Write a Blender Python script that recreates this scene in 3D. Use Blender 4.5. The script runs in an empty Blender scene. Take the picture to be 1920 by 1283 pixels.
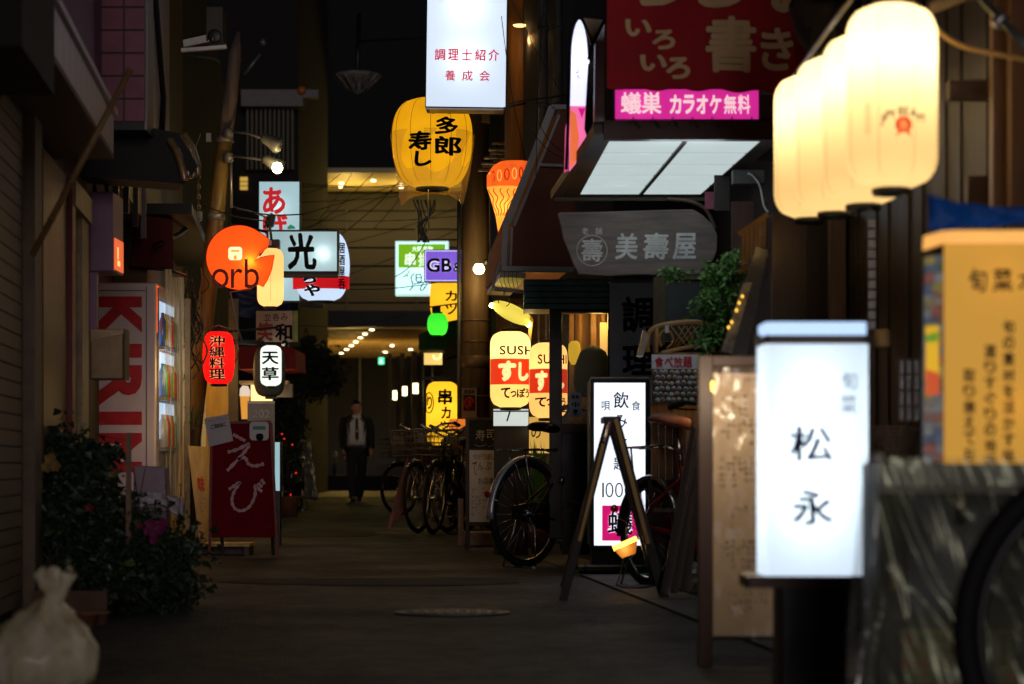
import bpy, bmesh, math, random
from mathutils import Vector, Matrix, noise

SC = bpy.context.scene
COL = SC.collection
R = math.radians
random.seed(7)

# ------------------------------------------------------------------ camera
F = 4533.0      # focal length in photograph pixels (85 mm lens on a 36 mm sensor)
EYE = 0.635     # the camera stands low above the street
CXP, HYP = 960.0, 871.0
cam_data = bpy.data.cameras.new('camera')
cam_data.sensor_width = 36.0
cam_data.lens = F / 1920.0 * 36.0
cam_data.shift_y = (HYP - 641.5) / 1920.0
cam_data.clip_start = 0.1
cam_data.clip_end = 600.0
cam_data.dof.use_dof = True
cam_data.dof.focus_distance = 17.0
cam_data.dof.aperture_fstop = 3.3
cam_data.dof.aperture_blades = 9
cam = bpy.data.objects.new('camera', cam_data)
cam.location = (0, 0, EYE)
cam.rotation_euler = (R(90), 0, 0)
COL.objects.link(cam)
SC.camera = cam

# ------------------------------------------------------------------ night sky
world = bpy.data.worlds.new('World')
SC.world = world
world.use_nodes = True
wn = world.node_tree
bg = wn.nodes['Background']
sky = wn.nodes.new('ShaderNodeTexSky')
sky.sky_type = 'NISHITA'
sky.sun_disc = False
sky.sun_elevation = R(-4.0)
sky.sun_rotation = R(171)
wn.links.new(sky.outputs[0], bg.inputs[0])
bg.inputs[1].default_value = 0.022

# added soft sun standing in for unseen lights behind the camera, down the alley
sun_d = bpy.data.lights.new('night_fill_sun', 'SUN')
sun_d.energy = 0.34
sun_d.angle = R(14)
sun_d.color = (1.0, .87, .86)
sun_o = bpy.data.objects.new('night_fill_sun', sun_d)
sun_o.rotation_euler = (R(84), 0, R(9))
COL.objects.link(sun_o)

SC.view_settings.view_transform = 'Standard'
SC.view_settings.look = 'None'
SC.view_settings.exposure = 0.0
SC.view_settings.gamma = 1.0
SC.view_settings.use_curve_mapping = False
SC.render.engine = 'CYCLES'
SC.cycles.use_denoising = True
SC.cycles.max_bounces = 8
SC.cycles.diffuse_bounces = 3
SC.cycles.glossy_bounces = 3
SC.cycles.transparent_max_bounces = 12
SC.cycles.sample_clamp_indirect = 3.0
SC.cycles.sample_clamp_direct = 40.0
SC.cycles.caustics_reflective = False
SC.cycles.caustics_refractive = False


# ------------------------------------------------------------------ helpers
def P(px, py, D):
    """the point of the place that stands D metres away at this spot of the view"""
    return Vector(((px - CXP) * D / F, D, EYE - (py - HYP) * D / F))


def PX(px, D):
    return (px - CXP) * D / F


def PZ(py, D):
    return EYE - (py - HYP) * D / F


def LW(D):      # left house line of the alley
    return -1.95 - 0.088 * (D - 9)


def RW(D):      # right house line of the alley
    return 1.37 - 0.088 * (D - 6)


ORG = {}


def thing(name, label, cat, loc, group=None, yaw=0.0, roll=0.0):
    o = bpy.data.objects.new(name, None)
    o.empty_display_size = 0.1
    COL.objects.link(o)
    o.location = loc
    o.rotation_euler = (0, roll, yaw)
    o['label'] = label
    o['category'] = cat
    if group:
        o['group'] = group
    ORG[o.name] = Vector(loc)
    return o


def tagit(o, label, cat, group=None):
    o['label'] = label
    o['category'] = cat
    if group:
        o['group'] = group
    return o


class MB:
    def __init__(s):
        s.v = []
        s.f = []
        s.m = []
        s.sm = []

    def add(s, vs, fs, mi=0, smooth=False):
        k = len(s.v)
        s.v += [Vector(p) for p in vs]
        for f in fs:
            s.f.append([i + k for i in f])
            s.m.append(mi)
            s.sm.append(smooth)
        return s

    def bx(s, x0, x1, y0, y1, z0, z1, mi=0):
        if x0 > x1: x0, x1 = x1, x0
        if y0 > y1: y0, y1 = y1, y0
        if z0 > z1: z0, z1 = z1, z0
        vs = [(x0, y0, z0), (x1, y0, z0), (x1, y1, z0), (x0, y1, z0), (x0, y0, z1), (x1, y0, z1), (x1, y1, z1), (x0, y1, z1)]
        return s.add(vs, [(0, 3, 2, 1), (4, 5, 6, 7), (0, 1, 5, 4), (1, 2, 6, 5), (2, 3, 7, 6), (3, 0, 4, 7)], mi)

    def pb(s, x0, y0, x1, y1, D, t, mi=0):
        """box whose front face stands at distance D, t metres deep"""
        return s.bx(PX(x0, D), PX(x1, D), D, D + t, PZ(y1, D), PZ(y0, D), mi)

    def obox(s, c, sx, sy, sz, rot, mi=0):
        c = Vector(c)
        vs = []
        for z in (-.5, .5):
            for x, y in ((-.5, -.5), (.5, -.5), (.5, .5), (-.5, .5)):
                vs.append(c + rot @ Vector((x * sx, y * sy, z * sz)))
        return s.add(vs, [(0, 3, 2, 1), (4, 5, 6, 7), (0, 1, 5, 4), (1, 2, 6, 5), (2, 3, 7, 6), (3, 0, 4, 7)], mi)

    def bar(s, a, b, w, t, up=(0, 0, 1), mi=0):
        a = Vector(a); b = Vector(b)
        d = (b - a)
        L = d.length
        d.normalize()
        u = Vector(up)
        if abs(d.dot(u)) > .98: u = Vector((0, 1, 0))
        x = d.cross(u).normalized()
        z = x.cross(d).normalized()
        rot = Matrix((x, d, z)).transposed()
        return s.obox((a + b) / 2, w, L, t, rot, mi)

    def prism(s, pts, ext, mi=0):
        """pts: 3D outline seen from the front (counter-clockwise), ext: vector of its depth"""
        n = len(pts)
        e = Vector(ext)
        vs = [Vector(p) for p in pts] + [Vector(p) + e for p in pts]
        fs = [tuple(range(n)), tuple(range(2 * n - 1, n - 1, -1))]
        for i in range(n):
            j = (i + 1) % n
            fs.append((j, i, i + n, j + n))
        return s.add(vs, fs, mi)

    def pprism(s, pxs, D, t, mi=0):
        return s.prism([P(x, y, D) for x, y in pxs], (0, t, 0), mi)

    def tube(s, pts, r, n=8, closed=False, mi=0):
        pts = [Vector(p) for p in pts]
        m = len(pts)
        rs = r if isinstance(r, (list, tuple)) else [r] * m
        vs = []
        up = None
        for i in range(m):
            if closed:
                d = pts[(i + 1) % m] - pts[i - 1]
            else:
                d = pts[min(i + 1, m - 1)] - pts[max(i - 1, 0)]
            if d.length < 1e-9: d = Vector((0, 0, 1))
            d.normalize()
            if up is None:
                up = Vector((0, 0, 1)) if abs(d.z) < .9 else Vector((0, 1, 0))
            x = d.cross(up)
            if x.length < 1e-4:
                up = Vector((1, 0, 0)); x = d.cross(up)
            x.normalize()
            up = x.cross(d).normalized()
            for k in range(n):
                a = 2 * math.pi * k / n
                vs.append(pts[i] + (x * math.cos(a) + up * math.sin(a)) * rs[i])
        fs = []
        for i in range(m if closed else m - 1):
            j = (i + 1) % m
            for k in range(n):
                l = (k + 1) % n
                fs.append((i * n + k, i * n + l, j * n + l, j * n + k))
        if not closed:
            fs.append(tuple(range(n - 1, -1, -1)))
            fs.append(tuple((m - 1) * n + k for k in range(n)))
        return s.add(vs, fs, mi, True)

    def lathe(s, c, prof, n=24, mi=0, sx=1.0, sy=1.0, mat=None, caps=True):
        """prof: list of (radius, height) from the bottom up round the vertical through c"""
        c = Vector(c)
        vs = []
        for r, z in prof:
            for k in range(n):
                a = 2 * math.pi * k / n
                q = Vector((r * math.cos(a) * sx, r * math.sin(a) * sy, z))
                if mat: q = mat @ q
                vs.append(c + q)
        fs = []
        for i in range(len(prof) - 1):
            for k in range(n):
                l = (k + 1) % n
                fs.append((i * n + k, i * n + l, (i + 1) * n + l, (i + 1) * n + k))
        if caps and prof[0][0] > 1e-4: fs.append(tuple(range(n - 1, -1, -1)))
        if caps and prof[-1][0] > 1e-4: fs.append(tuple((len(prof) - 1) * n + k for k in range(n)))
        return s.add(vs, fs, mi, True)

    def quad(s, a, b, c, d, mi=0):
        return s.add([a, b, c, d], [(0, 1, 2, 3)], mi)

    def build(s, name, mats, parent=None, bevel=0.0, local=False, loc=None):
        me = bpy.data.meshes.new(name)
        off = Vector((0, 0, 0))
        if parent is not None and not local:
            off = ORG.get(parent.name, Vector((0, 0, 0)))
        elif loc is not None:
            off = Vector(loc)
        me.from_pydata([tuple(p - off) for p in s.v], [], s.f)
        if not isinstance(mats, (list, tuple)): mats = [mats]
        for m in mats: me.materials.append(m)
        if len(s.f) == len(me.polygons):
            me.polygons.foreach_set('material_index', s.m)
            me.polygons.foreach_set('use_smooth', s.sm)
        o = bpy.data.objects.new(name, me)
        COL.objects.link(o)
        if parent is not None:
            o.parent = parent
            ORG[o.name] = ORG.get(parent.name, Vector((0, 0, 0)))
        elif loc is not None:
            o.location = off
            ORG[o.name] = off
        if bevel:
            b = o.modifiers.new('bevel', 'BEVEL')
            b.width = bevel
            b.segments = 2
            b.limit_method = 'ANGLE'
            b.angle_limit = R(40)
            b.harden_normals = False
        return o


def share(o, name, parent=None, offset=(0, 0, 0), rot=None):
    """another piece alike o, sharing its mesh"""
    c = bpy.data.objects.new(name, o.data)
    COL.objects.link(c)
    if parent is not None: c.parent = parent
    c.location = offset
    if rot: c.rotation_euler = rot
    return c


# ------------------------------------------------------------------ materials
MC = {}


def mat(name, col, rough=.6, metal=0.0, var=.3, scale=12.0, bump=.15, col2=None, stretch=None, spec=.4, coat=0.0):
    if name in MC: return MC[name]
    m = bpy.data.materials.new(name)
    m.use_nodes = True
    nt = m.node_tree
    b = nt.nodes['Principled BSDF']
    b.inputs['Roughness'].default_value = rough
    b.inputs['Metallic'].default_value = metal
    b.inputs['Specular IOR Level'].default_value = spec
    b.inputs['Coat Weight'].default_value = coat
    tc = nt.nodes.new('ShaderNodeTexCoord')
    mp = nt.nodes.new('ShaderNodeMapping')
    if stretch: mp.inputs['Scale'].default_value = stretch
    nz = nt.nodes.new('ShaderNodeTexNoise')
    nz.inputs['Scale'].default_value = scale
    nz.inputs['Detail'].default_value = 6
    nz.inputs['Roughness'].default_value = .62
    nt.links.new(tc.outputs['Object'], mp.inputs[0])
    nt.links.new(mp.outputs[0], nz.inputs['Vector'])
    cr = nt.nodes.new('ShaderNodeValToRGB')
    c2 = col2 or tuple(c * (1 - var) for c in col)
    c1 = tuple(min(1, c * (1 + var * .5)) for c in col)
    cr.color_ramp.elements[0].position = .32
    cr.color_ramp.elements[1].position = .68
    cr.color_ramp.elements[0].color = (*c2, 1)
    cr.color_ramp.elements[1].color = (*c1, 1)
    nt.links.new(nz.outputs['Fac'], cr.inputs[0])
    nt.links.new(cr.outputs[0], b.inputs['Base Color'])
    if bump:
        bp = nt.nodes.new('ShaderNodeBump')
        bp.inputs['Strength'].default_value = bump
        bp.inputs['Distance'].default_value = .004
        n2 = nt.nodes.new('ShaderNodeTexNoise')
        n2.inputs['Scale'].default_value = scale * 5
        n2.inputs['Detail'].default_value = 4
        nt.links.new(mp.outputs[0], n2.inputs['Vector'])
        nt.links.new(n2.outputs['Fac'], bp.inputs['Height'])
        nt.links.new(bp.outputs[0], b.inputs['Normal'])
        mr = nt.nodes.new('ShaderNodeMapRange')
        mr.inputs['To Min'].default_value = max(.02, rough - .12)
        mr.inputs['To Max'].default_value = min(1, rough + .15)
        nt.links.new(nz.outputs['Fac'], mr.inputs[0])
        nt.links.new(mr.outputs[0], b.inputs['Roughness'])
    MC[name] = m
    return m


def paper(name, em, strength, tr=None, tr_w=.75, var=.12, scale=6.0, stretch=None):
    """lit paper or acrylic: it glows from the lamp behind it and also passes that lamp's own light"""
    if name in MC: return MC[name]
    m = bpy.data.materials.new(name)
    m.use_nodes = True
    nt = m.node_tree
    nt.nodes.remove(nt.nodes['Principled BSDF'])
    out = nt.nodes['Material Output']
    tc = nt.nodes.new('ShaderNodeTexCoord')
    mp = nt.nodes.new('ShaderNodeMapping')
    if stretch: mp.inputs['Scale'].default_value = stretch
    nz = nt.nodes.new('ShaderNodeTexNoise')
    nz.inputs['Scale'].default_value = scale
    nz.inputs['Detail'].default_value = 5
    nt.links.new(tc.outputs['Object'], mp.inputs[0])
    nt.links.new(mp.outputs[0], nz.inputs['Vector'])
    mr = nt.nodes.new('ShaderNodeMapRange')
    mr.inputs['To Min'].default_value = strength * (1 - var * 2)
    mr.inputs['To Max'].default_value = strength * (1 + var * 2)
    nt.links.new(nz.outputs['Fac'], mr.inputs[0])
    e = nt.nodes.new('ShaderNodeEmission')
    e.inputs[0].default_value = (*em, 1)
    nt.links.new(mr.outputs[0], e.inputs[1])
    t = nt.nodes.new('ShaderNodeBsdfTranslucent')
    tcol = tr or em
    t.inputs[0].default_value = (*[c * tr_w for c in tcol], 1)
    d = nt.nodes.new('ShaderNodeBsdfPrincipled')
    d.inputs['Base Color'].default_value = (*[c * .5 for c in tcol], 1)
    d.inputs['Roughness'].default_value = .5
    mx = nt.nodes.new('ShaderNodeMixShader')
    mx.inputs[0].default_value = .25
    nt.links.new(t.outputs[0], mx.inputs[1])
    nt.links.new(d.outputs[0], mx.inputs[2])
    a = nt.nodes.new('ShaderNodeAddShader')
    nt.links.new(e.outputs[0], a.inputs[0])
    nt.links.new(mx.outputs[0], a.inputs[1])
    nt.links.new(a.outputs[0], out.inputs[0])
    MC[name] = m
    return m


def glow(name, col, s):
    if name in MC: return MC[name]
    m = bpy.data.materials.new(name)
    m.use_nodes = True
    b = m.node_tree.nodes['Principled BSDF']
    b.inputs['Base Color'].default_value = (*[c * .8 for c in col], 1)
    b.inputs['Emission Color'].default_value = (*col, 1)
    b.inputs['Emission Strength'].default_value = s
    MC[name] = m
    return m


def clear(name, col=(.9, .95, 1), rough=.12, alpha=.22, bump=.6, scale=7.0, stretch=None, metal=0.0):
    """thin crinkled vinyl"""
    if name in MC: return MC[name]
    m = bpy.data.materials.new(name)
    m.use_nodes = True
    nt = m.node_tree
    out = nt.nodes['Material Output']
    b = nt.nodes['Principled BSDF']
    b.inputs['Base Color'].default_value = (*col, 1)
    b.inputs['Roughness'].default_value = rough
    b.inputs['Specular IOR Level'].default_value = .8
    b.inputs['Metallic'].default_value = metal
    tr = nt.nodes.new('ShaderNodeBsdfTransparent')
    mx = nt.nodes.new('ShaderNodeMixShader')
    mx.inputs[0].default_value = alpha
    nt.links.new(tr.outputs[0], mx.inputs[1])
    nt.links.new(b.outputs[0], mx.inputs[2])
    nt.links.new(mx.outputs[0], out.inputs[0])
    if bump:
        tc = nt.nodes.new('ShaderNodeTexCoord')
        mp = nt.nodes.new('ShaderNodeMapping')
        if stretch: mp.inputs['Scale'].default_value = stretch
        nz = nt.nodes.new('ShaderNodeTexNoise')
        nz.inputs['Scale'].default_value = scale
        nz.inputs['Detail'].default_value = 3
        nz.inputs['Distortion'].default_value = 1.2
        bp = nt.nodes.new('ShaderNodeBump')
        bp.inputs['Strength'].default_value = bump
        bp.inputs['Distance'].default_value = .03
        nt.links.new(tc.outputs['Object'], mp.inputs[0])
        nt.links.new(mp.outputs[0], nz.inputs['Vector'])
        nt.links.new(nz.outputs['Fac'], bp.inputs['Height'])
        nt.links.new(bp.outputs[0], b.inputs['Normal'])
    MC[name] = m
    return m


def plight(parent, loc, power, col=(1, .7, .35), size=.02, name='bulb_light'):
    l = bpy.data.lights.new(name, 'POINT')
    l.energy = power
    l.color = col
    l.shadow_soft_size = size
    o = bpy.data.objects.new(name, l)
    COL.objects.link(o)
    o.location = Vector(loc) - ORG.get(parent.name, Vector((0, 0, 0)))
    o.parent = parent
    return o


ASPH = None
K = dict
black = mat('black_metal', (.012, .012, .013), .42, .2, spec=.5)
dark = mat('dark_paint', (.02, .018, .018), .55)
ink = mat('ink', (.006, .006, .008), .7, bump=0, spec=.1)
inkred = mat('red_ink', (.62, .015, .03), .6, bump=0, spec=.2)
steel = mat('steel', (.42, .43, .45), .32, .9, bump=.05)
chrome = mat('chrome', (.6, .6, .62), .18, 1.0, bump=0)
greymetal = mat('grey_metal', (.2, .2, .21), .45, .5)
alu = mat('aluminium', (.5, .5, .5), .4, .8)
white_p = mat('white_paint', (.62, .6, .6), .5, var=.15)
cream = mat('cream_paint', (.6, .5, .38), .55)
wood = mat('wood', (.16, .075, .032), .55, stretch=(1, 1, .08), scale=40, var=.5)
woodv = mat('weathered_wood', (.11, .085, .065), .7, stretch=(.08, 1, 1), scale=40, var=.5)
woodd = mat('dark_wood', (.045, .022, .014), .5, stretch=(1, 1, .08), scale=40, var=.5)
woodl = mat('pale_wood', (.42, .27, .12), .5, stretch=(1, 1, .08), scale=40, var=.4)
rubber = mat('rubber', (.012, .012, .012), .75, scale=60)
redp = mat('red_paint', (.3, .01, .012), .3, coat=.4)

# ------------------------------------------------------------------ lettering
GC = {}


def glyph(ch, bold=0.0):
    k = (ch, bold)
    if k in GC: return GC[k]
    cu = bpy.data.curves.new('g', 'FONT')
    cu.body = ch
    cu.size = 1
    cu.offset = bold
    cu.resolution_u = 3
    ob = bpy.data.objects.new('g', cu)
    me = ob.to_mesh()
    vs = [v.co.copy() for v in me.vertices]
    fs = [tuple(p.vertices) for p in me.polygons]
    ob.to_mesh_clear()
    bpy.data.objects.remove(ob)
    bpy.data.curves.remove(cu)
    if not vs:
        vs = [Vector((0, 0, 0)), Vector((.3, 0, 0)), Vector((.3, .01, 0))]; fs = [(0, 1, 2)]
    x0 = min(v.x for v in vs); x1 = max(v.x for v in vs)
    y0 = min(v.y for v in vs); y1 = max(v.y for v in vs)
    GC[k] = (vs, fs, x0, x1, y0, y1)
    return GC[k]


def colm(s, x0, y0, x1, y1, gap=.1, jit=0):
    n = len(s)
    h = (y1 - y0) / n
    out = []
    for i, c in enumerate(s):
        dx = random.uniform(-jit, jit)
        out.append((c, x0 + dx, y0 + h * (i + gap / 2), x1 + dx, y0 + h * (i + 1 - gap / 2)))
    return out


def roww(s, x0, y0, x1, y1, gap=.1):
    n = len(s)
    w = (x1 - x0) / n
    return [(c, x0 + w * (i + gap / 2), y0, x0 + w * (i + 1 - gap / 2), y1) for i, c in enumerate(s) if c != ' ']


def word(s, x0, y0, x1, y1, bold=0.0, sp=.06):
    """latin word on a common baseline"""
    cur = 0
    cells = []
    lo = 9; hi = -9
    for c in s:
        if c == ' ':
            cur += .3
            continue
        vs, fs, a, b, e, g = glyph(c, bold)
        cells.append((c, cur, cur + b - a, e, g))
        lo = min(lo, e); hi = max(hi, g)
        cur += b - a + sp
    cur -= sp
    k = (x1 - x0) / cur
    q = (y1 - y0) / (hi - lo)
    return [(c, x0 + a * k, y1 - (g - lo) * q, x0 + b * k, y1 - (e - lo) * q) for c, a, b, e, g in cells]


def letters(parent, cells, D, m, name='lettering', bold=.012, brush=0.0, shear=0.0, rot=0.0, surf=None, lift=.003, wfn=None, mirror=False):
    """one mesh of flat print. surf(x, z) gives the depth of a curved face"""
    bm = bmesh.new()
    lay = {}
    cx = sum((c[1] + c[3]) / 2 for c in cells) / len(cells)
    cy = sum((c[2] + c[4]) / 2 for c in cells) / len(cells)
    ca, sa = math.cos(R(rot)), math.sin(R(rot))
    for (ch, x0, y0, x1, y1) in cells:
        base = min(bold, 0.0)
        ex = max(0, bold - base)
        vs, fs, a, b, e, g = glyph(ch, base)
        a, b, e, g = a - ex, b + ex, e - ex, g + ex
        w = max(b - a, .001); h = max(g - e, .001)
        nd = 0 if ex < .003 else (6 if ex < .05 else 12)
        # a heavier brush: the same strokes laid again a hair aside
        shifts = [(0, 0)] + [(ex * math.cos(2 * math.pi * q / nd), ex * math.sin(2 * math.pi * q / nd)) for q in range(nd)]
        if nd == 12: shifts += [(ex * .5 * math.cos(q * 1.05), ex * .5 * math.sin(q * 1.05)) for q in range(6)]
        for si, (shx, shy) in enumerate(shifts):
          nv = []
          for v in vs:
            u = (v.x + shx - a) / w
            t = (v.y + shy - e) / h
            if mirror: u = 1 - u
            if brush:
                q = noise.noise_vector(Vector((v.x * 3 + x0, v.y * 3 + y0, 0)))
                u += q.x * brush * .5
                t += q.y * brush * .5
            px = x0 + u * (x1 - x0) + shear * (t - .5) * (y1 - y0)
            py = y1 - t * (y1 - y0)
            px, py = cx + (px - cx) * ca - (py - cy) * sa, cy + (px - cx) * sa + (py - cy) * ca
            p = wfn(px, py) if wfn else P(px, py, D)
            bv = bm.verts.new(p)
            lay[bv] = si * .00012
            nv.append(bv)
          for f in fs:
            try:
                bm.faces.new([nv[i] for i in f])
            except ValueError:
                pass
    if surf is not None:
        xs = [v.co.x for v in bm.verts]; zs = [v.co.z for v in bm.verts]
        for axis, lo, hi in ((0, min(xs), max(xs)), (2, min(zs), max(zs))):
            n = 12
            for i in range(1, n):
                co = [0, 0, 0]; co[axis] = lo + (hi - lo) * i / n
                no = [0, 0, 0]; no[axis] = 1
                bmesh.ops.bisect_plane(bm, geom=bm.verts[:] + bm.edges[:] + bm.faces[:], plane_co=co, plane_no=no)
        for v in bm.verts:
            v.co.y = surf(v.co.x, v.co.z) - lift - lay.get(v, 0)
    elif not wfn:
        for v in bm.verts: v.co.y = D - lift - lay.get(v, 0)
    else:
        for v in bm.verts: v.co.y -= lay.get(v, 0)
    off = ORG.get(parent.name, Vector((0, 0, 0)))
    for v in bm.verts: v.co -= off
    me = bpy.data.meshes.new(name)
    bm.to_mesh(me)
    bm.free()
    me.materials.append(m)
    o = bpy.data.objects.new(name, me)
    COL.objects.link(o)
    o.parent = parent
    ORG[o.name] = off
    return o


def scrib(parent, x0, y0, x1, y1, D, m, cols=6, rows=12, vertical=True, fill=.7, lift=.003, name='small_print', wfn=None):
    """small handwriting too fine to read: short strokes in columns or lines"""
    mb = MB()
    W = (x1 - x0) / cols
    Hh = (y1 - y0) / rows
    for i in range(cols):
        last = random.randint(int(rows * .6), rows) if vertical else rows
        for j in range(rows):
            if random.random() > fill or j >= last: continue
            cx = x0 + W * (i + .5); cy = y0 + Hh * (j + .5)
            for k in range(random.randint(3, 5)):
                horiz = random.random() < .55
                a = random.uniform(-.32, .32) * W * .9; b = random.uniform(-.4, .4) * Hh * .8
                l = random.uniform(.3, .62)
                w = .09
                sz = min(W, Hh)
                if horiz:
                    q = [(cx + a - l * sz / 2, cy + b - w * sz / 2), (cx + a + l * sz / 2, cy + b - w * sz / 2 - .03 * sz), (cx + a + l * sz / 2, cy + b + w * sz / 2), (cx + a - l * sz / 2, cy + b + w * sz / 2)]
                else:
                    q = [(cx + a - w * sz / 2, cy + b - l * sz / 2), (cx + a + w * sz / 2, cy + b - l * sz / 2), (cx + a + w * sz / 2 - .05 * sz, cy + b + l * sz / 2), (cx + a - w * sz / 2, cy + b + l * sz / 2)]
                if wfn:
                    mb.quad(*[wfn(u, v) for u, v in reversed(q)])
                else:
                    mb.quad(*[P(u, v, D) - Vector((0, lift, 0)) for u, v in reversed(q)])
    return mb.build(name, m, parent)


def lerp4(c00, c10, c11, c01, x0, y0, x1, y1):
    """maps view coordinates of a rectangle onto a quad in space"""
    def f(px, py):
        u = (px - x0) / (x1 - x0); v = (py - y0) / (y1 - y0)
        a = c00.lerp(c10, u); b = c01.lerp(c11, u)
        return a.lerp(b, v)
    return f

# ------------------------------------------------------------------ builders
def lightbox(name, label, x0, y0, x1, y1, D, t, face, frame, fw=5, cat='sign', group=None, yaw=0, hots=(), inset=.004, roll=0):
    """a shallow case with a lit acrylic face; fw: frame width in view pixels"""
    cx = (x0 + x1) / 2
    root = thing(name, label, cat, Vector((PX(cx, D), D, PZ(y1, D))), group, yaw, roll)
    X0, X1, Z0, Z1 = PX(x0, D), PX(x1, D), PZ(y1, D), PZ(y0, D)
    w = fw * D / F
    mb = MB()
    mb.bx(X0, X0 + w, D, D + t, Z0, Z1)
    mb.bx(X1 - w, X1, D, D + t, Z0, Z1)
    mb.bx(X0 + w, X1 - w, D, D + t, Z1 - w, Z1)
    mb.bx(X0 + w, X1 - w, D, D + t, Z0, Z0 + w)
    mb.bx(X0 + w, X1 - w, D + t - .01, D + t, Z0 + w, Z1 - w)
    mb.build('case', frame, root, bevel=.004)
    mb = MB()
    mb.quad((X0 + w, D + inset, Z0 + w), (X1 - w, D + inset, Z0 + w), (X1 - w, D + inset, Z1 - w), (X0 + w, D + inset, Z1 - w))
    mb.build('lit_panel', face, root)
    for hx, hy, p, c in hots:
        plight(root, (PX(hx, D), D + t * .6, PZ(hy, D)), p * .35, c, .03, 'tube_light')
    return root


def lprof(kind, r, h, capr):
    """lantern outline from the bottom up, radius and height"""
    pr = []
    n = 26
    for i in range(n + 1):
        t = i / n
        if kind == 'tall':       # cylinder with rounded shoulders
            e = .17
            if t < e: q = math.sqrt(max(0, 1 - ((e - t) / e) ** 2))
            elif t > 1 - e: q = math.sqrt(max(0, 1 - ((t - 1 + e) / e) ** 2))
            else: q = 1
            rr = capr + (r - capr) * q
        elif kind == 'egg':      # fullest above the middle
            u = abs(t - .58) / (.58 if t < .58 else .42)
            rr = capr + (r - capr) * math.sqrt(max(0, 1 - u ** 2.4))
        elif kind == 'round':
            u = abs(t - .5) * 2
            rr = capr + (r - capr) * math.sqrt(max(0, 1 - u ** 2.1))
        else:                    # barrel
            u = abs(t - .5) * 2
            rr = capr + (r - capr) * math.sqrt(max(0, 1 - u ** 3))
        pr.append((rr, t * h))
    return pr


def lantern(name, label, x0, y0, x1, y1, D, face, kind='tall', group=None, power=1.5, lcol=(1, .8, .5), capf=.45, cap=True,
            nseg=32, rib=.012, hang=.1, plug=False, capmat=None, lampy=.35, cat='lantern', sy=1.0):
    cx = (x0 + x1) / 2
    X = PX(cx, D)
    r = (x1 - x0) / 2 * D / F
    h = (y1 - y0) * D / F
    zb = PZ(y1, D)
    root = thing(name, label, cat, Vector((X, D, zb)), group)
    prof = lprof(kind, r, h, r * capf)
    # bamboo hoops: the paper puffs a little between them
    fine = []
    nr = int(max(14, h / .018))
    for i in range(nr * 2 + 1):
        t = i / (nr * 2)
        k = t * (len(prof) - 1)
        j = min(int(k), len(prof) - 2)
        rr = prof[j][0] + (prof[j + 1][0] - prof[j][0]) * (k - j)
        fine.append((rr * (1 - (rib if i % 2 == 0 else 0)), t * h))
    mb = MB()
    mb.lathe((X, D, zb), fine, nseg, sy=sy)
    mb.f = [f for f in mb.f if len(f) == 4]; mb.m = mb.m[:len(mb.f)]; mb.sm = mb.sm[:len(mb.f)]
    mb.build('paper_shade', face, root)
    cm = capmat or black
    cr = r * capf
    if cap:
        mb = MB()
        mb.lathe((X, D, zb - .02), [(cr * .72, .02), (cr * .7, 0), (cr * .98, 0), (cr * 1.04, .005), (cr * 1.04, .019), (cr * .72, .022)], 20, sy=sy, caps=False)
        if plug: mb.lathe((X, D, zb - .006), [(cr * .74, 0), (0, .001)], 20, sy=sy)
        mb.build('bottom_ring', cm, root)
        mb = MB()
        mb.lathe((X, D, zb + h - .004), [(cr * .8, 0), (cr * 1.04, 0), (cr * 1.06, .018), (cr * .85, .024), (cr * .8, .001)], 20, sy=sy, caps=False)
        mb.build('top_ring', cm, root)
    if hang:
        mb = MB()
        mb.tube([(X - cr * .8, D, zb + h + .01), (X - cr * .3, D, zb + h + .035), (X, D, zb + h + .05), (X + cr * .3, D, zb + h + .035), (X + cr * .8, D, zb + h + .01)], .0022, 6)
        mb.tube([(X, D, zb + h + .05), (X, D, zb + h + .05 + hang)], .002, 6)
        mb.build('hanger', cm, root)
    if power:
        plight(root, (X, D, zb + h * (1 - lampy)), power, lcol, .03)

    def surf(x, z):
        t = min(.999, max(0, (z - zb) / h)) * (len(prof) - 1)
        j = int(t)
        rr = prof[j][0] + (prof[j + 1][0] - prof[j][0]) * (t - j)
        dx = min(abs(x - X), rr * .985)
        return D - math.sqrt(rr * rr - dx * dx) * sy
    root['_'] = 0
    del root['_']
    return root, surf


def band(root, surf, x0, x1, y0, y1, D, m, name='colour_band', lift=.0015):
    """a printed band that follows the round of a lantern"""
    nx, nz = 28, 10
    vs = []
    xa, xb = PX(x0, D), PX(x1, D)
    for j in range(nz + 1):
        z = PZ(y1, D) + (PZ(y0, D) - PZ(y1, D)) * j / nz
        for i in range(nx + 1):
            a = math.pi * (i / nx - .5)
            x = (xa + xb) / 2 + math.sin(a) * (xb - xa) / 2
            vs.append((x, surf(x, z) - lift, z))
    fs = [(j * (nx + 1) + i, j * (nx + 1) + i + 1, (j + 1) * (nx + 1) + i + 1, (j + 1) * (nx + 1) + i) for j in range(nz) for i in range(nx)]
    return MB().add(vs, fs, 0, True).build(name, m, root)


def leaf_mesh(pts, size, seed=0, flat=.3, droop=.3):
    rnd = random.Random(seed)
    mb = MB()
    for p in pts:
        p = Vector(p)
        d = Vector((rnd.uniform(-1, 1), rnd.uniform(-1, 1), rnd.uniform(-.5, 1))).normalized()
        s = size * rnd.uniform(.45, 1.6)
        side = d.cross(Vector((rnd.uniform(-1, 1), rnd.uniform(-1, 1), rnd.uniform(-1, 1)))).normalized() * s * .28
        tip = p + d * s - Vector((0, 0, s * droop))
        mid = p + d * s * .5
        up = side.cross(d).normalized() * s * .06
        mb.add([p, mid + side + up, tip, mid - side + up, mid], [(0, 1, 4), (1, 2, 4), (2, 3, 4), (3, 0, 4)])
    return mb


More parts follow.
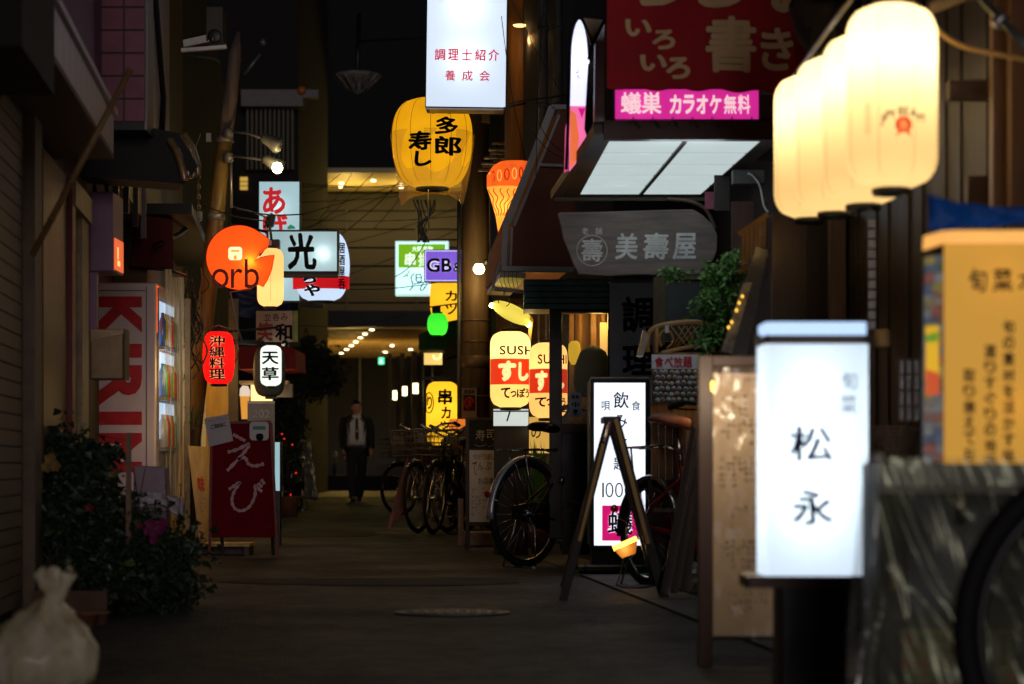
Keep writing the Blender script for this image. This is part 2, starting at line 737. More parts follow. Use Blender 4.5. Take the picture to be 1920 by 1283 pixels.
def cloud(c, rx, ry, rz, n, rnd, clumps=14, spread=.35):
    """leaf positions gathered in uneven clumps inside an ellipsoid"""
    cs = []
    for i in range(clumps):
        while True:
            q = Vector((rnd.uniform(-1, 1), rnd.uniform(-1, 1), rnd.uniform(-1, 1)))
            if q.length < 1: break
        cs.append((q, rnd.uniform(.5, 1.2)))
    out = []
    for i in range(n):
        q, k = rnd.choice(cs)
        o = Vector((rnd.gauss(0, 1), rnd.gauss(0, 1), rnd.gauss(0, 1))) * spread * k * .55
        p = q + o
        out.append(Vector(c) + Vector((p.x * rx, p.y * ry, p.z * rz)))
    return out


def wheel_parts(root, c, r, ax, tyre_m, rim_m, nsp=28, tw=.018, hubr=.022):
    """wheel in the local xz plane (axle along y) under root, built in local coordinates"""
    c = Vector(c)
    n = 56
    mb = MB()
    mb.tube([c + Vector((math.cos(2 * math.pi * i / n) * r, 0, math.sin(2 * math.pi * i / n) * r)) for i in range(n)], tw, 8, closed=True)
    w = mb.build('wheel', tyre_m, root, local=True)
    mb = MB()
    rr = r - tw * 1.35
    mb.tube([c + Vector((math.cos(2 * math.pi * i / n) * rr, 0, math.sin(2 * math.pi * i / n) * rr)) for i in range(n)], tw * .55, 6, closed=True)
    mb.build('rim', rim_m, w, local=True)
    mb = MB()
    for i in range(nsp):
        a = 2 * math.pi * i / nsp
        sd = .02 if i % 2 else -.02
        b = a + (.35 if (i // 2) % 2 else -.35)
        mb.tube([c + Vector((math.cos(b) * hubr, sd, math.sin(b) * hubr)), c + Vector((math.cos(a) * rr, 0, math.sin(a) * rr))], .0012, 4)
    mb.tube([c + Vector((0, -.045, 0)), c + Vector((0, .045, 0))], .012, 10)
    mb.tube([c + Vector((0, -.03, 0)), c + Vector((0, .03, 0))], hubr, 10)
    mb.build('spokes', rim_m, w, local=True)
    return w


def bicycle(name, label, loc, yaw, paint, group=None, basket=True, lean=0.0, tyre=None, rear_rack=True, saddle_m=None,
            fender_m=None, fenders=True, handle_h=1.0, r=.33, steer=0.0, barcol=None, childseat=False):
    """local frame: x forward from the rear axle, z up"""
    root = thing(name, label, 'bicycle', loc, group, yaw)
    root.rotation_euler = (lean, 0, yaw)
    ty = tyre or rubber
    fm = fender_m or chrome
    sm = saddle_m or black
    WB = 1.06
    wheel_parts(root, (0, 0, r), r - .018, 0, ty, chrome)
    fw = wheel_parts(root, (WB, 0, r), r - .018, 0, ty, chrome)
    # frame
    bb = Vector((.45, 0, .27)); seat_t = Vector((.3, 0, .62)); head_t = Vector((.86, 0, .78)); head_b = Vector((.9, 0, .62))
    mb = MB()
    mb.tube([bb, seat_t], .016, 8)
    mb.tube([bb, (.66, 0, .36), head_b], .019, 8)
    mb.tube([bb + Vector((-.045, 0, .12)), (.62, 0, .48), head_t - Vector((0, 0, .03))], .015, 8)
    mb.tube([head_b - Vector((-.01, 0, .03)), head_t + Vector((0, 0, .03))], .02, 8)
    for s in (-1, 1):
        mb.tube([bb, (.1, s * .055, .31), (0, s * .06, r)], .009, 6)
        mb.tube([(0, s * .06, r), (.1, s * .055, .42), seat_t - Vector((0, 0, .05))], .008, 6)
    mb.build('frame', paint, root, local=True)
    mb = MB()
    for s in (-1, 1):
        mb.tube([head_b + Vector((.01, s * .02, -.02)), (.95, s * .05, .52), (WB - .04, s * .055, .4), (WB, s * .055, r)], .01, 6)
    mb.tube([(.905, 0, .6), (.905 - .05, 0, .86)], .012, 8)
    mb.build('fork', chrome, root, local=True)
    # handlebar
    hb = MB()
    x0 = .84
    hb.tube([(x0 - .22, -.27, handle_h - .02), (x0 - .1, -.27, handle_h), (x0 + .03, -.2, handle_h - .01), (x0, 0, handle_h - .1), (x0 + .03, .2, handle_h - .01), (x0 - .1, .27, handle_h), (x0 - .22, .27, handle_h - .02)], .011, 8)
    hb.tube([(x0 + .02, 0, .8), (x0, 0, handle_h - .09)], .013, 8)
    h = hb.build('handlebar', barcol or chrome, root, local=True)
    for s in (-1, 1):
        MB().tube([(x0 - .23, s * .27, handle_h - .022), (x0 - .11, s * .27, handle_h)], .017, 10).build('grip', rubber, h, local=True)
    mb = MB()
    for s in (-1, 1): mb.tube([(x0 - .18, s * .265, handle_h - .03), (x0 - .05, s * .22, handle_h - .035), (x0, s * .19, handle_h - .02)], .005, 6)
    mb.tube([(x0, -.15, handle_h - .03), (x0 + .12, -.05, handle_h - .02), (x0 + .1, 0, .75), (.95, .03, .55)], .003, 5)
    mb.tube([(x0, .15, handle_h - .03), (x0 + .1, .05, handle_h - .01), (x0 + .05, 0, .72), (.5, .03, .4)], .003, 5)
    mb.build('brake_cables', black, h, local=True)
    # saddle
    mb = MB()
    prof = [(-.16, .085, .02), (-.12, .105, .03), (-.05, .095, .025), (.03, .05, .01), (.1, .025, 0), (.15, .015, -.01)]
    vs = []; n = 10
    sx, sz = .235, .84
    for x, w, z in prof:
        for k in range(n):
            a = 2 * math.pi * k / n
            vs.append((sx + x, math.cos(a) * w, sz + z + math.sin(a) * (.035 if math.sin(a) > 0 else .03)))
    fs = [(i * n + k, i * n + (k + 1) % n, (i + 1) * n + (k + 1) % n, (i + 1) * n + k) for i in range(len(prof) - 1) for k in range(n)]
    fs += [tuple(range(n - 1, -1, -1)), tuple(range((len(prof) - 1) * n, len(prof) * n))]
    mb.add(vs, fs, 0, True)
    s_ = mb.build('saddle', sm, root, local=True)
    s_.modifiers.new('s', 'SUBSURF').levels = 1
    mb = MB()
    mb.tube([seat_t - Vector((-.01, 0, .05)), (.245, 0, .82)], .0125, 8)
    mb.build('seat_post', chrome, root, local=True)
    if fenders:
        for cx, a0, a1 in ((0, 20, 185), (WB, 55, 175)):
            mb = MB()
            m = 22
            vs = []
            for i in range(m + 1):
                a = R(a0 + (a1 - a0) * i / m)
                for k in range(5):
                    q = (k - 2) / 2
                    rr = r + .022 - .012 * q * q
                    vs.append((cx + math.cos(a) * rr, q * .027, r + math.sin(a) * rr))
            fs = [(i * 5 + k, i * 5 + k + 1, (i + 1) * 5 + k + 1, (i + 1) * 5 + k) for i in range(m) for k in range(4)]
            mb.add(vs, fs, 0, True)
            f_ = mb.build('mudguard', fm, root, local=True)
            so = f_.modifiers.new('t', 'SOLIDIFY'); so.thickness = .002
            mb = MB()
            for s in (-1, 1):
                for aa in (a1 - 20, a1 - 70):
                    mb.tube([(cx, s * .05, r), (cx + math.cos(R(aa)) * (r + .02), s * .025, r + math.sin(R(aa)) * (r + .02))], .0022, 5)
            mb.build('mudguard_stay', chrome, f_, local=True)
        mb = MB()
        mb.lathe((0, 0, 0), [(.0, -.012), (.018, -.01), (.022, 0), (.02, .008)], 14, mat=Matrix.Rotation(R(-90), 3, 'Y'))
        for i, v in enumerate(mb.v): mb.v[i] = v + Vector((-.33 - .035, 0, r + .12))
        mb.build('reflector', mat('reflector_red', (.5, .01, .01), .15, bump=0, coat=1), root, local=True)
    if rear_rack:
        mb = MB()
        for s in (-1, 1):
            mb.tube([(-.22, s * .06, .72), (.22, s * .06, .73), (.27, 0, .7)], .006, 6)
            mb.tube([(-.1, s * .065, .72), (0, s * .065, r)], .005, 6)
        for k in range(5): mb.tube([(-.2 + .1 * k, -.06, .722), (-.2 + .1 * k, .06, .722)], .005, 6)
        mb.build('rear_rack', chrome, root, local=True)
    if basket:
        mb = MB()
        bx0, bx1, bz0, bz1 = .95, 1.24, .72, .95
        for k in range(5):
            z = bz0 + (bz1 - bz0) * k / 4
            e = .02 * k / 4
            mb.tube([(bx0, -.14 - e, z), (bx1 + e, -.14 - e, z), (bx1 + e, .14 + e, z), (bx0, .14 + e, z)], .003 if k < 4 else .006, 5, closed=True)
        for k in range(9):
            u = k / 8
            y = -.14 + .28 * u
            mb.tube([(bx1 + .02, y * 1.14, bz1), (bx1, y, bz0), (bx0, y, bz0), (bx0, y * 1.14, bz1)], .0022, 4)
            x = bx0 + (bx1 - bx0) * u
            for s in (-1, 1): mb.tube([(x, s * .14, bz0), (x, s * .16, bz1)], .0022, 4)
        mb.build('basket', mat('basket_wire', (.25, .24, .22), .4, .7), root, local=True)
    mb = MB()
    mb.lathe((.45, .05, .27), [(.0, -.004), (.085, -.003), (.09, 0), (.085, .003), (0, .004)], 24, mat=Matrix.Rotation(R(90), 3, 'X'))
    mb.tube([(.45, .07, .27), (.55, .075, .14)], .009, 6)
    mb.tube([(.45, -.07, .27), (.35, -.075, .4)], .009, 6)
    mb.tube([(.45, -.075, .27), (.45, .075, .27)], .014, 8)
    mb.obox((.55, .12, .14), .09, .09, .02, Matrix.Identity(3))
    mb.obox((.35, -.12, .4), .09, .09, .02, Matrix.Identity(3))
    mb.build('crank_and_pedals', greymetal, root, local=True)
    mb = MB()
    pts = [(-.06, .3), (-.06, .38), (.1, .4), (.45, .375), (.53, .3), (.47, .19), (.3, .2), (.1, .27)]
    mb.prism([(x, .045, z) for x, z in pts], (0, .025, 0))
    mb.build('chain_guard', paint, root, local=True, bevel=.006)
    mb = MB()
    for s in (-1, 1): mb.tube([(0, s * .06, r), (-.02, s * .09, .2), (-.06, s * .13, .006)], .006, 6)
    mb.tube([(-.06, -.13, .006), (-.06, .13, .006)], .006, 6)
    mb.build('kickstand', chrome, root, local=True)
    return root


def aframe_leg(mb, a, b, w, t, m=0):
    mb.bar(a, b, w, t, up=(0, 1, 0), mi=m)


def spline(p, n=8):
    """smooth curve through points"""
    p = [Vector(q) for q in p]
    out = []
    for i in range(len(p) - 1):
        a = p[max(i - 1, 0)]; b = p[i]; c = p[i + 1]; d = p[min(i + 2, len(p) - 1)]
        for k in range(n):
            t = k / n
            out.append(.5 * ((2 * b) + (c - a) * t + (2 * a - 5 * b + 4 * c - d) * t * t + (3 * b - a - 3 * c + d) * t ** 3))
    out.append(p[-1])
    return out


def skin(name, verts, edges, radii, m, parent, root=0, sub=1):
    me = bpy.data.meshes.new(name)
    off = ORG.get(parent.name, Vector((0, 0, 0)))
    me.from_pydata([tuple(Vector(v)) for v in verts], edges, [])
    o = bpy.data.objects.new(name, me)
    COL.objects.link(o)
    o.parent = parent
    ORG[o.name] = off
    mo = o.modifiers.new('skin', 'SKIN'); mo.use_smooth_shade = True
    for i, rr in enumerate(radii):
        sv = me.skin_vertices[0].data[i]
        sv.radius = rr if isinstance(rr, tuple) else (rr, rr)
        sv.use_root = (i == root)
    s = o.modifiers.new('sub', 'SUBSURF'); s.levels = sub; s.render_levels = sub
    me.materials.append(m)
    return o

# ================================================================== THE SETTING
def ground_mat():
    m = mat('asphalt', (.042, .045, .052), .7, 0, .8, 9, bump=0, spec=.32)
    nt = m.node_tree
    b = nt.nodes['Principled BSDF']
    tc = nt.nodes.new('ShaderNodeTexCoord')
    n = nt.nodes.new('ShaderNodeTexNoise'); n.inputs['Scale'].default_value = 160; n.inputs['Detail'].default_value = 3
    n2 = nt.nodes.new('ShaderNodeTexNoise'); n2.inputs['Scale'].default_value = 1.3; n2.inputs['Detail'].default_value = 5
    v = nt.nodes.new('ShaderNodeTexVoronoi'); v.inputs['Scale'].default_value = 95
    for q in (n, n2, v): nt.links.new(tc.outputs['Object'], q.inputs['Vector'])
    ad = nt.nodes.new('ShaderNodeMath'); ad.operation = 'ADD'
    nt.links.new(n.outputs['Fac'], ad.inputs[0]); nt.links.new(v.outputs['Distance'], ad.inputs[1])
    ad2 = nt.nodes.new('ShaderNodeMath'); ad2.operation = 'MULTIPLY_ADD'; ad2.inputs[1].default_value = 5.0
    nt.links.new(n2.outputs['Fac'], ad2.inputs[0]); nt.links.new(ad.outputs[0], ad2.inputs[2])
    bp = nt.nodes.new('ShaderNodeBump'); bp.inputs['Strength'].default_value = .8; bp.inputs['Distance'].default_value = .02
    nt.links.new(ad2.outputs[0], bp.inputs['Height'])
    nt.links.new(bp.outputs[0], b.inputs['Normal'])
    mr = nt.nodes.new('ShaderNodeMapRange'); mr.inputs['To Min'].default_value = .4; mr.inputs['To Max'].default_value = .9
    nt.links.new(n2.outputs['Fac'], mr.inputs[0]); nt.links.new(mr.outputs[0], b.inputs['Roughness'])
    return m


ASPH = ground_mat()
g = MB()
g.quad((-200, -30, 0), (200, -30, 0), (200, 350, 0), (-200, 350, 0))
g.build('ground', ASPH)['kind'] = 'structure'
# asphalt patches laid over older repair trenches, 4 mm sheets
patch = mat('asphalt_patch', (.026, .027, .03), .8, 0, .6, 14, bump=.8, spec=.2)
mb = MB()
for D, x0, x1, d in ((12.6, -1.5, .1, .9), (21, -2.4, -1.2, 2.2)):
    pp = []
    for q in range(36):
        a = 2 * math.pi * q / 36
        rr = 1 + .22 * noise.noise(Vector((math.cos(a) * 2, math.sin(a) * 2, D)))
        pp.append(((x0 + x1) / 2 + math.cos(a) * (x1 - x0) / 2 * rr, D + d / 2 + math.sin(a) * d / 2 * rr, .004))
    mb.add(pp, [tuple(range(36))])
mb.build('asphalt_repair', patch)['kind'] = 'structure'
# gutters along both house lines
conc = mat('concrete', (.09, .085, .08), .75, 0, .4, 6, bump=.4)
mb = MB()
for side in (0, 1):
    fn = RW if side else LW
    s = -1 if side else 1
    D = 7.0
    while D < 46:
        a = D; b = D + .58
        mb.prism([(fn(a) + s * .02, a, 0.0), (fn(a) + s * .30, a, 0.0), (fn(a) + s * .30, a, .012), (fn(a) + s * .02, a, .012)], (-.088 * .58, .58, 0))
        D += .6
mb.build('gutter_slabs', conc)['kind'] = 'structure'

# crossing street and the plaza beyond
mb = MB()
mb.quad((-80, 47, .004), (60, 47, .004), (60, 58.5, .004), (-80, 58.5, .004))
mb.build('crossing_road', mat('road_asphalt', (.04, .04, .042), .6, scale=2))['kind'] = 'structure'
mb = MB()
mb.bx(-80, 60, 58.5, 62, 0, .37)
mb.build('plaza_lower_step', mat('dark_stone', (.03, .028, .026), .6))['kind'] = 'structure'
mb = MB()
mb.bx(-80, 60, 60, 100, .372, .66)
stone = mat('pale_stone', (.3, .25, .18), .6, scale=1.5)
mb.build('plaza_floor', stone)['kind'] = 'structure'

# ------------------------------------------------------------------ far building with the lit soffits
fac = mat('far_cladding', (.024, .021, .017), .6, scale=1)
fb = thing('office_building', 'wide dark office building closing the far end with a deep downlit entrance soffit', 'building', (-3, 60, 0))
mb = MB()
zc = PZ(613, 60)
mb.bx(-16, 8, 60.0, 60.4, zc, zc + .4)                 # fascia of the entrance
mb.build('entrance_fascia', fac, fb)
mb = MB()
mb.bx(-16, 8, 60.4, 77.5, zc, zc + .12)
sof = mb.build('soffit', mat('soffit_panels', (.5, .42, .22), .55, scale=.6), fb)
mb = MB()
for k in range(16):
    y = 61.2 + k * 1.0
    mb.bx(-16, 8, y, y + .16, zc - .05, zc - .002)
mb.build('soffit_rib', mat('soffit_rib', (.5, .36, .18), .5), fb)
cl = fb
z0 = zc + .4
zt = PZ(360, 64)
rows = 7
for k in range(rows):
    a = z0 + (zt - z0) * k / rows; b = z0 + (zt - z0) * (k + 1) / rows - .05
    MB().bx(-16, 8, 64, 64.2, a, b).build('cladding_panel', fac, cl)
mb = MB()
mb.bx(-16, 8, 64.201, 64.5, z0, zt + .1)
for k in range(13): mb.bx(-15.5 + k * 1.85, -15.44 + k * 1.85, 63.96, 64.0, z0, zt)
mb.build('mullions', dark, fb)
zu = PZ(325, 60)
zs = PZ(360, 64)
mb = MB()
mb.bx(-9.5 + 4.4, 8, 59.9, 64.0, zu, zu + .12)
mb.build('upper_soffit', sof.data.materials[0], fb)
mb = MB()
mb.bx(-16, 8, 59.9, 60.2, zu + .12, 30)
mb.bx(-16, -5.1, 60, 64, zu, zu + 2)
mb.build('upper_wall', mat('far_wall_night_sky', (.006, .008, .012), .8), fb)  # night sky darkness put into the wall's bluish black
mb = MB()
mb.bx(-16, 8, 77.5, 78, .66, zc)
mb.build('entrance_wall', mat('far_recess', (.02, .02, .022), .6), fb)
for k in range(14):
    MB().bx(-14 + k * 1.3, -13.93 + k * 1.3, 77.3, 77.5, .66, zc).build('door_mullion', greymetal, fb)
dl = glow('downlight', (1, .85, .5), 9)
dmb = MB(); dmb.lathe((0, 0, 0), [(.0, -.02), (.055, -.02), (.06, 0)], 12)
d0 = None
spots = []
for (px, py) in ((640, 662), (650, 655), (659, 648), (667, 641), (676, 633), (684, 626), (697, 618), (560, 655), (578, 640), (598, 622), (770, 655), (790, 640), (815, 622), (735, 648), (722, 660)):
    D = (zc - EYE - .06) * F / (HYP - py)
    spots.append((PX(px, D), D, zc - .06))
for (px, py) in ((640, 343), (639, 350), (634, 368), (700, 338), (752, 345), (752, 351), (600, 345), (812, 345)):
    D = (zu - EYE) * F / (HYP - py)
    if D < 64: spots.append((PX(px, D), D, zu - .005))
for i, (x, y, z) in enumerate(spots):
    if d0 is None:
        d0 = dmb.build('downlight', dl, None)
        d0.parent = fb; d0.location = Vector((x, y, z)) - ORG[fb.name]
    else:
        share(d0, 'downlight', fb, Vector((x, y, z)) - ORG[fb.name])
for x in (-8, -4.5, -1, 2.5):
    plight(fb, (x, 66, zc - 1.2), 105, (1, .64, .16), .3, 'downlight_glow')
for x in (-4.2, -2.4, 0):
    plight(fb, (x, 62, zu - .8), 85, (1, .66, .16), .3, 'downlight_glow')
for x in (-9.5, 1.4):
    MB().bx(x, x + .5, 61, 61.5, .66, zc).build('column', fac, fb)
# green exit sign in the entrance
D = 74
ex = thing('exit_sign', 'small green emergency exit sign glowing under the far soffit', 'sign', P(715, 684, D))
MB().pb(709, 670, 721, 684, D, .08).build('case', greymetal, ex)
mb = MB(); mb.pb(709.7, 670.7, 720.3, 683.3, D - .004, .003); mb.build('lit_panel', glow('exit_green', (.05, .9, .4), 1.6), ex)
mb = MB()   # running figure pictogram
mb.pb(714, 672, 716, 674, D - .01, .003); mb.pprism([(713, 675), (717, 675), (716, 678), (718, 682), (716.6, 682), (714.5, 679), (712, 682), (711, 681.4), (713, 678)][::-1], D - .01, .003)
mb.build('pictogram', glow('exit_white', (.8, 1, .9), 1.5), ex)

# low lit wall edge / bollards on the plaza
for i, (px, lab) in enumerate(((609, 'thin pale bollard on the far plaza left of the walking man'), (628, 'short bollard on the far plaza nearest to the walking man'))):
    D = 59
    b = thing('bollard', lab, 'bollard', (PX(px, D), D, .37), 'bollards on the far plaza')
    mb = MB(); mb.tube([(PX(px, D), D, .37), (PX(px, D), D, 1.18 if i == 0 else .95)], .035, 10); mb.build('post', greymetal, b)
    mb = MB(); mb.tube([(PX(px, D), D, .98 if i == 0 else .8), (PX(px, D), D, 1.06 if i == 0 else .86)], .038, 10); mb.build('reflective_band', white_p, b)

# corner building left of the crossing, with louvres
cb = thing('corner_building', 'dark corner building beyond the left row with pale box beam and vertical louvres', 'building', (-6, 48, 0))
D = 48
mb = MB(); mb.bx(PX(200, D), PX(557, D), D + .3, D + 8, 0, 26); mb.build('wall', mat('corner_wall', (.009, .008, .008), .8), cb)
lo = None
for k in range(11):
    x = PX(462 + k * 8.4, D)
    o = MB().bx(x, x + .045, D, D + .12, PZ(318, D), PZ(203, D)).build('louvre', mat('louvre_paint', (.08, .07, .035), .5), cb)
mb = MB(); mb.pb(452, 168, 568, 199, D - .3, .55); mb.pb(568, 168, 597, 183, D - .3, .3); mb.build('box_beam', mat('box_beam', (.14, .14, .14), .5), cb)
mb = MB(); mb.lathe(P(566, 178, D - .35), [(0, 0), (.07, .03), (.09, .1), (.05, .16), (0, .17)], 12); mb.build('beacon', mat('amber', (.5, .14, .02), .3), cb)
mb = MB(); mb.pb(450, 332, 464, 356, D + .24, .05); mb.build('window', glow('window_gold', (1, .62, .1), .45), cb)
for yy in (340, 348): MB().pb(450, yy, 464, yy + 1.2, D + .22, .02).build('window_bar', dark, cb)
plight(cb, P(515, 340, D - 1.2), 1.5, (1, .75, .3), .1, 'wall_light')


# ------------------------------------------------------------------ the two rows of houses
def seg(mb, side, D0, D1, off, thick, z0, z1, mi=0):
    fn = RW if side == 'R' else LW
    s = 1 if side == 'R' else -1
    a0 = fn(D0) - s * off; a1 = fn(D1) - s * off
    b0 = a0 + s * thick; b1 = a1 + s * thick
    if side == 'R':
        pts = [(a0, D0), (b0, D0), (b1, D1), (a1, D1)]
    else:
        pts = [(b0, D0), (a0, D0), (a1, D1), (b1, D1)]
    vs = [(x, y, z0) for x, y in pts] + [(x, y, z1) for x, y in pts]
    return mb.add(vs, [(0, 3, 2, 1), (4, 5, 6, 7), (0, 1, 5, 4), (1, 2, 6, 5), (2, 3, 7, 6), (3, 0, 4, 7)], mi)


wl = mat('dark_plaster', (.03, .024, .02), .8, scale=4, bump=.4)
wl2 = mat('brown_plaster', (.045, .018, .012), .75, scale=5, bump=.4)
pinkt = mat('pink_tile', (.24, .07, .11), .4, scale=8, bump=.05, var=.25)
whitet = mat('white_tile', (.34, .29, .36), .35, scale=5, var=.2, bump=.05)
red_d = mat('dark_red_paint', (.16, .018, .012), .5, var=.3)
beige = mat('beige_paint', (.38, .28, .16), .5)

lb = thing('shop_house', 'near left shop house with white tiled eave band, pink tiles and brown sliding door', 'building', (LW(10), 10, 0))
seg(MB(), 'L', 7.6, 11.0, -.05, 3.0, 0, 6).build('wall', wl, lb)
seg(MB(), 'L', 11.0, 13.4, -.02, 3.0, 0, 6).build('wall', wl2, lb)
# clapboards near the frame edge
for k in range(34):
    z = .05 + k * .066
    seg(MB(), 'L', 9.2, 10.12, .0 + .008 * (k % 2 == 9), .03, z, z + .06).build('siding_board', mat('siding', (.15, .1, .065), .6, scale=9), lb)
seg(MB(), 'L', 10.14, 10.42, .05, .1, 0, 3.2).build('corner_post', mat('post_brown', (.1, .07, .045), .6), lb)
for k in range(26):
    z = .05 + k * .085
    seg(MB(), 'L', 10.46, 10.78, -.01, .03, z, z + .072).build('siding_board', mat('siding_pink_lit', (.3, .2, .2), .6, scale=9), lb)  # pink light on this strip put into the boards' colour
seg(MB(), 'L', 10.8, 11.9, .015, .06, 0, 2.05).build('door_panel', mat('door_brown', (.08, .03, .018), .45, stretch=(1, 1, .1), scale=30), lb)
seg(MB(), 'L', 11.92, 12.1, .04, .08, 0, 2.05).build('door_frame', red_d, lb)
seg(MB(), 'L', 12.12, 12.55, .0, .02, 0, 1.9).build('door_gap_shade', black, lb)  # black sheet standing in for the shade inside the gap
seg(MB(), 'L', 12.58, 12.95, .03, .06, 0, 2.0).build('door_frame', beige, lb)
seg(MB(), 'L', 12.0, 12.95, .05, .08, 1.92, 2.05).build('door_lintel', beige, lb)
# eave band of white tiles
for k in range(12):
    a = 8.63 + k * .245
    seg(MB(), 'L', a, a + .238, .27, .03, 2.12, 2.30).build('eave_tile', whitet, lb)
seg(MB(), 'L', 8.6, 11.6, .268, .4, 2.10, 2.118).build('eave_soffit', mat('soffit_red', (.09, .03, .02), .6), lb)
seg(MB(), 'L', 8.6, 11.6, .29, .06, 2.302, 2.33).build('eave_cap', whitet, lb)
seg(MB(), 'L', 7.6, 8.62, .285, .6, 1.95, 6).build('front_pier', mat('pier_dark', (.012, .009, .008), .8), lb)
seg(MB(), 'L', 8.64, 11.6, .24, .4, 2.12, 2.3).build('eave_box', dark, lb)
# upper storey standing forward, its end wall of pink tiles
D = 12.6
X1 = PX(275, D)
seg(MB(), 'L', 8.6, 12.58, .12, .3, 2.34, 5).build('upper_wall', mat('mauve_wall', (.22, .08, .17), .6), lb)
MB().bx(X1 - .9, X1 - .01, D + .01, D + .3, 2.38, 5).build('tile_backing', black, lb)
tk = None
sz = 43 * D / F
nz_ = 0
for i in range(6):
    for j in range(8):
        xa = X1 - (i + 1) * sz; za = 2.42 + j * sz
        o_ = MB().bx(xa + .004, xa + sz - .004, D, D + .012, za + .004, za + sz - .004)
        o_.build('wall_tile', pinkt, lb, bevel=.002)
mb = MB(); mb.prism([(X1, D, 2.38), (X1 - .01, D, 2.38), (X1 - .01, D, 5), (X1, D, 5)], (-.25, 2.6, 0)); mb.build('side_panel', mat('grey_panel', (.3, .32, .36), .4, scale=2), lb)
mb = MB(); mb.tube([(X1 + .012, D, 5), (X1 + .012, D + .01, 3.5), (X1 - .1, D + 1.3, 2.75), (X1 - .12, D + 1.32, 2.3)], .018, 8); mb.build('drain_pipe', black, lb)

# reed-like bamboo poles leaning in the near left
for i, (a, b, Dd, lab) in enumerate((((60, 480), (245, 130), 9.6, 'thin brown bamboo pole leaning across the near left house front'), ((-5, 190), (95, -5), 9.0, 'short bamboo pole leaning at the top left corner by the warm lamp'))):
    t = thing('bamboo_pole', lab, 'pole', P(a[0], a[1], Dd))
    mb = MB(); mb.tube([P(a[0], a[1], Dd), P(b[0], b[1], Dd - .1)], .014, 8); mb.build('cane', mat('bamboo', (.16, .09, .035), .45), t)
    mb = MB()
    for k in range(1, 5):
        u = P(a[0], a[1], Dd).lerp(P(b[0], b[1], Dd - .1), k / 5)
        mb.lathe(u - Vector((0, 0, .006)), [(.0155, 0), (.017, .006), (.0155, .012)], 8)
    mb.build('cane_node', mat('bamboo', (1, 1, 1)), t)

# warm lamp, top left
t = thing('ceiling_lamp', 'small warm lit lamp under the eave in the top left corner', 'lamp', P(28, 22, 9))
mb = MB(); mb.lathe(P(28, 30, 9), [(.0, -.0), (.03, .005), (.035, .02), (.0, .03)], 16); mb.build('bulb', glow('warm_bulb', (1, .6, .15), 9), t)
mb = MB(); mb.lathe(P(20, 20, 9), [(.05, -.01), (.03, .03), (0, .04)], 16); mb.build('shade', mat('brass', (.4, .26, .08), .3, .8), t)
plight(t, P(30, 42, 9), 2.2, (1, .6, .25), .03)

# left middle house
lm = thing('tavern_house', 'dark middle house of the left row behind the vending machine and the leaning pole', 'building', (LW(15), 15, 0))
seg(MB(), 'L', 13.42, 18.4, -.25, 3, 0, 5.5).build('wall', wl, lm)
seg(MB(), 'L', 18.4, 24, .0, 3, 0, 6.5).build('wall', mat('ochre_wall', (.12, .08, .03), .7, scale=3), lm)
seg(MB(), 'L', 13.5, 18, .0, .25, 2.45, 5.2).build('upper_wall', mat('grey_siding', (.06, .06, .058), .6), lm)
for k in range(5):
    seg(MB(), 'L', 14.2 + k * .9, 14.24 + k * .9, .03, .04, 2.3, 5.3).build('drain_pipe', greymetal, lm)
mb = MB(); seg(mb, 'L', 18.2, 23, .35, .35, 2.52, 2.6); mb.build('canopy', mat('canopy_black', (.02, .02, .02), .6), lm)
# lit door openings of that house
for k, (a, b) in enumerate(((19.2, 20.3), (21.4, 22.5))):
    seg(MB(), 'L', a, b, .01, .02, .1, 2.0).build('shop_window', glow('shop_glow', (1, .55, .16), .55), lm)
    for q in range(4):
        d = a + (b - a) * q / 3
        seg(MB(), 'L', d - .02, d + .02, .03, .03, .05, 2.05).build('window_frame', woodd, lm)

lf = thing('bar_house', 'far left house of the row ending at the street crossing with a dark red awning', 'building', (LW(30), 30, 0))
seg(MB(), 'L', 24.02, 45, -.1, 4, 0, 7).build('wall', wl, lf)
for a in (26, 31, 36, 40):
    seg(MB(), 'L', a, a + 1.6, -.08, .02, .2, 2.0).build('shop_window', glow('shop_glow2', (1, .6, .2), .25), lf)
    seg(MB(), 'L', a - .05, a + 1.65, -.05, .02, 2.0, 2.1).build('window_frame', woodd, lf)
D = 24.5
mb = MB()
mb.prism([P(445, 650, D), P(445, 692, D), P(555, 692, D), P(553, 655, D), P(540, 648, D)], (0, 1.2, 0))
aw = mb.build('red_awning', mat('awning_red', (.32, .02, .03), .7, scale=6), lf)
# lit front below the awning
mb = MB(); mb.pb(452, 722, 510, 772, 25.2, .05); mb.build('lit_front', glow('front_glow', (1, .66, .28), 1.5), lf)
plight(lf, P(490, 760, 24.8), 3, (1, .62, .22), .08, 'shop_light')
mb = MB(); mb.pb(448, 714, 540, 720, 25, .2); mb.build('lintel', cream, lf)
mb = MB(); mb.pb(510, 720, 548, 745, 25.1, .1); mb.build('vent_box', greymetal, lf)

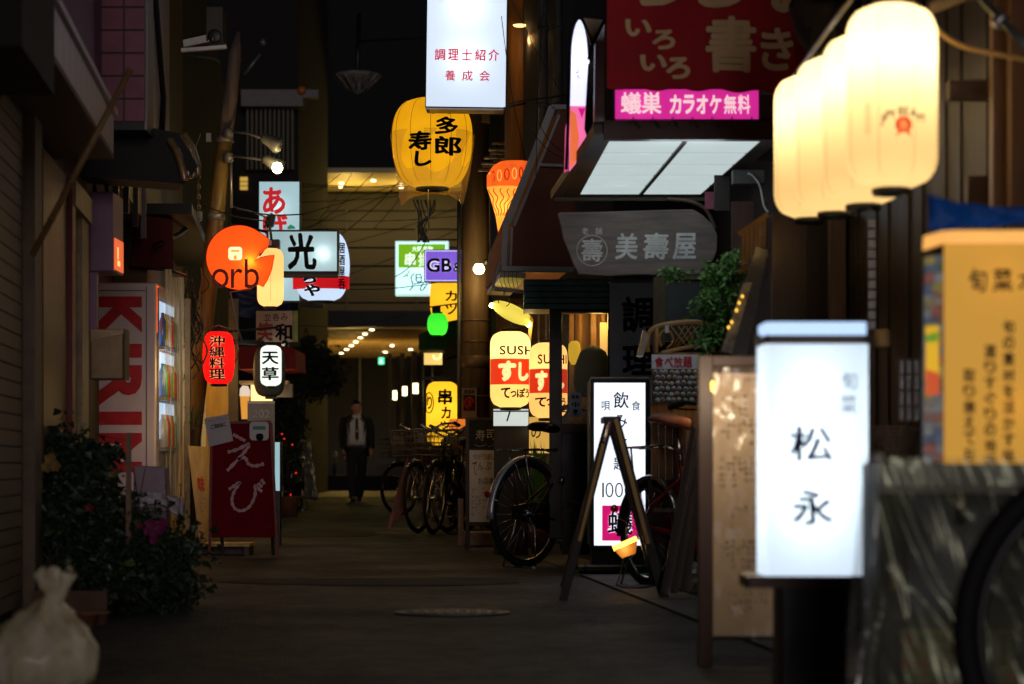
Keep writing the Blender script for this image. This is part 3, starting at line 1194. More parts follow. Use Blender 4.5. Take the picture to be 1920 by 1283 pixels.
# right row
r1 = thing('izakaya_house', 'near right house of dark boards behind the lantern row and amber sign', 'building', (RW(7), 7, 0))
seg(MB(), 'R', 5.0, 10.2, -.25, 3, 0, 6).build('wall', mat('near_wall', (.012, .009, .008), .7), r1)
for k in range(24):
    a = 6.2 + k * .16
    seg(MB(), 'R', a, a + .15, -.24 + .006 * (k % 3), .02, 0, 2.6).build('wall_board', mat('wall_board', (.013, .008, .007), .55, stretch=(1, 1, .1), scale=30), r1)
for (x0, x1, D_) in ((1862, 1888, 7.1), (1896, 1925, 7.0)):
    MB().pb(x0, -20, x1, 420, D_, .06).build('timber_post', mat('timber_warm', (.12, .055, .02), .5, stretch=(1, 1, .1), scale=30), r1)
MB().pb(1780, 150, 1925, 185, 7.3, .06).build('timber_beam', mat('timber_dark', (.04, .018, .012), .6), r1)
MB().pb(1815, 330, 1850, 395, 7.4, .06).build('timber_bracket', mat('timber_dark', (.04, .018, .012), .6), r1)
r2 = thing('grill_house', 'right house of dark brown plaster with a lit canopy and a carved wooden name board', 'building', (RW(12), 12, 0))
seg(MB(), 'R', 10.22, 14.65, -.55, 3, 0, 6).build('wall', mat('grill_wall', (.03, .02, .018), .7), r2)
# boards, conduit and box on the wall right of the lit canopy
for (x0, y0, x1, y1, dd, c_) in ((1372, 378, 1412, 520, 12.4, (.09, .035, .025)), (1414, 378, 1440, 520, 12.42, (.05, .025, .02)), (1340, 300, 1368, 395, 12.6, (.04, .03, .028)), (1390, 262, 1452, 300, 12.3, (.03, .022, .02))):
    MB().pb(x0, y0, x1, y1, dd, .04).build('wall_board', mat('grill_board_%d' % x0, c_, .6, stretch=(1, 1, .1), scale=30), r2)
MB().pb(1322, 360, 1345, 392, 12.7, .02).build('pink_notice', mat('pink_notice', (.35, .08, .14), .6, bump=0), r2)
MB().pb(1374, 318, 1434, 345, 12.2, .08).build('junction_box', mat('jbox_grey', (.09, .09, .085), .5), r2, bevel=.005)
mb = MB(); mb.tube(spline([P(1402, 325, 12.15), P(1412, 330, 12.15), P(1425, 350, 12.15), P(1432, 385, 12.15), P(1440, 398, 12.15)], 6), .006, 6); mb.build('white_cable', white_p, r2)
MB().pb(1448, 400, 1512, 600, 9.6, .05).build('timber_panel', mat('timber_mid', (.07, .05, .04), .6, stretch=(1, 1, .1), scale=30), r2)
MB().pb(1556, 395, 1600, 600, 9.4, .05).build('timber_post', mat('timber_mid2', (.14, .08, .055), .6, stretch=(1, 1, .1), scale=30), r2)
MB().pb(1512, 398, 1556, 600, 9.65, .03).build('timber_panel', mat('timber_mid3', (.04, .028, .022), .6, stretch=(1, 1, .1), scale=30), r2)
r3 = thing('sushi_house', 'sushi shop house amid the right row with dark upper wall and drain pipes', 'building', (RW(17), 17, 0))
seg(MB(), 'R', 15.42, 16.6, -.4, 3, 0, 6).build('wall', wl2, r3)
seg(MB(), 'R', 17.6, 21, -.0, 3, 0, 7).build('wall', mat('slate_wall', (.045, .055, .07), .6), r3)
seg(MB(), 'R', 16.6, 17.6, -.4, 3, 2.4, 6).build('wall', wl2, r3)
for px in (1018, 1046):
    x = PX(px, 17.4)
    mb = MB(); mb.tube([(x, 17.4, 2.6), (x, 17.4, 5.4)], .035, 10)
    for z in (3.2, 3.75, 4.3): mb.lathe((x, 17.4, z), [(.035, 0), (.045, .005), (.045, .03), (.035, .035)], 10)
    mb.build('drain_pipe', mat('slate_pipe', (.1, .12, .15), .5), r3)
r4 = thing('skewer_house', 'far right house with green canopy and a row of small wall lamps', 'building', (RW(30), 30, 0))
seg(MB(), 'R', 21.02, 26.6, -.2, 4, 0, 7.5).build('wall', mat('far_right_wall', (.05, .035, .02), .75), r4)
seg(MB(), 'R', 26.62, 45.5, -.1, 4, 0, 2.5).build('wall', mat('far_right_wall', (1, 1, 1)), r4)
D = 28.5
mb = MB(); mb.prism([P(785, 628, D), P(785, 655, D), P(865, 655, D), P(865, 598, D), P(830, 605, D)], (0, 1.6, 0)); mb.build('green_canopy', mat('canopy_green', (.01, .07, .035), .6), r4)
mb = MB(); mb.prism([P(838, 640, 27.2), P(835, 672, 27.2), P(872, 660, 27.2), P(872, 622, 27.2)], (0, .6, 0)); mb.build('canopy', mat('canopy_dk', (.03, .03, .03), .6), r4)
mb = MB(); mb.pb(795, 660, 829, 684, 29.5, .05); mb.build('transom_window', glow('transom', (1, .66, .18), .95), r4)
mb = MB()
mb.tube([P(812, 666, 29.4), P(814, 672, 29.4), P(820, 674, 29.4), P(826, 670, 29.4), P(827, 663, 29.4)], .012, 6); mb.build('neon_tube', glow('neon', (1, .8, .3), 2), r4)
for i, (x, dd) in enumerate(((728, 44), (750, 41), (772, 38.5), (796, 36))):
    MB().pb(x, 664 - i * 2, x + 6 + i * 2, 860 + i * 10, dd, .12).build('front_post', mat('post_tan', (.14, .09, .045), .6), r4)
for i in range(3):
    x, dd = ((739, 44), (758, 41), (779, 38.5))[i]
    MB().pb(x + 4, 668, x + 13, 868, dd + .3, .03).build('louvre_door', mat('louvre_door', (.07, .045, .025), .5), r4)
for i, (x0, y0, x1, y1, dd) in enumerate(((736.5, 733, 744, 750, 43.2), (754.5, 725, 763, 742, 40.2), (774, 719, 784, 738, 37.6))):
    l_ = ('leftmost and farthest of three small warm wall lamps on the far right row', 'middle of three small warm wall lamps on the far right row', 'rightmost of three small warm wall lamps, beside the yellow skewer lantern')[i]
    t = thing('wall_lamp', l_, 'lamp', P((x0 + x1) / 2, y1, dd), 'small wall lamps on the far right row')
    MB().pb(x0, y0, x1, y1, dd, .06).build('glass', glow('wall_lamp_glass', (1, .8, .4), 4), t)
    plight(t, P((x0 + x1) / 2, (y0 + y1) / 2, dd - .25), 3, (1, .78, .42), .05)
    mb = MB(); mb.pb(x0 - .6, y0 - 2, x1 + .6, y0 - .1, dd - .01, .08); mb.pb(x0 - .6, y1 + .1, x1 + .6, y1 + 2, dd - .01, .08); mb.build('cap', black, t)

# ================================================================== LEFT SIDE THINGS
W_COOL = (.62, .82, 1.0)
# ---- vending machine
D = 17.0
vm_body = mat('vending_white', (.8, .66, .74), .4, var=.12, scale=3, bump=.05)
x1 = PX(292, D); x0 = PX(180, D)
t = thing('vending_machine', 'tall white drink vending machine with red KIRIN lettering down its side', 'vending machine', (x0, D, 0))
zt = PZ(530, D)
MB().bx(x0, x1, D, D + .95, .04, zt).build('cabinet', vm_body, t, bevel=.012)
mb = MB(); mb.bx(PX(274, D), PX(275.2, D), D - .003, D, .06, zt - .03); mb.bx(PX(184, D), PX(272, D), D - .003, D, zt - .06, zt - .055); mb.build('panel_seam', dark, t)
# letters turned a quarter: reading downwards
def vert_letter(ch, x0_, y0_, x1_, y1_, D_, m, par):
    vs, fs, a, b, e, g_ = glyph(ch, .055)
    mb = MB()
    nv = []
    for v in vs:
        u = (v.x - a) / (b - a); w = (v.y - e) / (g_ - e)
        nv.append(P(x0_ + w * (x1_ - x0_), y0_ + u * (y1_ - y0_), D_ - .004))
    mb.add(nv, fs)
    return mb.build('letter', m, par)
rk = mat('kirin_red', (.62, .012, .02), .4, bump=0)
for ch, ya, yb in (('K', 556, 632), ('I', 645, 671), ('R', 685, 762), ('I', 772, 797), ('N', 812, 886)):
    vert_letter(ch, 184, ya, 266, yb, D, rk, t)
# lit product window on the alley face
gx = x1
sh = mat('shelf_grey', (.3, .3, .32), .4)
mb = MB()
mb.bx(gx, gx + .015, D + .04, D + .9, zt - .1, zt - .03); mb.bx(gx, gx + .015, D + .04, D + .9, .1, zt - 1.1)
mb.bx(gx, gx + .015, D + .04, D + .07, zt - 1.1, zt - .1)
mb.build('door_frame', mat('vending_door', (.3, .28, .3), .35), t, bevel=.003)
vg = glow('vending_light', (.55, .75, 1), .75)
for k in range(3):
    za = zt - .12 - k * .36
    seg_ = MB().bx(gx + .002, gx + .006, D + .09, D + .88, za - .32, za)
    seg_.build('lit_display', vg, t)
    MB().bx(gx + .006, gx + .05, D + .08, D + .9, za - .345, za - .32).build('shelf', sh, t)
    for q in range(7):
        c = random.choice([(.6, .1, .05), (.7, .5, .1), (.1, .2, .5), (.6, .6, .6), (.1, .35, .15)])
        mb = MB(); mb.lathe((gx + .027, D + .14 + q * .11, za - .319), [(.022, 0), (.026, .01), (.026, .17), (.012, .21), (.012, .235), (0, .236)], 10)
        mb.build('drink_bottle', mat('bottle_%d' % int(c[0] * 10 + c[2] * 100), c, .2, bump=0, coat=.5), t)
mb = MB(); mb.bx(gx + .001, gx + .007, D + .04, D + .12, zt - .35, zt - .02); mb.build('red_light', glow('vend_red', (1, .12, .03), 1.2), t)
plight(t, (gx + .25, D + .4, zt - .5), .8, (.6, .75, 1), .1, 'display_light')

# ---- pink sign box above
D = 13.4
t = thing('sign_box', 'lilac hanging box sign with small lit orange front above the vending machine', 'sign', P(190, 508, D))
MB().pb(168, 360, 212, 508, D, .35).build('case', mat('lilac_case', (.34, .19, .3), .45, var=.12), t, bevel=.006)
x = PX(212.3, D)
MB().bx(x, x + .004, D + .03, D + .33, PZ(504, D), PZ(445, D)).build('lit_front', glow('orange_front', (1, .16, .05), .8), t)
mb = MB(); mb.bx(x + .004, x + .006, D + .12, D + .2, PZ(495, D), PZ(485, D)); mb.bx(x + .004, x + .006, D + .12, D + .15, PZ(482, D), PZ(460, D)); mb.build('mark', glow('yellow_mark', (1, .7, .2), 1.1), t)
for x_ in (178, 200):
    mb = MB(); mb.tube([P(x_, 360, D + .1), P(x_, 330, D + .1)], .012); mb.build('bracket', black, t)
# support post below it
MB().pb(168, 509, 182, 620, D + .05, .05).build('post', mat('lilac_case', (1, 1, 1)), t)
# ---- brass box
D = 12.4
t = thing('meter_box', 'dull brass meter box with curved lid fixed beside the vending machine', 'box', P(200, 712, D))
MB().pb(168, 617, 231, 712, D, .14).build('box', mat('dull_brass', (.22, .15, .08), .32, .6, scale=4), t, bevel=.008)
mb = MB(); mb.pprism([(170, 640), (231, 626), (231, 618), (170, 618)], D - .012, .01); mb.build('lid', mat('dull_brass2', (.3, .22, .12), .3, .6), t)
mb = MB(); mb.pb(231.5, 617, 234, 712, D - .003, .15); mb.build('edge', black, t)

# ---- red awning over the vinyl curtain
D = 18.3
t = thing('cloth_awning', 'small dark red cloth awning above the golden vinyl curtain', 'awning', P(280, 500, D))
mb = MB(); mb.prism([P(243, 500, D), P(325, 507, D), P(324, 412, D), P(262, 402, D)], (-.1, .55, .1)); mb.build('cloth', mat('awning_deep', (.1, .008, .012), .8, scale=5), t)
mb = MB(); mb.tube([P(243, 501, D - .01), P(325, 508, D - .01)], .01); mb.build('rail', black, t)
# ---- tiled roof of the near house with round gold lit tile ends
D = 12.9
t = thing('tiled_awning', 'black sloping awning with rounded roof tiles catching gold light at its end', 'awning', P(250, 345, D))
mb = MB(); mb.prism([P(150, 330, D), P(345, 345, D), P(372, 312, D), P(335, 250, D), P(213, 225, D), P(150, 262, D)], (-.1, .5, .02)); mb.build('hood', mat('hood_black', (.012, .011, .01), .7, scale=5), t)
gold = mat('tile_gold_lit', (.26, .16, .07), .25, .2, coat=.4)  # gold light on the tile ends put into their colour
for k in range(4):
    mb = MB()
    a = [P(318 + k * 9, 262 - k * 3, D - .03 + k * .08), P(332 + k * 9, 285 - k * 3, D - .05 + k * .08), P(343 + k * 9, 320 - k * 3, D - .06 + k * .08), P(346 + k * 8, 338 - k * 3, D - .06 + k * .08)]
    mb.tube(spline(a, 5), .02, 10)
    mb.build('roof_tile', gold, t)
# chain and fittings near the pole
t = thing('hanging_chain', 'short gold glinting chain hanging by the leaning pole', 'chain', P(372, 400, 13.2))
for k in range(9):
    c = P(372 + (k % 2), 322 + k * 9.5, 13.2)
    mb = MB()
    n = 12
    ax = Vector((1, 0, 0)) if k % 2 else Vector((0, 1, 0))
    mb.tube([c + ax * math.cos(2 * math.pi * i / n) * .007 + Vector((0, 0, 1)) * math.sin(2 * math.pi * i / n) * .016 for i in range(n)], .0032, 6, closed=True)
    mb.build('link', mat('brass', (1, 1, 1)), t)

# ---- vinyl curtain
D = 17.4
vin = clear('vinyl_gold', (.95, .8, .5), .16, .5, .9, 5, (1, 1, .25))
t = thing('vinyl_curtain', 'golden lit clear vinyl curtain hanging in folds beside the vending machine', 'curtain', P(325, 1040, D))
def curtain(x0_, x1_, y0_, y1_, D_, folds, amp, m, par, nm='sheet', ny=18, seed=1, taper=0.0):
    rnd = random.Random(seed)
    nx = folds * 8
    ph = rnd.random() * 6
    vs = []
    for j in range(ny + 1):
        v = j / ny
        for i in range(nx + 1):
            u = i / nx
            px = x0_ + (x1_ - x0_) * u + taper * (u - .5) * v * (x1_ - x0_)
            py = y0_ + (y1_ - y0_) * v
            q = P(px, py, D_)
            q.y += amp * (.25 + v) * math.sin(u * folds * 6.283 + ph + 1.3 * math.sin(v * 3 + u * 4)) + .3 * amp * noise.noise(Vector((u * 9, v * 7, seed)))
            vs.append(q)
    fs = [(j * (nx + 1) + i, j * (nx + 1) + i + 1, (j + 1) * (nx + 1) + i + 1, (j + 1) * (nx + 1) + i) for j in range(ny) for i in range(nx)]
    return MB().add(vs, [f[::-1] for f in fs], 0, True).build(nm, m, par)
curtain(308, 322, 505, 960, D, 2, .05, vin, t, seed=1)
curtain(322, 346, 520, 1000, D + .3, 3, .05, vin, t, seed=2)
curtain(312, 342, 930, 1042, D - .5, 2, .04, mat('gold_cloth', (.5, .3, .06), .35, scale=4, var=.5), t, 'gold_cloth', seed=3)
mb = MB(); mb.tube([P(306, 503, D), P(348, 517, D + .35)], .012); mb.build('rail', black, t)
MB().pb(346, 560, 356, 1035, D + .35, .06).build('side_post', mat('post_cream', (.3, .22, .12), .5), t)
plight(t, P(330, 700, D - .3), 3.0, (1, .62, .15), .15, 'vinyl_fill_light')  # unseen warm light added before the curtain for its gold tone
# ---- yellow wall board behind red lantern
D = 22.6
t = thing('wall_board', 'plain ochre wall board lit warm behind the red lantern', 'board', P(410, 900, D))
MB().pb(386, 700, 428, 905, D, .05).build('board', mat('ochre_board', (.55, .33, .07), .5, stretch=(1, 1, .15), scale=12), t)
MB().pb(428.5, 560, 446, 905, D - .02, .07).build('edge_post', mat('post_dk', (.1, .07, .04), .5), t)
plight(t, P(410, 690, D - .5), 4, (1, .65, .2), .05, 'shop_light')

# ---- beer poster
D = 24.6
t = thing('beer_poster', 'small poster of a beer glass beside the bright shop front', 'poster', P(458, 800, D))
MB().pb(446, 722, 470, 800, D, .02).build('sheet', mat('poster_dark', (.12, .05, .02), .6), t)
mb = MB(); mb.prism([P(450, 742, D - .004), P(453, 786, D - .004), P(466, 786, D - .004), P(468, 742, D - .004)], (0, .003, 0)); mb.build('glass_print', glow('beer', (1, .42, .06), .7), t)
mb = MB(); mb.pprism([(449, 743), (469, 743), (469, 733), (465, 724), (455, 723), (450, 729)], D - .005, .004); mb.build('foam_print', glow('foam', (1, .8, .62), .75), t)

# ---- leaning utility pole
D = 20.0
t = thing('utility_pole', 'leaning pole, gold lit below and grey above, behind the orange sign', 'pole', (PX(338, D), D, 0))
pa = [P(338, 1015, D), P(392, 530, D), P(405, 400, D), P(421, 265, D)]
pb_ = [P(421, 264, D), P(432, 180, D), P(441, 100, D), P(447, 60, D)]
mb = MB(); mb.tube(pa, [.08, .073, .07, .068], 18); mb.build('lower_pole', mat('pole_gold_lit', (.2, .13, .04), .42, stretch=(1, 1, .06), scale=24, var=.5), t)  # gold light on the lower half put into its colour
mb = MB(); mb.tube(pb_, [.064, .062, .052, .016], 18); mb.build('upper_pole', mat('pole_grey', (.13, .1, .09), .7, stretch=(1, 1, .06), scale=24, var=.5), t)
for yy in (262, 408):
    u = P(421 - (yy - 265) * .118, yy, D)
    mb = MB(); mb.lathe(u - Vector((0, 0, .025)), [(.073, 0), (.078, .004), (.078, .05), (.073, .054)], 18); mb.bx(u.x - .1, u.x - .14, u.y - .11, u.y - .06, u.z - .03, u.z + .04); mb.build('clamp_band', greymetal, t)
mb = MB(); mb.tube([P(433, 300, D - .05), P(434, 390, D - .05)], .012); mb.build('conduit', alu, t)
mb = MB(); mb.tube([P(375, 410, D), P(335, 440, D - 1), P(290, 462, D - 2)], .02); mb.build('stay_bar', black, t)
# two arm lamps
for (ya, hx, hy, lit, lab) in ((246, 500, 268, False, 'unlit grey street lamp on the upper arm of the leaning pole'), (292, 503, 308, True, 'brightly lit street lamp on the lower arm of the leaning pole')):
    s_ = thing('street_lamp', lab, 'lamp', P(430, ya, D), 'lamps on the leaning pole')
    mb = MB()
    mb.tube([P(424, ya, D - .08), P(465, ya + 4, D - .2), P(hx - 8, hy - 8, D - .3)], .011, 8)
    mb.lathe(P(428, ya + 4, D - .1), [(.03, -.04), (.045, -.02), (.045, .03), (.03, .04)], 12)
    mb.build('arm', mat('lamp_grey', (.2, .21, .22), .4, .4), s_)
    c = P(hx + 10, hy - 1, D - .34)
    mb = MB()
    mt = Matrix.Rotation(R(-62), 3, 'Y')
    mb.lathe(c, [(.028, -.1), (.04, -.07), (.055, 0), (.07, .05), (.066, .075)], 16, mat=mt.inverted() @ Matrix.Rotation(R(180), 3, 'X') if False else Matrix.Rotation(R(118), 3, 'Y'))
    if lit:
        pass
    mb.build('lamp_head', mat('lamp_grey', (1, 1, 1)), s_)
    if lit:
        mb = MB(); mb.lathe(P(520, 315, D - .4), [(0, -.045), (.03, -.035), (.045, 0), (.03, .035), (0, .045)], 16)
        mb.build('bulb', glow('street_bulb', (1, .88, .45), 30), s_)
        plight(s_, P(516, 326, D - .55), 6, (1, .68, .2), .05)
    else:
        mb = MB(); mb.lathe(P(519, 277, D - .36), [(0, -.04), (.03, -.03), (.045, 0), (0, .01)], 16); mb.build('lens', mat('lens_grey', (.3, .32, .34), .2), s_)

# ---- air conditioner, top
D = 21
t = thing('air_conditioner', 'dim grey air conditioner unit on brackets high on the left wall', 'air conditioner', P(380, 100, D))
MB().pb(386, 12, 418, 78, D, .3).build('case', mat('ac_grey', (.07, .066, .06), .6), t, bevel=.01)
mb = MB(); mb.lathe(P(402, 68, D - .01), [(.05, -.004), (.06, 0), (.05, .004)], 20, mat=Matrix.Rotation(R(90), 3, 'X')); mb.build('fan_grille', black, t)
mb = MB(); mb.bar(P(340, 95, D), P(425, 88, D), .05, .03); mb.build('bracket', mat('ac_grey2', (1, 1, 1)), t); mb = MB(); mb.bar(P(345, 82, D + .1), P(400, 70, D), .03, .06); mb.build('bracket', mat('ac_grey2', (.015, .015, .015), .6), t)
mb = MB(); mb.tube([P(350, 105, D - .1), P(385, 108, D - .1), P(405, 112, D - .1), P(412, 118, D - .1)], .012); mb.build('pipe', mat('ac_grey', (1, 1, 1)), t)
t = thing('antenna_arm', 'small thin antenna arm above the louvred corner building', 'antenna', P(478, 100, 30))
mb = MB(); mb.tube([P(458, 140, 30), P(488, 102, 30)], .02); mb.build('arm', greymetal, t)
mb = MB(); mb.lathe(P(493, 80, 30), [(0, -.05), (.04, -.03), (.05, 0), (.03, .04), (0, .05)], 10); mb.build('head', greymetal, t)

# faint ornate street lamp high up
D = 44
t = thing('ornate_lamp', 'unlit ornate white bell shaped street lamp hanging high against the dark sky', 'lamp', P(670, 178, D))
mb = MB()
c = P(670, 178, D)
k = D / F
prof = [(0, 0), (4, 2), (10, 6), (18, 12), (20, 20), (30, 26), (42, 33), (44, 38), (30, 42), (12, 44), (0, 45)]
mb.lathe(c, [(r * k, z * k) for r, z in prof], 28); mb.build('bell_shade', mat('lamp_ivory', (.2, .18, .16), .5, scale=10, var=.6), t)
mb = MB()
for a in range(0, 360, 30):
    mb.tube([c + Vector((math.cos(R(a)) * 44 * k, math.sin(R(a)) * 44 * k, 36 * k)), c + Vector((math.cos(R(a)) * 31 * k, math.sin(R(a)) * 31 * k, 24 * k)), c + Vector((math.cos(R(a)) * 19 * k, math.sin(R(a)) * 19 * k, 10 * k))], .025, 5)
mb.build('rib', mat('lamp_ivory', (1, 1, 1)), t)
mb = MB(); mb.tube([c + Vector((0, 0, 44 * k)), c + Vector((0, .5, 160 * k))], .04); mb.tube([c + Vector((0, 0, 100 * k)), P(1010, 60, D)], .02); mb.build('cable', black, t)

# ---- orange disc sign
D = 18.6
t = thing('disc_sign', 'glowing orange disc sign with orb lettering and a notch cut in its right side', 'sign', P(450, 543, D))
pts = []
for i in range(40):
    a = R(55 + 250 * i / 39)
    pts.append((448 + 61 * math.cos(a), 483 - 60 * math.sin(a)))
low = [(492, 537), (500, 524), (508, 505), (513, 478)]
cut = [(500, 481), (488, 484), (476, 490), (484, 475), (500, 463), (503, 448)]
outl = pts + low + cut
mb = MB(); mb.pprism([(x, y) for x, y in outl], D, .09)
org = paper('orange_acrylic', (1.0, .10, .008), .8, (1, .22, .03), .7)
mb.build('disc', org, t)
plight(t, P(470, 490, D + .045), 1.0, (1, .62, .2), .02)
mb = MB()
q = [P(x, y, D + .02) for x, y in outl]
mb.tube(q, .006, 6, closed=True); mb.build('rim', mat('rim_orange', (.3, .03, .01), .4), t)
mb = MB()
rr = []
for (cx_, cy_, a0) in ((447, 470, 270), (447, 483, 270), (447, 470, 0)): pass
def rrect(x0_, y0_, x1_, y1_, r_, n=5):
    o = []
    for cx_, cy_, a0 in ((x1_ - r_, y0_ + r_, 90), (x0_ + r_, y0_ + r_, 180), (x0_ + r_, y1_ - r_, 270), (x1_ - r_, y1_ - r_, 0)):
        seq = []
        for i in range(n + 1):
            a = R(a0 + 90 * i / n) if True else 0
            seq.append((cx_ + r_ * math.cos(a), cy_ - r_ * math.sin(a)))
        o += seq
    # order: top right (90..180 gives top-left of that corner) needs starting angle 0
    return o
def rrect2(x0_, y0_, x1_, y1_, r_, n=5):
    o = []
    for cx_, cy_, a0 in ((x1_ - r_, y0_ + r_, 0), (x0_ + r_, y0_ + r_, 90), (x0_ + r_, y1_ - r_, 180), (x1_ - r_, y1_ - r_, 270)):
        for i in range(n + 1):
            a = R(a0 + 90 * i / n)
            o.append((cx_ + r_ * math.cos(a), cy_ - r_ * math.sin(a)))
    return o
mb.pprism(rrect2(428, 463, 454, 488, 6), D - .003, .002); mb.build('square_mark', glow('pale_mark', (1, .75, .4), 1.3), t)
mb = MB(); mb.pprism(rrect2(433, 469, 449, 472.5, 1.5), D - .005, .001); mb.pprism(rrect2(438, 479, 444, 487, 2.6), D - .005, .001); mb.build('square_mark_print', glow('pale_mark2', (1, .45, .1), .8), t)
letters(t, word('orb', 397, 486, 486, 541, 0), D, mat('burnt_red', (.25, .02, .01), .5, bump=0), bold=0, lift=.004)
mb = MB(); mb.tube([P(470, 543, D + .05), P(432, 548, D + .05), P(447, 620, D + .05), P(455, 640, D + .1)], .008); mb.build('bracket', greymetal, t)

# ---- beige small lantern with cap
lt_w = paper('lantern_ivory', (.95, .6, .2), .75, (1, .8, .5), .75)
t, sf = lantern('paper_lantern', 'plain ivory paper lantern with black cap just right of the orange disc sign', 482, 466, 532, 575, 19.4, lt_w, power=.22, capf=.5, lampy=.72)
mb = MB(); mb.pb(496, 449, 523, 465, 19.36, .12); mb.build('cap_box', black, t)
mb = MB(); mb.pb(501, 451, 509, 463, 19.355, .002); mb.build('cap_print', white_p, t)
mb = MB(); mb.tube([P(486, 480, 19.3), P(494, 470, 19.3), P(499, 456, 19.3)], .008); mb.build('bracket', black, t)
mb = MB(); mb.tube([P(509, 449, 19.4), P(505, 415, 19.6)], .01); mb.build('hanging_rod', black, t)
letters(t, [('.', 506, 470, 507, 471)], 19.3, ink) if False else None
mb = MB(); mb.tube([(PX(510, 19.4) , sf(PX(510, 19.4), PZ(y, 19.4)) - .001, PZ(y, 19.4)) for y in range(478, 570, 8)], .0012, 4); mb.build('seam', mat('seam_brown', (.3, .18, .08), .6), t)

# ---- vertical white sign with red hiragana
D = 23
wf = paper('acrylic_cool', (.55, .83, .9), .62, (.85, .97, 1), .6, var=.04)
t = lightbox('vertical_sign', 'tall white lit sign with red hiragana, partly behind the black lettered sign', 484, 339, 563, 566, D, .14, wf, black, 2, hots=((522, 390, .9, (.9, 1, 1)), (522, 520, .6, (.9, 1, 1))))
rf = glow('red_print', (.75, .012, .02), .55)
letters(t, [('あ', 492, 351, 534, 402)], D, rf, bold=.035, brush=.1, shear=-.05)
letters(t, [('げ', 494, 402, 541, 448)], D, rf, bold=.03, brush=.1, shear=-.1)
letters(t, [('ら', 530, 508, 548, 520)], D, glow('green_print', (.02, .35, .15), .4), bold=.03)
mb = MB(); mb.pprism([(538, 427), (545, 421), (552, 425), (554, 429), (540, 430)][::-1], D - .003, .002); mb.build('green_mark', glow('green_print', (1, 1, 1), 1), t)
# small camera hanging before it
t = thing('security_camera', 'small black camera hanging before the white sign with red hiragana', 'camera', P(507, 415, 21.6))
mb = MB(); mb.pprism([(496, 418), (500, 430), (512, 424), (516, 404), (509, 399), (501, 404)], 21.6, .08); mb.tube([P(410, 380, 20.2), P(470, 396, 21), P(505, 410, 21.6)], .008); mb.build('housing', black, t, bevel=.004)
mb = MB(); mb.lathe(P(499, 426, 21.57), [(0, -.02), (.025, -.01), (.028, .01), (0, .02)], 12); mb.build('lens', chrome, t)

# ---- light sign
D = 20.6
t = lightbox('name_sign', 'wide white lit sign with one black brush character on a black frame', 500, 431, 635, 512, D, .12, paper('acrylic_cool2', (.45, .68, .72), .62, (.85, .97, 1), .6, var=.04), black, 3.5, hots=((606, 476, 1.6, (.9, 1, 1)), (560, 470, .3, (.9, 1, 1))))
letters(t, [('光', 538, 436, 592, 506)], D, ink, bold=.035, brush=.12, shear=-.05)
mb = MB(); mb.pb(520, 512.5, 634, 520, D + .02, .08); mb.tube([P(500, 435, D + .08), P(430, 420, D - .4)], .012); mb.build('bracket', black, t)

# ---- big round white lantern with red band
D = 22.4
t, sf = lantern('paper_lantern', 'big round white lantern with red band half hidden behind the black lettered sign', 549, 434, 656, 564, D, paper('lantern_cool', (.62, .78, 1), .62, (.9, .96, 1), .6), kind='round', power=.5, lcol=(.85, .93, 1), capf=.45, lampy=.4, sy=.6)
band(t, sf, 549.5, 655.5, 519, 543, D, glow('band_red', (.85, .01, .02), .55))
rr_ = glow('band_white', (.6, .75, 1), .7)
letters(t, [('ら', 570, 515, 596, 534), ('や', 572, 535, 603, 557)], D, glow('white_halo2', (.75, .85, 1), .85), bold=.12, surf=sf, lift=.004, name='lettering_halo')
letters(t, [('か', 583, 470, 608, 494), ('ら', 570, 515, 596, 534), ('や', 572, 535, 603, 557)], D, ink, bold=.05, surf=sf, lift=.006, brush=.08)
letters(t, colm('居酒屋呑', 636, 456, 648, 545, .08), D, ink, bold=.03, surf=sf, lift=.004)
mb = MB(); mb.pb(562, 566, 606, 577, D, .1); mb.build('hanging_bracket', dark, t)

# ---- blue tarp
D = 23.6
t = thing('blue_tarp', 'dark blue tarpaulin folded under the white sign and ivory lantern', 'tarpaulin', P(500, 600, D))
mb = MB()
nx, ny = 12, 8
vs = []
for j in range(ny + 1):
    for i in range(nx + 1):
        u = i / nx; v = j / ny
        q = P(440 + 105 * u, 546 + 48 * v + 12 * (1 - u) * 0 - 10 * u * (1 - v), D)
        q.y += .12 * noise.noise(Vector((u * 4, v * 5, 2)))
        vs.append(q)
mb.add(vs, [(j * (nx + 1) + i, (j + 1) * (nx + 1) + i, (j + 1) * (nx + 1) + i + 1, j * (nx + 1) + i + 1) for j in range(ny) for i in range(nx)], 0, True)
o_ = mb.build('sheet', mat('tarp_blue', (.015, .035, .13), .5), t); o_.modifiers.new('t', 'SOLIDIFY').thickness = .01

# ---- unlit standing bar sign
D = 21.6
t = thing('painted_sign', 'unlit beige board with small writing above one red and one black character', 'sign', P(515, 642, D))
MB().pb(480, 583, 549, 641, D, .05).build('board', mat('board_beige', (.5, .36, .27), .6, var=.15), t, bevel=.004)
mb = MB(); mb.pb(549.5, 583, 558, 641, D + .01, .04); mb.build('edge_strip', mat('edge_green', (.25, .3, .06), .5), t)
letters(t, roww('立呑み', 494, 588, 541, 602, .2), D, mat('brown_ink', (.06, .03, .02), .6, bump=0), bold=.01)
letters(t, [('笑', 482, 604, 512, 640)], D, mat('faded_red', (.3, .03, .03), .6, bump=0), bold=.03, brush=.1)
letters(t, [('和', 516, 607, 548, 639)], D, ink, bold=.035, brush=.06)
t = thing('sign_rail', 'dark horizontal rail carrying lanterns below the beige board', 'rail', P(490, 640, 21.2))
mb = MB(); mb.bar(P(430, 622, 20.6), P(520, 614, 21.4), .02, .02); mb.bar(P(436, 641, 21), P(560, 646, 22.4), .03, .045); mb.build('bar', black, t)
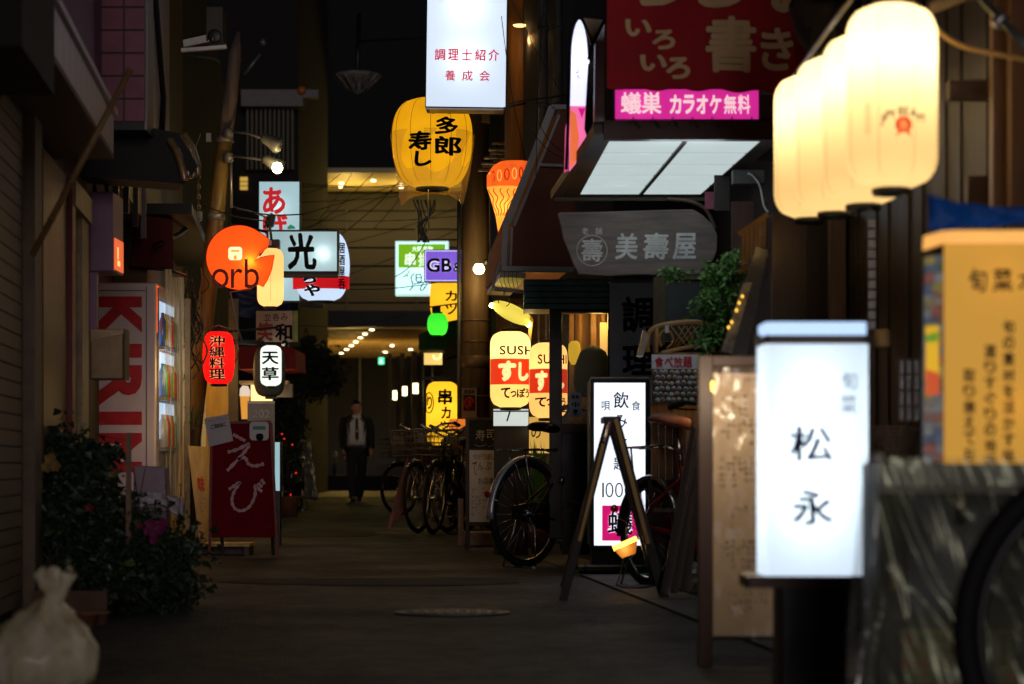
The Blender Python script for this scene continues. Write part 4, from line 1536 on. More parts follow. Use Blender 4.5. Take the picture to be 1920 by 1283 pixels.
mb = MB(); mb.lathe(P(534, 645, 21.5), [(0, -.03), (.028, -.02), (.036, 0), (.02, .03), (0, .034)], 12); mb.build('clamp', chrome, t)

# ---- red lantern
D = 19.2
t, sf = lantern('paper_lantern', 'red paper lantern with a column of pale edged black characters', 380, 622, 440, 720, D, paper('lantern_red', (.9, .008, .008), .75, (1, .03, .02), .7), kind='barrel', power=.7, lcol=(1, .3, .2), capf=.5, lampy=.45)
cells = colm('沖縄料理', 395, 630, 425, 713, .04)
letters(t, cells, D, glow('pale_edge', (1, .35, .16), .75), bold=.075, surf=sf, lift=.003, name='lettering_edge')
letters(t, cells, D, ink, bold=.022, surf=sf, lift=.008)
mb = MB(); mb.tube([P(381, 618, D), P(410, 610, D), P(438, 620, D)], .006); mb.build('wire_holder', greymetal, t); mb = MB(); mb.tube([P(438, 622, D), P(448, 655, D), P(440, 680, D)], .006); mb.build('wire_holder', greymetal, t)

# ---- white lantern in a grey shell
D = 21.4
t = thing('round_shell', 'dark grey round lantern shell behind the narrow white lantern', 'lantern', P(508, 745, D + .35))
X_ = PX(505, D + .35)
mb = MB(); pr = lprof('barrel', 30 * (D + .35) / F, 96 * (D + .35) / F, .06); mb.lathe((X_, D + .35, PZ(744, D + .35)), pr, 28, sy=.7); mb.build('paper_shade', mat('grey_shell', (.09, .085, .075), .6), t)
mb = MB(); mb.pb(497, 744, 518, 748, D + .3, .1); mb.build('bottom_ring', black, t)
t, sf = lantern('paper_lantern', 'narrow white lit lantern with two black characters before a grey shell', 488, 648, 528, 724, D, paper('lantern_white', (.86, .95, .86), .75, (1, 1, .95), .6), power=.12, lcol=(.95, 1, .95), capf=.45)
letters(t, [('天', 492, 660, 524, 684), ('草', 492, 689, 524, 714)], D, ink, bold=.03, surf=sf, lift=.003, brush=.05)

# ---- menu boards etc at the foot of the left row
D = 16.5
t = thing('standing_board', 'dark red standing board with pale hiragana brushed on it', 'sign', (PX(458, D), D, 0))
pane = [(393, 1008), (522, 1008), (508, 792), (396, 796)]
mb = MB(); mb.prism([P(x, y, D) for x, y in pane], (0, .022, 0)); mb.build('board', mat('board_red', (.14, .003, .008), .8, scale=6, var=.2, spec=.08), t, bevel=.003)
mb = MB()
mb.bar(P(393, 1045, D - .003), P(397, 795, D - .003), .018, .02, up=(0, 1, 0)); mb.bar(P(521, 1048, D - .003), P(508, 793, D - .003), .018, .02, up=(0, 1, 0)); mb.bar(P(396, 794, D - .006), P(508, 791, D - .006), .018, .02, up=(0, 1, 0))
mb.build('frame', red_d, t)
for (xa, xb) in ((405, 408), (502, 500)):
    mb = MB(); mb.bar((PX(xa, D), D + .38, 0), (PX(xb, D), D + .05, PZ(800, D)), .022, .02); mb.build('rear_leg', woodd, t)
chalk = mat('chalk_pink', (.5, .3, .33), .8, bump=0)
def strokes(par, lines, D_, m, w, nm='brushed_character'):
    mb = MB()
    for l in lines:
        pp = spline([P(x, y, D_) - Vector((0, .0045, 0)) for x, y in l], 6)
        vs = []
        for i, q in enumerate(pp):
            d = pp[min(i + 1, len(pp) - 1)] - pp[max(i - 1, 0)]
            nrm = Vector((-d.z, 0, d.x)).normalized() * w * (.85 + .25 * math.sin(i * 1.7))
            vs += [q + nrm, q - nrm]
        mb.add(vs, [(2 * i, 2 * i + 2, 2 * i + 3, 2 * i + 1) for i in range(len(pp) - 1)])
    return mb.build(nm, m, par)
strokes(t, [[(437, 815), (447, 820), (460, 827)], [(427, 848), (445, 843), (466, 833), (462, 843), (446, 862), (426, 883)], [(446, 862), (459, 858), (466, 870), (478, 874), (495, 870)]], D, chalk, .0125)
strokes(t, [[(429, 918), (441, 910), (450, 905), (440, 920), (435, 938), (440, 953), (453, 958), (468, 950), (478, 930), (479, 910), (486, 918), (492, 922)], [(485, 905), (491, 914)], [(490, 899), (496, 908)]], D, chalk, .0115)
# notice
t = thing('paper_notice', 'tilted white paper notice on the corner of the dark red board', 'notice', P(410, 838, D - .03))
Ra = Matrix.Rotation(R(-7), 3, 'Y')
qn = [(392, 838), (437, 827), (428, 776), (383, 785)]
mb = MB(); mb.prism([P(x, y, D - .03) for x, y in qn], (0, .004, 0)); mb.build('sheet', mat('notice_white', (.42, .38, .4), .6, var=.1, bump=0), t)
nf = lerp4(P(383, 785, D - .031), P(428, 776, D - .031), P(437, 827, D - .031), P(392, 838, D - .031), 0, 0, 100, 100)
scrib(t, 12, 6, 90, 22, D, ink, 9, 1, False, 1, wfn=nf)
letters(t, roww('ご自由に', 18, 26, 84, 42, .1), D, ink, bold=.03, wfn=nf)
# sticker
t = thing('round_cornered_tag', 'white round cornered tag with green strip on top of the dark red board', 'tag', P(487, 826, D - .03))
mb = MB(); mb.pprism(rrect2(468, 791, 504, 826, 7), D - .03, .006); mb.build('tag', mat('tag_white', (.5, .46, .5), .5, bump=0, var=.08), t)
mb = MB(); mb.pprism(rrect2(474, 799, 498, 806, 2), D - .032, .001); mb.build('green_strip', mat('tag_green', (.03, .22, .12), .5, bump=0), t)
mb = MB(); mb.pprism(rrect2(480, 813, 494, 826, 5), D - .032, .001); mb.build('dark_mark', ink, t)
# grey board with reversed number
D = 18
t = thing('grey_board', 'grey board with a faint reversed number, standing behind the dark red board', 'board', (PX(490, D), D, 0))
MB().pb(464, 752, 515, 995, D, .02).build('board', mat('board_grey', (.22, .19, .17), .6, var=.15), t)
letters(t, word('202', 474, 768, 506, 784, .02), D, mat('faint_grey', (.34, .31, .29), .6, bump=0), bold=.02, mirror=False)
mb = MB(); mb.prism([P(464.5, 752, D - .004), P(464.5, 757, D - .004), P(515, 757, D - .004), P(515, 752, D - .004)], (0, .003, 0)); mb.build('edge', cream, t)
# cyan box
D = 19
t = lightbox('light_sign', 'narrow pale cyan lit box sign standing low beside the dark red board', 508, 828, 526, 922, D, .2, paper('acrylic_cyan', (.42, .68, .74), .7, (.8, .95, 1), .5, var=.05), black, 1.5, hots=((517, 880, .03, (.9, 1, 1)),))
mb = MB(); mb.bx(PX(510, D), PX(524, D), D + .03, D + .17, 0, PZ(922, D)); mb.build('foot', black, t)

# wooden marker sign
D = 17.2
t = thing('wooden_plank_sign', 'pale wooden plank with red marks leaning on the wall left of the red board', 'sign', (PX(380, D), D, 0))
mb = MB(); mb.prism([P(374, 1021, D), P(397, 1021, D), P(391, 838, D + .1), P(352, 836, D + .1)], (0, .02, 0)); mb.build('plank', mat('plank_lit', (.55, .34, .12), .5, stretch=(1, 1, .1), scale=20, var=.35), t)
nf = lerp4(P(356, 842, D + .094), P(388, 842, D + .094), P(395, 1015, D - .004), P(375, 1015, D - .004), 0, 0, 100, 300)
letters(t, [('味', 25, 90, 75, 140)], D, mat('mark_red', (.55, .05, .02), .6, bump=0), bold=.05, wfn=nf)
scrib(t, 25, 155, 75, 225, D, mat('mark_grey', (.12, .08, .04), .6, bump=0), 3, 5, wfn=nf)
scrib(t, 30, 240, 72, 290, D, mat('mark_grey', (1, 1, 1)), 3, 4, wfn=nf)
t = thing('wooden_step', 'low wooden step with lit top edge under the dark red board', 'step', (PX(405, 16.9), 16.9, 0))
z_ = PZ(1019, 16.9)
mb = MB(); mb.bx(PX(342, 16.9), PX(470, 16.9), 16.86, 17.25, z_ - .022, z_); mb.build('tread', mat('plank_lit', (1, 1, 1)), t, bevel=.002)  # gold light on the tread put into its wood colour
mb = MB(); mb.bx(PX(345, 16.9), PX(352, 16.9), 16.88, 17.2, 0, z_ - .022); mb.bx(PX(458, 16.9), PX(467, 16.9), 16.88, 17.2, 0, z_ - .022); mb.bx(PX(352, 16.9), PX(458, 16.9), 17.1, 17.12, 0, z_ - .022); mb.build('support', woodd, t)
plight(lm, P(372, 800, 16.7), 1.8, (1, .62, .18), .05, 'plank_fill_light')  # unseen warm light added to gild the plank and step

# ---- left bicycle and things around it
D = 32.0
bicycle('bicycle', 'black bicycle seen front on at the far left beside a silver wrapped board', (PX(546, D), D + 1.0, 0), R(-99), black, 'parked bicycles', lean=.04, rear_rack=True, handle_h=1.02)
# silver wrapped board
D = 36
t = thing('wrapped_board', 'standing board wrapped in wrinkled silver sheet beyond the left bicycle', 'board', (PX(585, D), D, 0))
mb = MB()
nx, ny = 8, 20
vs = []
for j in range(ny + 1):
    for i in range(nx + 1):
        u = i / nx; v = j / ny
        q = P(565 + 14 * (v) * .3 + (17 + 9 * v) * u, 824 + 112 * v, D)
        q.y += -.1 * u + .05 * noise.noise(Vector((u * 6, v * 14, 1)))
        vs.append(q)
mb.add(vs, [(j * (nx + 1) + i, (j + 1) * (nx + 1) + i, (j + 1) * (nx + 1) + i + 1, j * (nx + 1) + i + 1) for j in range(ny) for i in range(nx)], 0, True)
o_ = mb.build('silver_sheet', mat('silver_sheet', (.5, .48, .38), .28, .6, scale=6), t); o_.modifiers.new('t', 'SOLIDIFY').thickness = .03
mb = MB(); mb.bar(P(592, 940, D - .02), P(579, 824, D - .02), .03, .03, up=(0, 1, 0)); mb.bar((PX(560, D), D + .5, 0), P(575, 826, D), .03, .03); mb.build('stand', woodd, t)
# potted shrub with red lights
D = 30
t = thing('potted_shrub', 'dark potted shrub with small red lights behind the cyan lit box', 'plant', (PX(540, D), D, 0))
rnd = random.Random(3)
pts = cloud(P(541, 815, D), .17, .2, .5, 1300, rnd, 16, .4)
leaf_mesh(pts, .06, 3).build('foliage', mat('leaf_dark', (.035, .06, .03), .5, scale=30, var=.5), t)
mb = MB(); mb.tube([(PX(541, D), D, .2), P(541, 810, D)], .02); mb.build('stem', woodd, t)
mb = MB(); mb.lathe((PX(541, D), D, 0), [(.11, 0), (.15, .22), (.16, .24), (.14, .24)], 16); mb.build('pot', mat('terracotta', (.2, .08, .045), .7), t)
rg = glow('red_led', (1, .02, .03), 1.2)
for (x, y) in ((529, 814), (547, 811), (533, 823), (546, 820), (548, 834), (551, 878), (555, 887), (553, 898), (545, 928))[::2]:
    mb = MB(); mb.lathe(P(x, y, D - .25), [(0, -.012), (.013, 0), (0, .012)], 8); mb.build('red_light', rg, t)
t = thing('small_box', 'small tan box resting on a dark rack above the left bicycle', 'box', P(556, 790, 30.5))
MB().pb(545, 776, 567, 790, 30.5, .12).build('body', mat('tan_box', (.35, .18, .06), .6), t, bevel=.01)
MB().pb(538, 790, 580, 793, 30.4, .3).build('shelf', dark, t)
# dark street tree over the far corner
t = thing('street_tree', 'dark leafy street tree at the left corner of the far crossing', 'tree', (PX(585, 46.5), 46.5, 0))
rnd = random.Random(8)
D = 46.5
pts = cloud(P(582, 690, D), .62, .5, .52, 3200, rnd, 22, .42) + cloud(P(566, 660, D), .25, .3, .3, 500, rnd, 8, .4)
leaf_mesh(pts, .1, 5).build('crown', mat('leaf_night', (.04, .05, .03), .6, scale=20, var=.5), t)
mb = MB()
mb.tube([(PX(560, D), D, 0), (PX(562, D), D, 1.0), P(570, 730, D), P(582, 690, D)], [.09, .07, .05, .03])
for q in ((560, 665), (600, 685), (590, 660)): mb.tube([P(568, 740, D), P((568 + q[0]) / 2, (730 + q[1]) / 2, D), P(q[0], q[1], D)], [.035, .025, .01], 6)
mb.build('trunk', woodd, t)

# ---- near left planting
leafm = mat('leaf_bush', (.022, .04, .016), .42, scale=20, var=.5)
rnd = random.Random(11)
t = thing('flowering_bush', 'dense dark bush with pink and yellow flowers at the near left wall', 'bush', (PX(180, 10.8), 10.8, 0))
pts = []
for (x, y, D, rx, rz, n) in ((115, 920, 11.0, .19, .26, 2600), (190, 990, 10.9, .27, .28, 3200), (120, 1050, 10.6, .22, .26, 2400), (255, 1060, 10.7, .24, .26, 2600), (320, 1080, 10.7, .12, .16, 900), (220, 1120, 10.3, .3, .13, 1800), (90, 860, 11.2, .1, .1, 600), (175, 870, 11.3, .12, .1, 600)):
    pts += cloud(P(x, y, D), rx, .28, rz, n, rnd, 18, .42)
pts = [p for p in pts if p.z > .005]
leaf_mesh(pts, .042, 4).build('foliage', leafm, t)
mb = MB()
for i in range(40):
    b = Vector((rnd.uniform(PX(60, 10.8), PX(320, 10.8)), rnd.uniform(10.6, 11.2), 0))
    e = b + Vector((rnd.uniform(-.15, .15), rnd.uniform(-.2, .2), rnd.uniform(.2, .62)))
    mb.tube([b, b.lerp(e, .5) + Vector((.02, 0, .02)), e], [.006, .004, .002], 5)
mb.build('stem', mat('stem_green', (.06, .05, .03), .7), t)
def flower(par, c, r, m, n=5, seed=0):
    rn = random.Random(seed)
    mb = MB()
    for k in range(n):
        for lay in (0, 1):
            a = 2 * math.pi * (k + lay * .5) / n + rn.random() * .4
            d = Vector((math.cos(a), -.45, math.sin(a))) * r * (1 - .3 * lay)
            s = Vector((-math.sin(a), 0, math.cos(a))) * r * .42
            c_ = Vector(c) - Vector((0, .006 * lay, 0))
            mb.add([c_, c_ + d * .6 + s, c_ + d, c_ + d * .6 - s], [(0, 1, 2), (0, 2, 3)])
    return mb.build('flower', m, par)
pk = mat('petal_pink', (.16, .006, .08), .6, bump=0); yl = mat('petal_yellow', (.2, .12, .03), .6, bump=0); pr_ = mat('petal_red', (.13, .01, .012), .6, bump=0)
for i, (x, y, r, m) in enumerate(((283, 984, .03, pk), (298, 990, .034, pk), (305, 982, .028, pk), (290, 1000, .026, pk), (277, 996, .022, pk), (288, 1014, .02, pk), (94, 862, .03, yl), (88, 876, .028, yl), (104, 874, .028, yl), (98, 858, .02, yl), (62, 872, .02, yl), (168, 952, .022, pr_), (262, 985, .02, pr_), (209, 890, .016, yl))):
    flower(t, P(x, y, 10.35), r, m, 5, i)
yg = mat('leaf_bright', (.1, .14, .035), .45, bump=0)
for i in range(16):
    leaf_mesh([P(rnd.uniform(80, 340), rnd.uniform(880, 1120), 10.32)], .05, i).build('bright_leaf', yg, t)
# stake
t = thing('garden_stake', 'thin wooden stake standing among the leaves by the bush', 'stake', (PX(240, 10.6), 10.6, 0))
mb = MB(); mb.bx(PX(236, 10.6), PX(245, 10.6), 10.6, 10.62, 0, PZ(812, 10.6)); mb.build('stake', mat('stake_wood', (.2, .13, .09), .7), t)
mb = MB(); mb.tube([P(236, 826, 10.59), P(180, 815, 10.7)], .0015, 4); mb.build('string', dark, t)
# covered box with vinyl bag
D = 13.6
t = thing('covered_bin', 'pinkish grey bin with a crumpled white plastic cover behind the bush', 'bin', (PX(282, D), D, 0))
mb = MB(); mb.prism([P(250, 960, D), P(312, 960, D), P(308, 876, D), P(250, 873, D)], (0, .2, 0)); mb.build('lid', mat('bin_pink', (.3, .22, .27), .6, var=.15), t, bevel=.01)
mb = MB(); mb.bx(PX(250, D), PX(311, D), D + .01, D + .2, 0, PZ(960, D)); mb.build('body', mat('bin_grey', (.17, .14, .16), .6), t)
mb = MB()
nx, ny = 22, 8
vs = []
for j in range(ny + 1):
    for i in range(nx + 1):
        u = i / nx; v = j / ny
        px = 244 + 100 * u; py = 924 + 22 * v + 22 * max(0, u - .5) * (1 + v) + 5 * math.sin(u * 9) * v
        q = P(px, py, D - .05)
        q.y += .05 * noise.noise(Vector((u * 8, v * 3, 4)))
        vs.append(q)
mb.add(vs, [(j * (nx + 1) + i, (j + 1) * (nx + 1) + i, (j + 1) * (nx + 1) + i + 1, j * (nx + 1) + i + 1) for j in range(ny) for i in range(nx)], 0, True)
o_ = mb.build('plastic_cover', mat('cover_plastic', (.45, .4, .46), .3, scale=8), t); o_.modifiers.new('t', 'SOLIDIFY').thickness = .008

# plastic rubbish bag, nearest left
D = 6.7
t = thing('rubbish_bag', 'knotted translucent white rubbish bag lying in the near left corner', 'bag', (PX(70, D), D, 0))
bm = bmesh.new()
bmesh.ops.create_icosphere(bm, subdivisions=5, radius=1)
cx_ = PX(70, D)
for v in bm.verts:
    d = v.co.normalized()
    fold = noise.noise(d * 1.6 + Vector((3, 0, 0))) * .15 + noise.noise(Vector((d.x * 4, d.y * 4, d.z * 1.2))) * .06
    a = math.atan2(d.y, d.x)
    pull = max(0, d.z) ** 2
    fold += pull * .07 * math.sin(a * 9 + d.z * 3)
    fold += .045 * (1 - 2 * abs(noise.noise(Vector((d.x * 3, d.y * 3, d.z * 2.2))))) + .02 * (1 - 2 * abs(noise.noise(d * 7)))
    s = 1 + fold
    x = d.x * .165 * s * (1 - .5 * pull); y = d.y * .17 * s * (1 - .4 * pull); z = d.z * .135 * s
    if d.z > .85: z += (d.z - .85) * .2
    v.co = Vector((x + .03 * pull, y, max(z + .11, .002)))
    v.co += Vector((cx_, D, 0)) - ORG[t.name]
me = bpy.data.meshes.new('bag_body'); bm.to_mesh(me); bm.free()
bagm = bpy.data.materials.new('bag_plastic'); bagm.use_nodes = True
b_ = bagm.node_tree.nodes['Principled BSDF']; b_.inputs['Base Color'].default_value = (.5, .46, .33, 1); b_.inputs['Roughness'].default_value = .34; b_.inputs['Transmission Weight'].default_value = .15; b_.inputs['Subsurface Weight'].default_value = .0
ntt = bagm.node_tree; nz = ntt.nodes.new('ShaderNodeTexNoise'); nz.inputs['Scale'].default_value = 5; nz.inputs['Distortion'].default_value = 1.0; nz.inputs['Detail'].default_value = 4
tcc = ntt.nodes.new('ShaderNodeTexCoord'); ntt.links.new(tcc.outputs['Object'], nz.inputs['Vector'])
cr_ = ntt.nodes.new('ShaderNodeValToRGB'); cr_.color_ramp.elements[0].color = (.5, .43, .24, 1); cr_.color_ramp.elements[1].color = (.8, .74, .58, 1); cr_.color_ramp.elements[0].position = .35; cr_.color_ramp.elements[1].position = .62
ntt.links.new(nz.outputs['Fac'], cr_.inputs[0]); ntt.links.new(cr_.outputs[0], b_.inputs['Base Color'])
bp_ = ntt.nodes.new('ShaderNodeBump'); bp_.inputs['Strength'].default_value = .5; bp_.inputs['Distance'].default_value = .012; ntt.links.new(nz.outputs['Fac'], bp_.inputs['Height']); ntt.links.new(bp_.outputs[0], b_.inputs['Normal'])
me.materials.append(bagm)
for p_ in me.polygons: p_.use_smooth = True
o_ = bpy.data.objects.new('bag_body', me); COL.objects.link(o_); o_.parent = t; ORG[o_.name] = ORG[t.name]
mb = MB()
vs = []; n = 28
rows_ = [(.022, -.02), (.015, .008), (.02, .035), (.034, .07), (.048, .105), (.044, .108)]
zt_ = .235
for r_, z in rows_:
    for k in range(n):
        a = 2 * math.pi * k / n
        w = 1 + .35 * math.sin(a * 5 + z * 30) + .15 * math.sin(a * 9)
        vs.append((PX(98, D) + math.cos(a) * r_ * w * 1.05 + (.012 if z > .03 else 0), D - .02 + math.sin(a) * r_ * w * .5, zt_ + z + .012 * math.sin(a * 3) * (z > .06)))
mb.add(vs, [(i * n + k, i * n + (k + 1) % n, (i + 1) * n + (k + 1) % n, (i + 1) * n + k) for i in range(len(rows_) - 1) for k in range(n)], 0, True)
mb.build('knotted_top', bagm, t)

# flower pots by the bush
for i, (x, D, r, h, lab) in enumerate(((160, 9.3, .045, .07, 'small terracotta pot at the left edge of the street beside the rubbish bag'), (187, 9.55, .035, .055, 'smallest terracotta pot, at the foot of the bush'))):
    t = thing('flower_pot', lab, 'pot', (PX(x, D), D, 0), 'pots at the foot of the bush')
    mb = MB(); mb.lathe((PX(x, D), D, 0), [(r * .7, 0), (r, h * .8), (r * 1.12, h * .8), (r * 1.12, h), (r * .95, h), (r * .9, h * .8), (0, h * .75)], 18); mb.build('pot', mat('terracotta', (1, 1, 1)), t)
    mb = MB(); mb.lathe((PX(x, D), D, h * .76), [(r * .88, 0), (0, .004)], 12); mb.build('soil', mat('soil', (.03, .02, .015), .9), t)
t = thing('planter_box', 'low wooden planter edge running along the foot of the bush', 'planter', (PX(110, 9.9), 9.9, 0))
MB().pb(60, 1108, 200, 1180, 9.95, .03).build('board', mat('planter_wood', (.09, .045, .028), .7), t)

# ================================================================== MIDDLE AND RIGHT THINGS
# ---- top white sign
D = 15.5
t = lightbox('hanging_sign', 'large overexposed white lit sign with two rows of red characters at the top centre', 797, -95, 949, 202, D, .16, paper('acrylic_white', (.72, .83, 1), .9, (.9, .97, 1), .7, var=.03), black, 1.6, hots=((872, 10, 3, (.9, .97, 1)), (872, 110, 3, (.9, .97, 1))), roll=R(.8))
rp = glow('red_sign_print', (.8, .01, .06), .6)
letters(t, roww('調理士紹介', 811, 92, 937, 114, .2), D, rp, bold=.022)
letters(t, roww('養成会', 827, 132, 924, 152, .38), D, rp, bold=.015)
mb = MB(); mb.pb(799, 203, 944, 206, D - .01, .18); mb.build('lower_rail', alu, t)
mb = MB(); mb.tube([P(948, 196, D + .05), P(975, 189, D + .3), P(1063, 176, D + .8)], .006); mb.build('stay_wire', alu, t); mb = MB(); mb.tube([P(945, 202, D), P(985, 192, D + .3)], .008); mb.build('stay_wire', alu, t); mb = MB(); mb.tube([P(803, 204, D), P(803, 213, D)], .008); mb.build('stay_wire', alu, t)

# ---- big yellow lantern
D = 16.4
t, sf = lantern('paper_lantern', 'big egg shaped yellow lantern under the top white sign, wrapped in clear plastic', 735, 186, 886, 352, D, paper('lantern_yellow', (1, .54, .01), .4, (1, .62, .05), .8, var=.28, scale=5), kind='egg', power=.75, lcol=(1, .75, .3), capf=.4, lampy=.62, rib=.006, hang=.3)
br = .11
letters(t, [('喜', 806, 190, 853, 224), ('多', 818, 228, 862, 262), ('郎', 816, 265, 866, 300)], D, ink, bold=.035, surf=sf, lift=.004, brush=br)
letters(t, [('寿', 768, 256, 812, 292), ('し', 780, 292, 812, 320)], D, ink, bold=.04, surf=sf, lift=.004, brush=br)
mb = MB()
for px in (762, 792, 826):
    pass
k = D / F
c = Vector((PX(810, D), D, 0))
for a in range(0, 360, 30):
    pts = []
    for i in range(24):
        y = 190 + i * (348 - 190) / 23
        z = PZ(y, D)
        rr = D - sf(c.x, z)
        pts.append((c.x + math.cos(R(a)) * (rr + .001), D + math.sin(R(a)) * (rr + .001), z))
    mb.tube(pts, .0016, 4)
mb.build('seam_cord', mat('seam_cord', (.3, .16, .03), .7), t)
# plastic wrap skirt
vinw = clear('wrap_plastic', (1, .8, .4), .15, .3, .7, 14)
mb = MB(); vs = []
nu, nv = 48, 12
for j in range(nv + 1):
    v = j / nv
    for i in range(nu):
        a = 2 * math.pi * i / nu
        y = 250 + 118 * v
        r_ = (78 - 20 * v ** 1.5) * k
        dz = .06 * v * v * math.cos(2 * a) * 1.0
        rr = r_ * (1 + .03 * math.sin(a * 7 + v * 3))
        vs.append((c.x + math.cos(a) * rr, D + math.sin(a) * rr * .95, PZ(y, D) - dz * (1 if abs(math.cos(a)) > .5 else .6)))
mb.add(vs, [(j * nu + i, (j + 1) * nu + i, (j + 1) * nu + (i + 1) % nu, j * nu + (i + 1) % nu) for j in range(nv) for i in range(nu)], 0, True)
mb.build('plastic_wrap', vinw, t)
mb = MB(); mb.tube([P(803, 352, D), P(803, 450, D)], .003); mb.build('tassel_cord', alu, t)

# ---- utility pole, centre
D = 24.6
xc = PX(891, D); r = 26.5 * D / F
t = thing('utility_pole', 'thick brown utility pole in the middle behind the two sushi lanterns', 'pole', (xc, D, 0))
mb = MB(); mb.tube([(xc, D, 0), (xc, D, 2.2), (xc, D, 6.5)], [r * 1.02, r, r * .93], 28); mb.build('shaft', mat('pole_brown', (.2, .12, .055), .62, stretch=(1, 1, .1), scale=14, var=.4), t)
for yy, h in ((668, 22), (600, 3), (640, 2), (742, 3), (800, 3)):
    mb = MB(); z = PZ(yy, D); mb.lathe((xc, D, z - h * D / F), [(r * 1.03, 0), (r * 1.05, .003), (r * 1.05, h * D / F - .003), (r * 1.03, h * D / F)], 28); mb.build('band', mat('pole_band', (.26, .17, .08), .4, .5), t)
mb = MB(); mb.tube([(xc - r - .02, D - .02, 3.4), (xc - r - .02, D - .02, .3)], .02, 8); mb.build('conduit', greymetal, t)
mb = MB(); mb.pb(903, 204, 918, 228, D - .2, .15); mb.build('junction_box', mat('jbox', (.3, .2, .08), .5), t)
# poster on the pole
Dp = D - r - .03
p_ = thing('pole_poster', 'small framed dark poster with a red ring on the brown utility pole', 'poster', P(880, 783, Dp))
MB().pb(866, 728, 894, 784, Dp, .012).build('frame', mat('poster_frame', (.3, .22, .13), .6), p_)
MB().pb(869, 741, 891, 770, Dp - .004, .004).build('sheet', mat('poster_black', (.02, .008, .012), .5), p_)
mb = MB(); mb.tube([P(880, 756, Dp - .006) + Vector((math.cos(a_) * .042, 0, math.sin(a_) * .055)) for a_ in [2 * math.pi * i / 24 for i in range(24)]][:19], .007, 6); mb.build('red_ring', mat('ring_red', (.6, .02, .03), .5, bump=0), p_)
letters(p_, roww('酒', 875, 749, 885, 763), Dp - .004, mat('ring_red', (1, 1, 1)), bold=.03)
letters(p_, roww('居酒屋', 870, 731, 890, 738, .1), Dp, ink, bold=.02)
# bulb on the pole
t = thing('spot_bulb', 'bright bare warm bulb on a bracket beside the brown utility pole', 'lamp', P(898, 505, D - .4))
mb = MB(); mb.lathe(P(898, 505, D - .42), [(0, -.05), (.035, -.042), (.055, -.01), (.055, .015), (.03, .05), (0, .055)], 20); mb.build('bulb', glow('warm_bulb_big', (1, .82, .38), 26), t)
mb = MB(); mb.tube([P(905, 496, D - .4), P(915, 488, D - .35), P(926, 482, D - .25)], .014, 8); mb.lathe(P(912, 491, D - .37), [(.02, -.03), (.03, 0), (.02, .03)], 12); mb.tube([P(926, 482, D - .25), P(935, 480, D - .1), P(921, 470, D - .2)], .008); mb.build('bracket', black, t)
plight(t, P(897, 509, D - .56), 7, (1, .68, .25), .05)

# ---- second pole, gold lit
D = 20.6
t = thing('timber_pole', 'tall timber pole catching orange light right of the top white sign', 'pole', (PX(975, D), D, 0))
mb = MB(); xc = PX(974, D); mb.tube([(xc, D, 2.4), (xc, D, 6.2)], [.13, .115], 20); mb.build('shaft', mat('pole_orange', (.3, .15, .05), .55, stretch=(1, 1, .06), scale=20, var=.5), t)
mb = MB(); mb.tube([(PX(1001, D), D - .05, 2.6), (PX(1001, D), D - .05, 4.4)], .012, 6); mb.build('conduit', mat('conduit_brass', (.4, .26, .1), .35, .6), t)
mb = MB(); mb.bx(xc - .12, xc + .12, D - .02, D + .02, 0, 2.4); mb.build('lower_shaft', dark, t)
mb = MB(); mb.bar(P(1000, 60, D), P(1045, 10, D), .06, .05, up=(0, 1, 0)); mb.build('brace', mat('brace_brown', (.12, .07, .04), .6), t)
t2 = thing('pole_lamp', 'tiny flat warm lamp near the top of the orange lit timber pole', 'lamp', P(975, 48, D - .3))
mb = MB(); mb.lathe(P(975, 50, D - .3), [(0, 0), (.05, .002), (.06, .012), (0, .02)], 16); mb.build('lens', glow('warm_lamp', (1, .62, .2), 3), t2)
plight(t2, P(990, 75, D - .55), 5, (1, .5, .15), .04)
# rack of slats by it
D = 22
t = thing('slat_rack', 'rack of short horizontal slats on the wall between the brown pole and white framed awning', 'rack', P(940, 320, D))
for i, (x0, x1, y) in enumerate(((922, 995, 267), (915, 992, 279), (908, 985, 294), (918, 985, 286), (902, 962, 305), (896, 940, 317), (925, 985, 300), (905, 950, 311))):
    mb = MB(); mb.pb(x0, y, x1, y + 3.4, D - .02 * i, .05); mb.build('slat', mat('slat_gold', (.4, .24, .08), .5), t)
mb = MB(); mb.pb(930, 262, 933, 322, D + .1, .03); mb.build('upright', black, t)
mb = MB(); mb.pb(965, 262, 968, 322, D + .1, .03); mb.build('upright', black, t)

# ---- fan shaped lantern
D = 18.8
t = thing('cone_lantern', 'red and yellow lit paper lantern narrowing downwards beside the white framed awning', 'lantern', P(937, 435, D))
k = D / F
mb = MB(); c = P(950, 435, D)
c0 = P(955, 435, D)
prof = [(6, 0), (18, 30), (38, 85), (42, 92)]
vs = []
n = 10
prf = [(938, 2, 437), (938, 8, 408), (945, 28, 360), (952, 38, 345)]
def ring(cx_, r_, y):
    return [Vector((PX(cx_, D) + math.cos(2 * math.pi * i / n + .2) * r_ * k, D + math.sin(2 * math.pi * i / n + .2) * r_ * k, PZ(y, D))) for i in range(n)]
def cone(prf_, m, nm):
    mb = MB(); vs = []
    for q in prf_: vs += ring(*q)
    mb.add(vs, [(j * n + (i + 1) % n, j * n + i, (j + 1) * n + i, (j + 1) * n + (i + 1) % n) for j in range(len(prf_) - 1) for i in range(n)])
    return mb.build(nm, m, t)
cone([(936, 2, 437), (938, 9, 405), (941, 22, 372), (946, 34, 352)], paper('cone_yellow', (1, .42, .05), .85, (1, .7, .2), .7, var=.25, scale=14), 'lower_shade')
cone([(946, 34, 351.5), (950, 38, 330), (958, 34, 312), (965, 28, 304)], paper('cone_red', (1, .16, .02), .55, (1, .3, .06), .7, var=.3, scale=12), 'upper_shade')
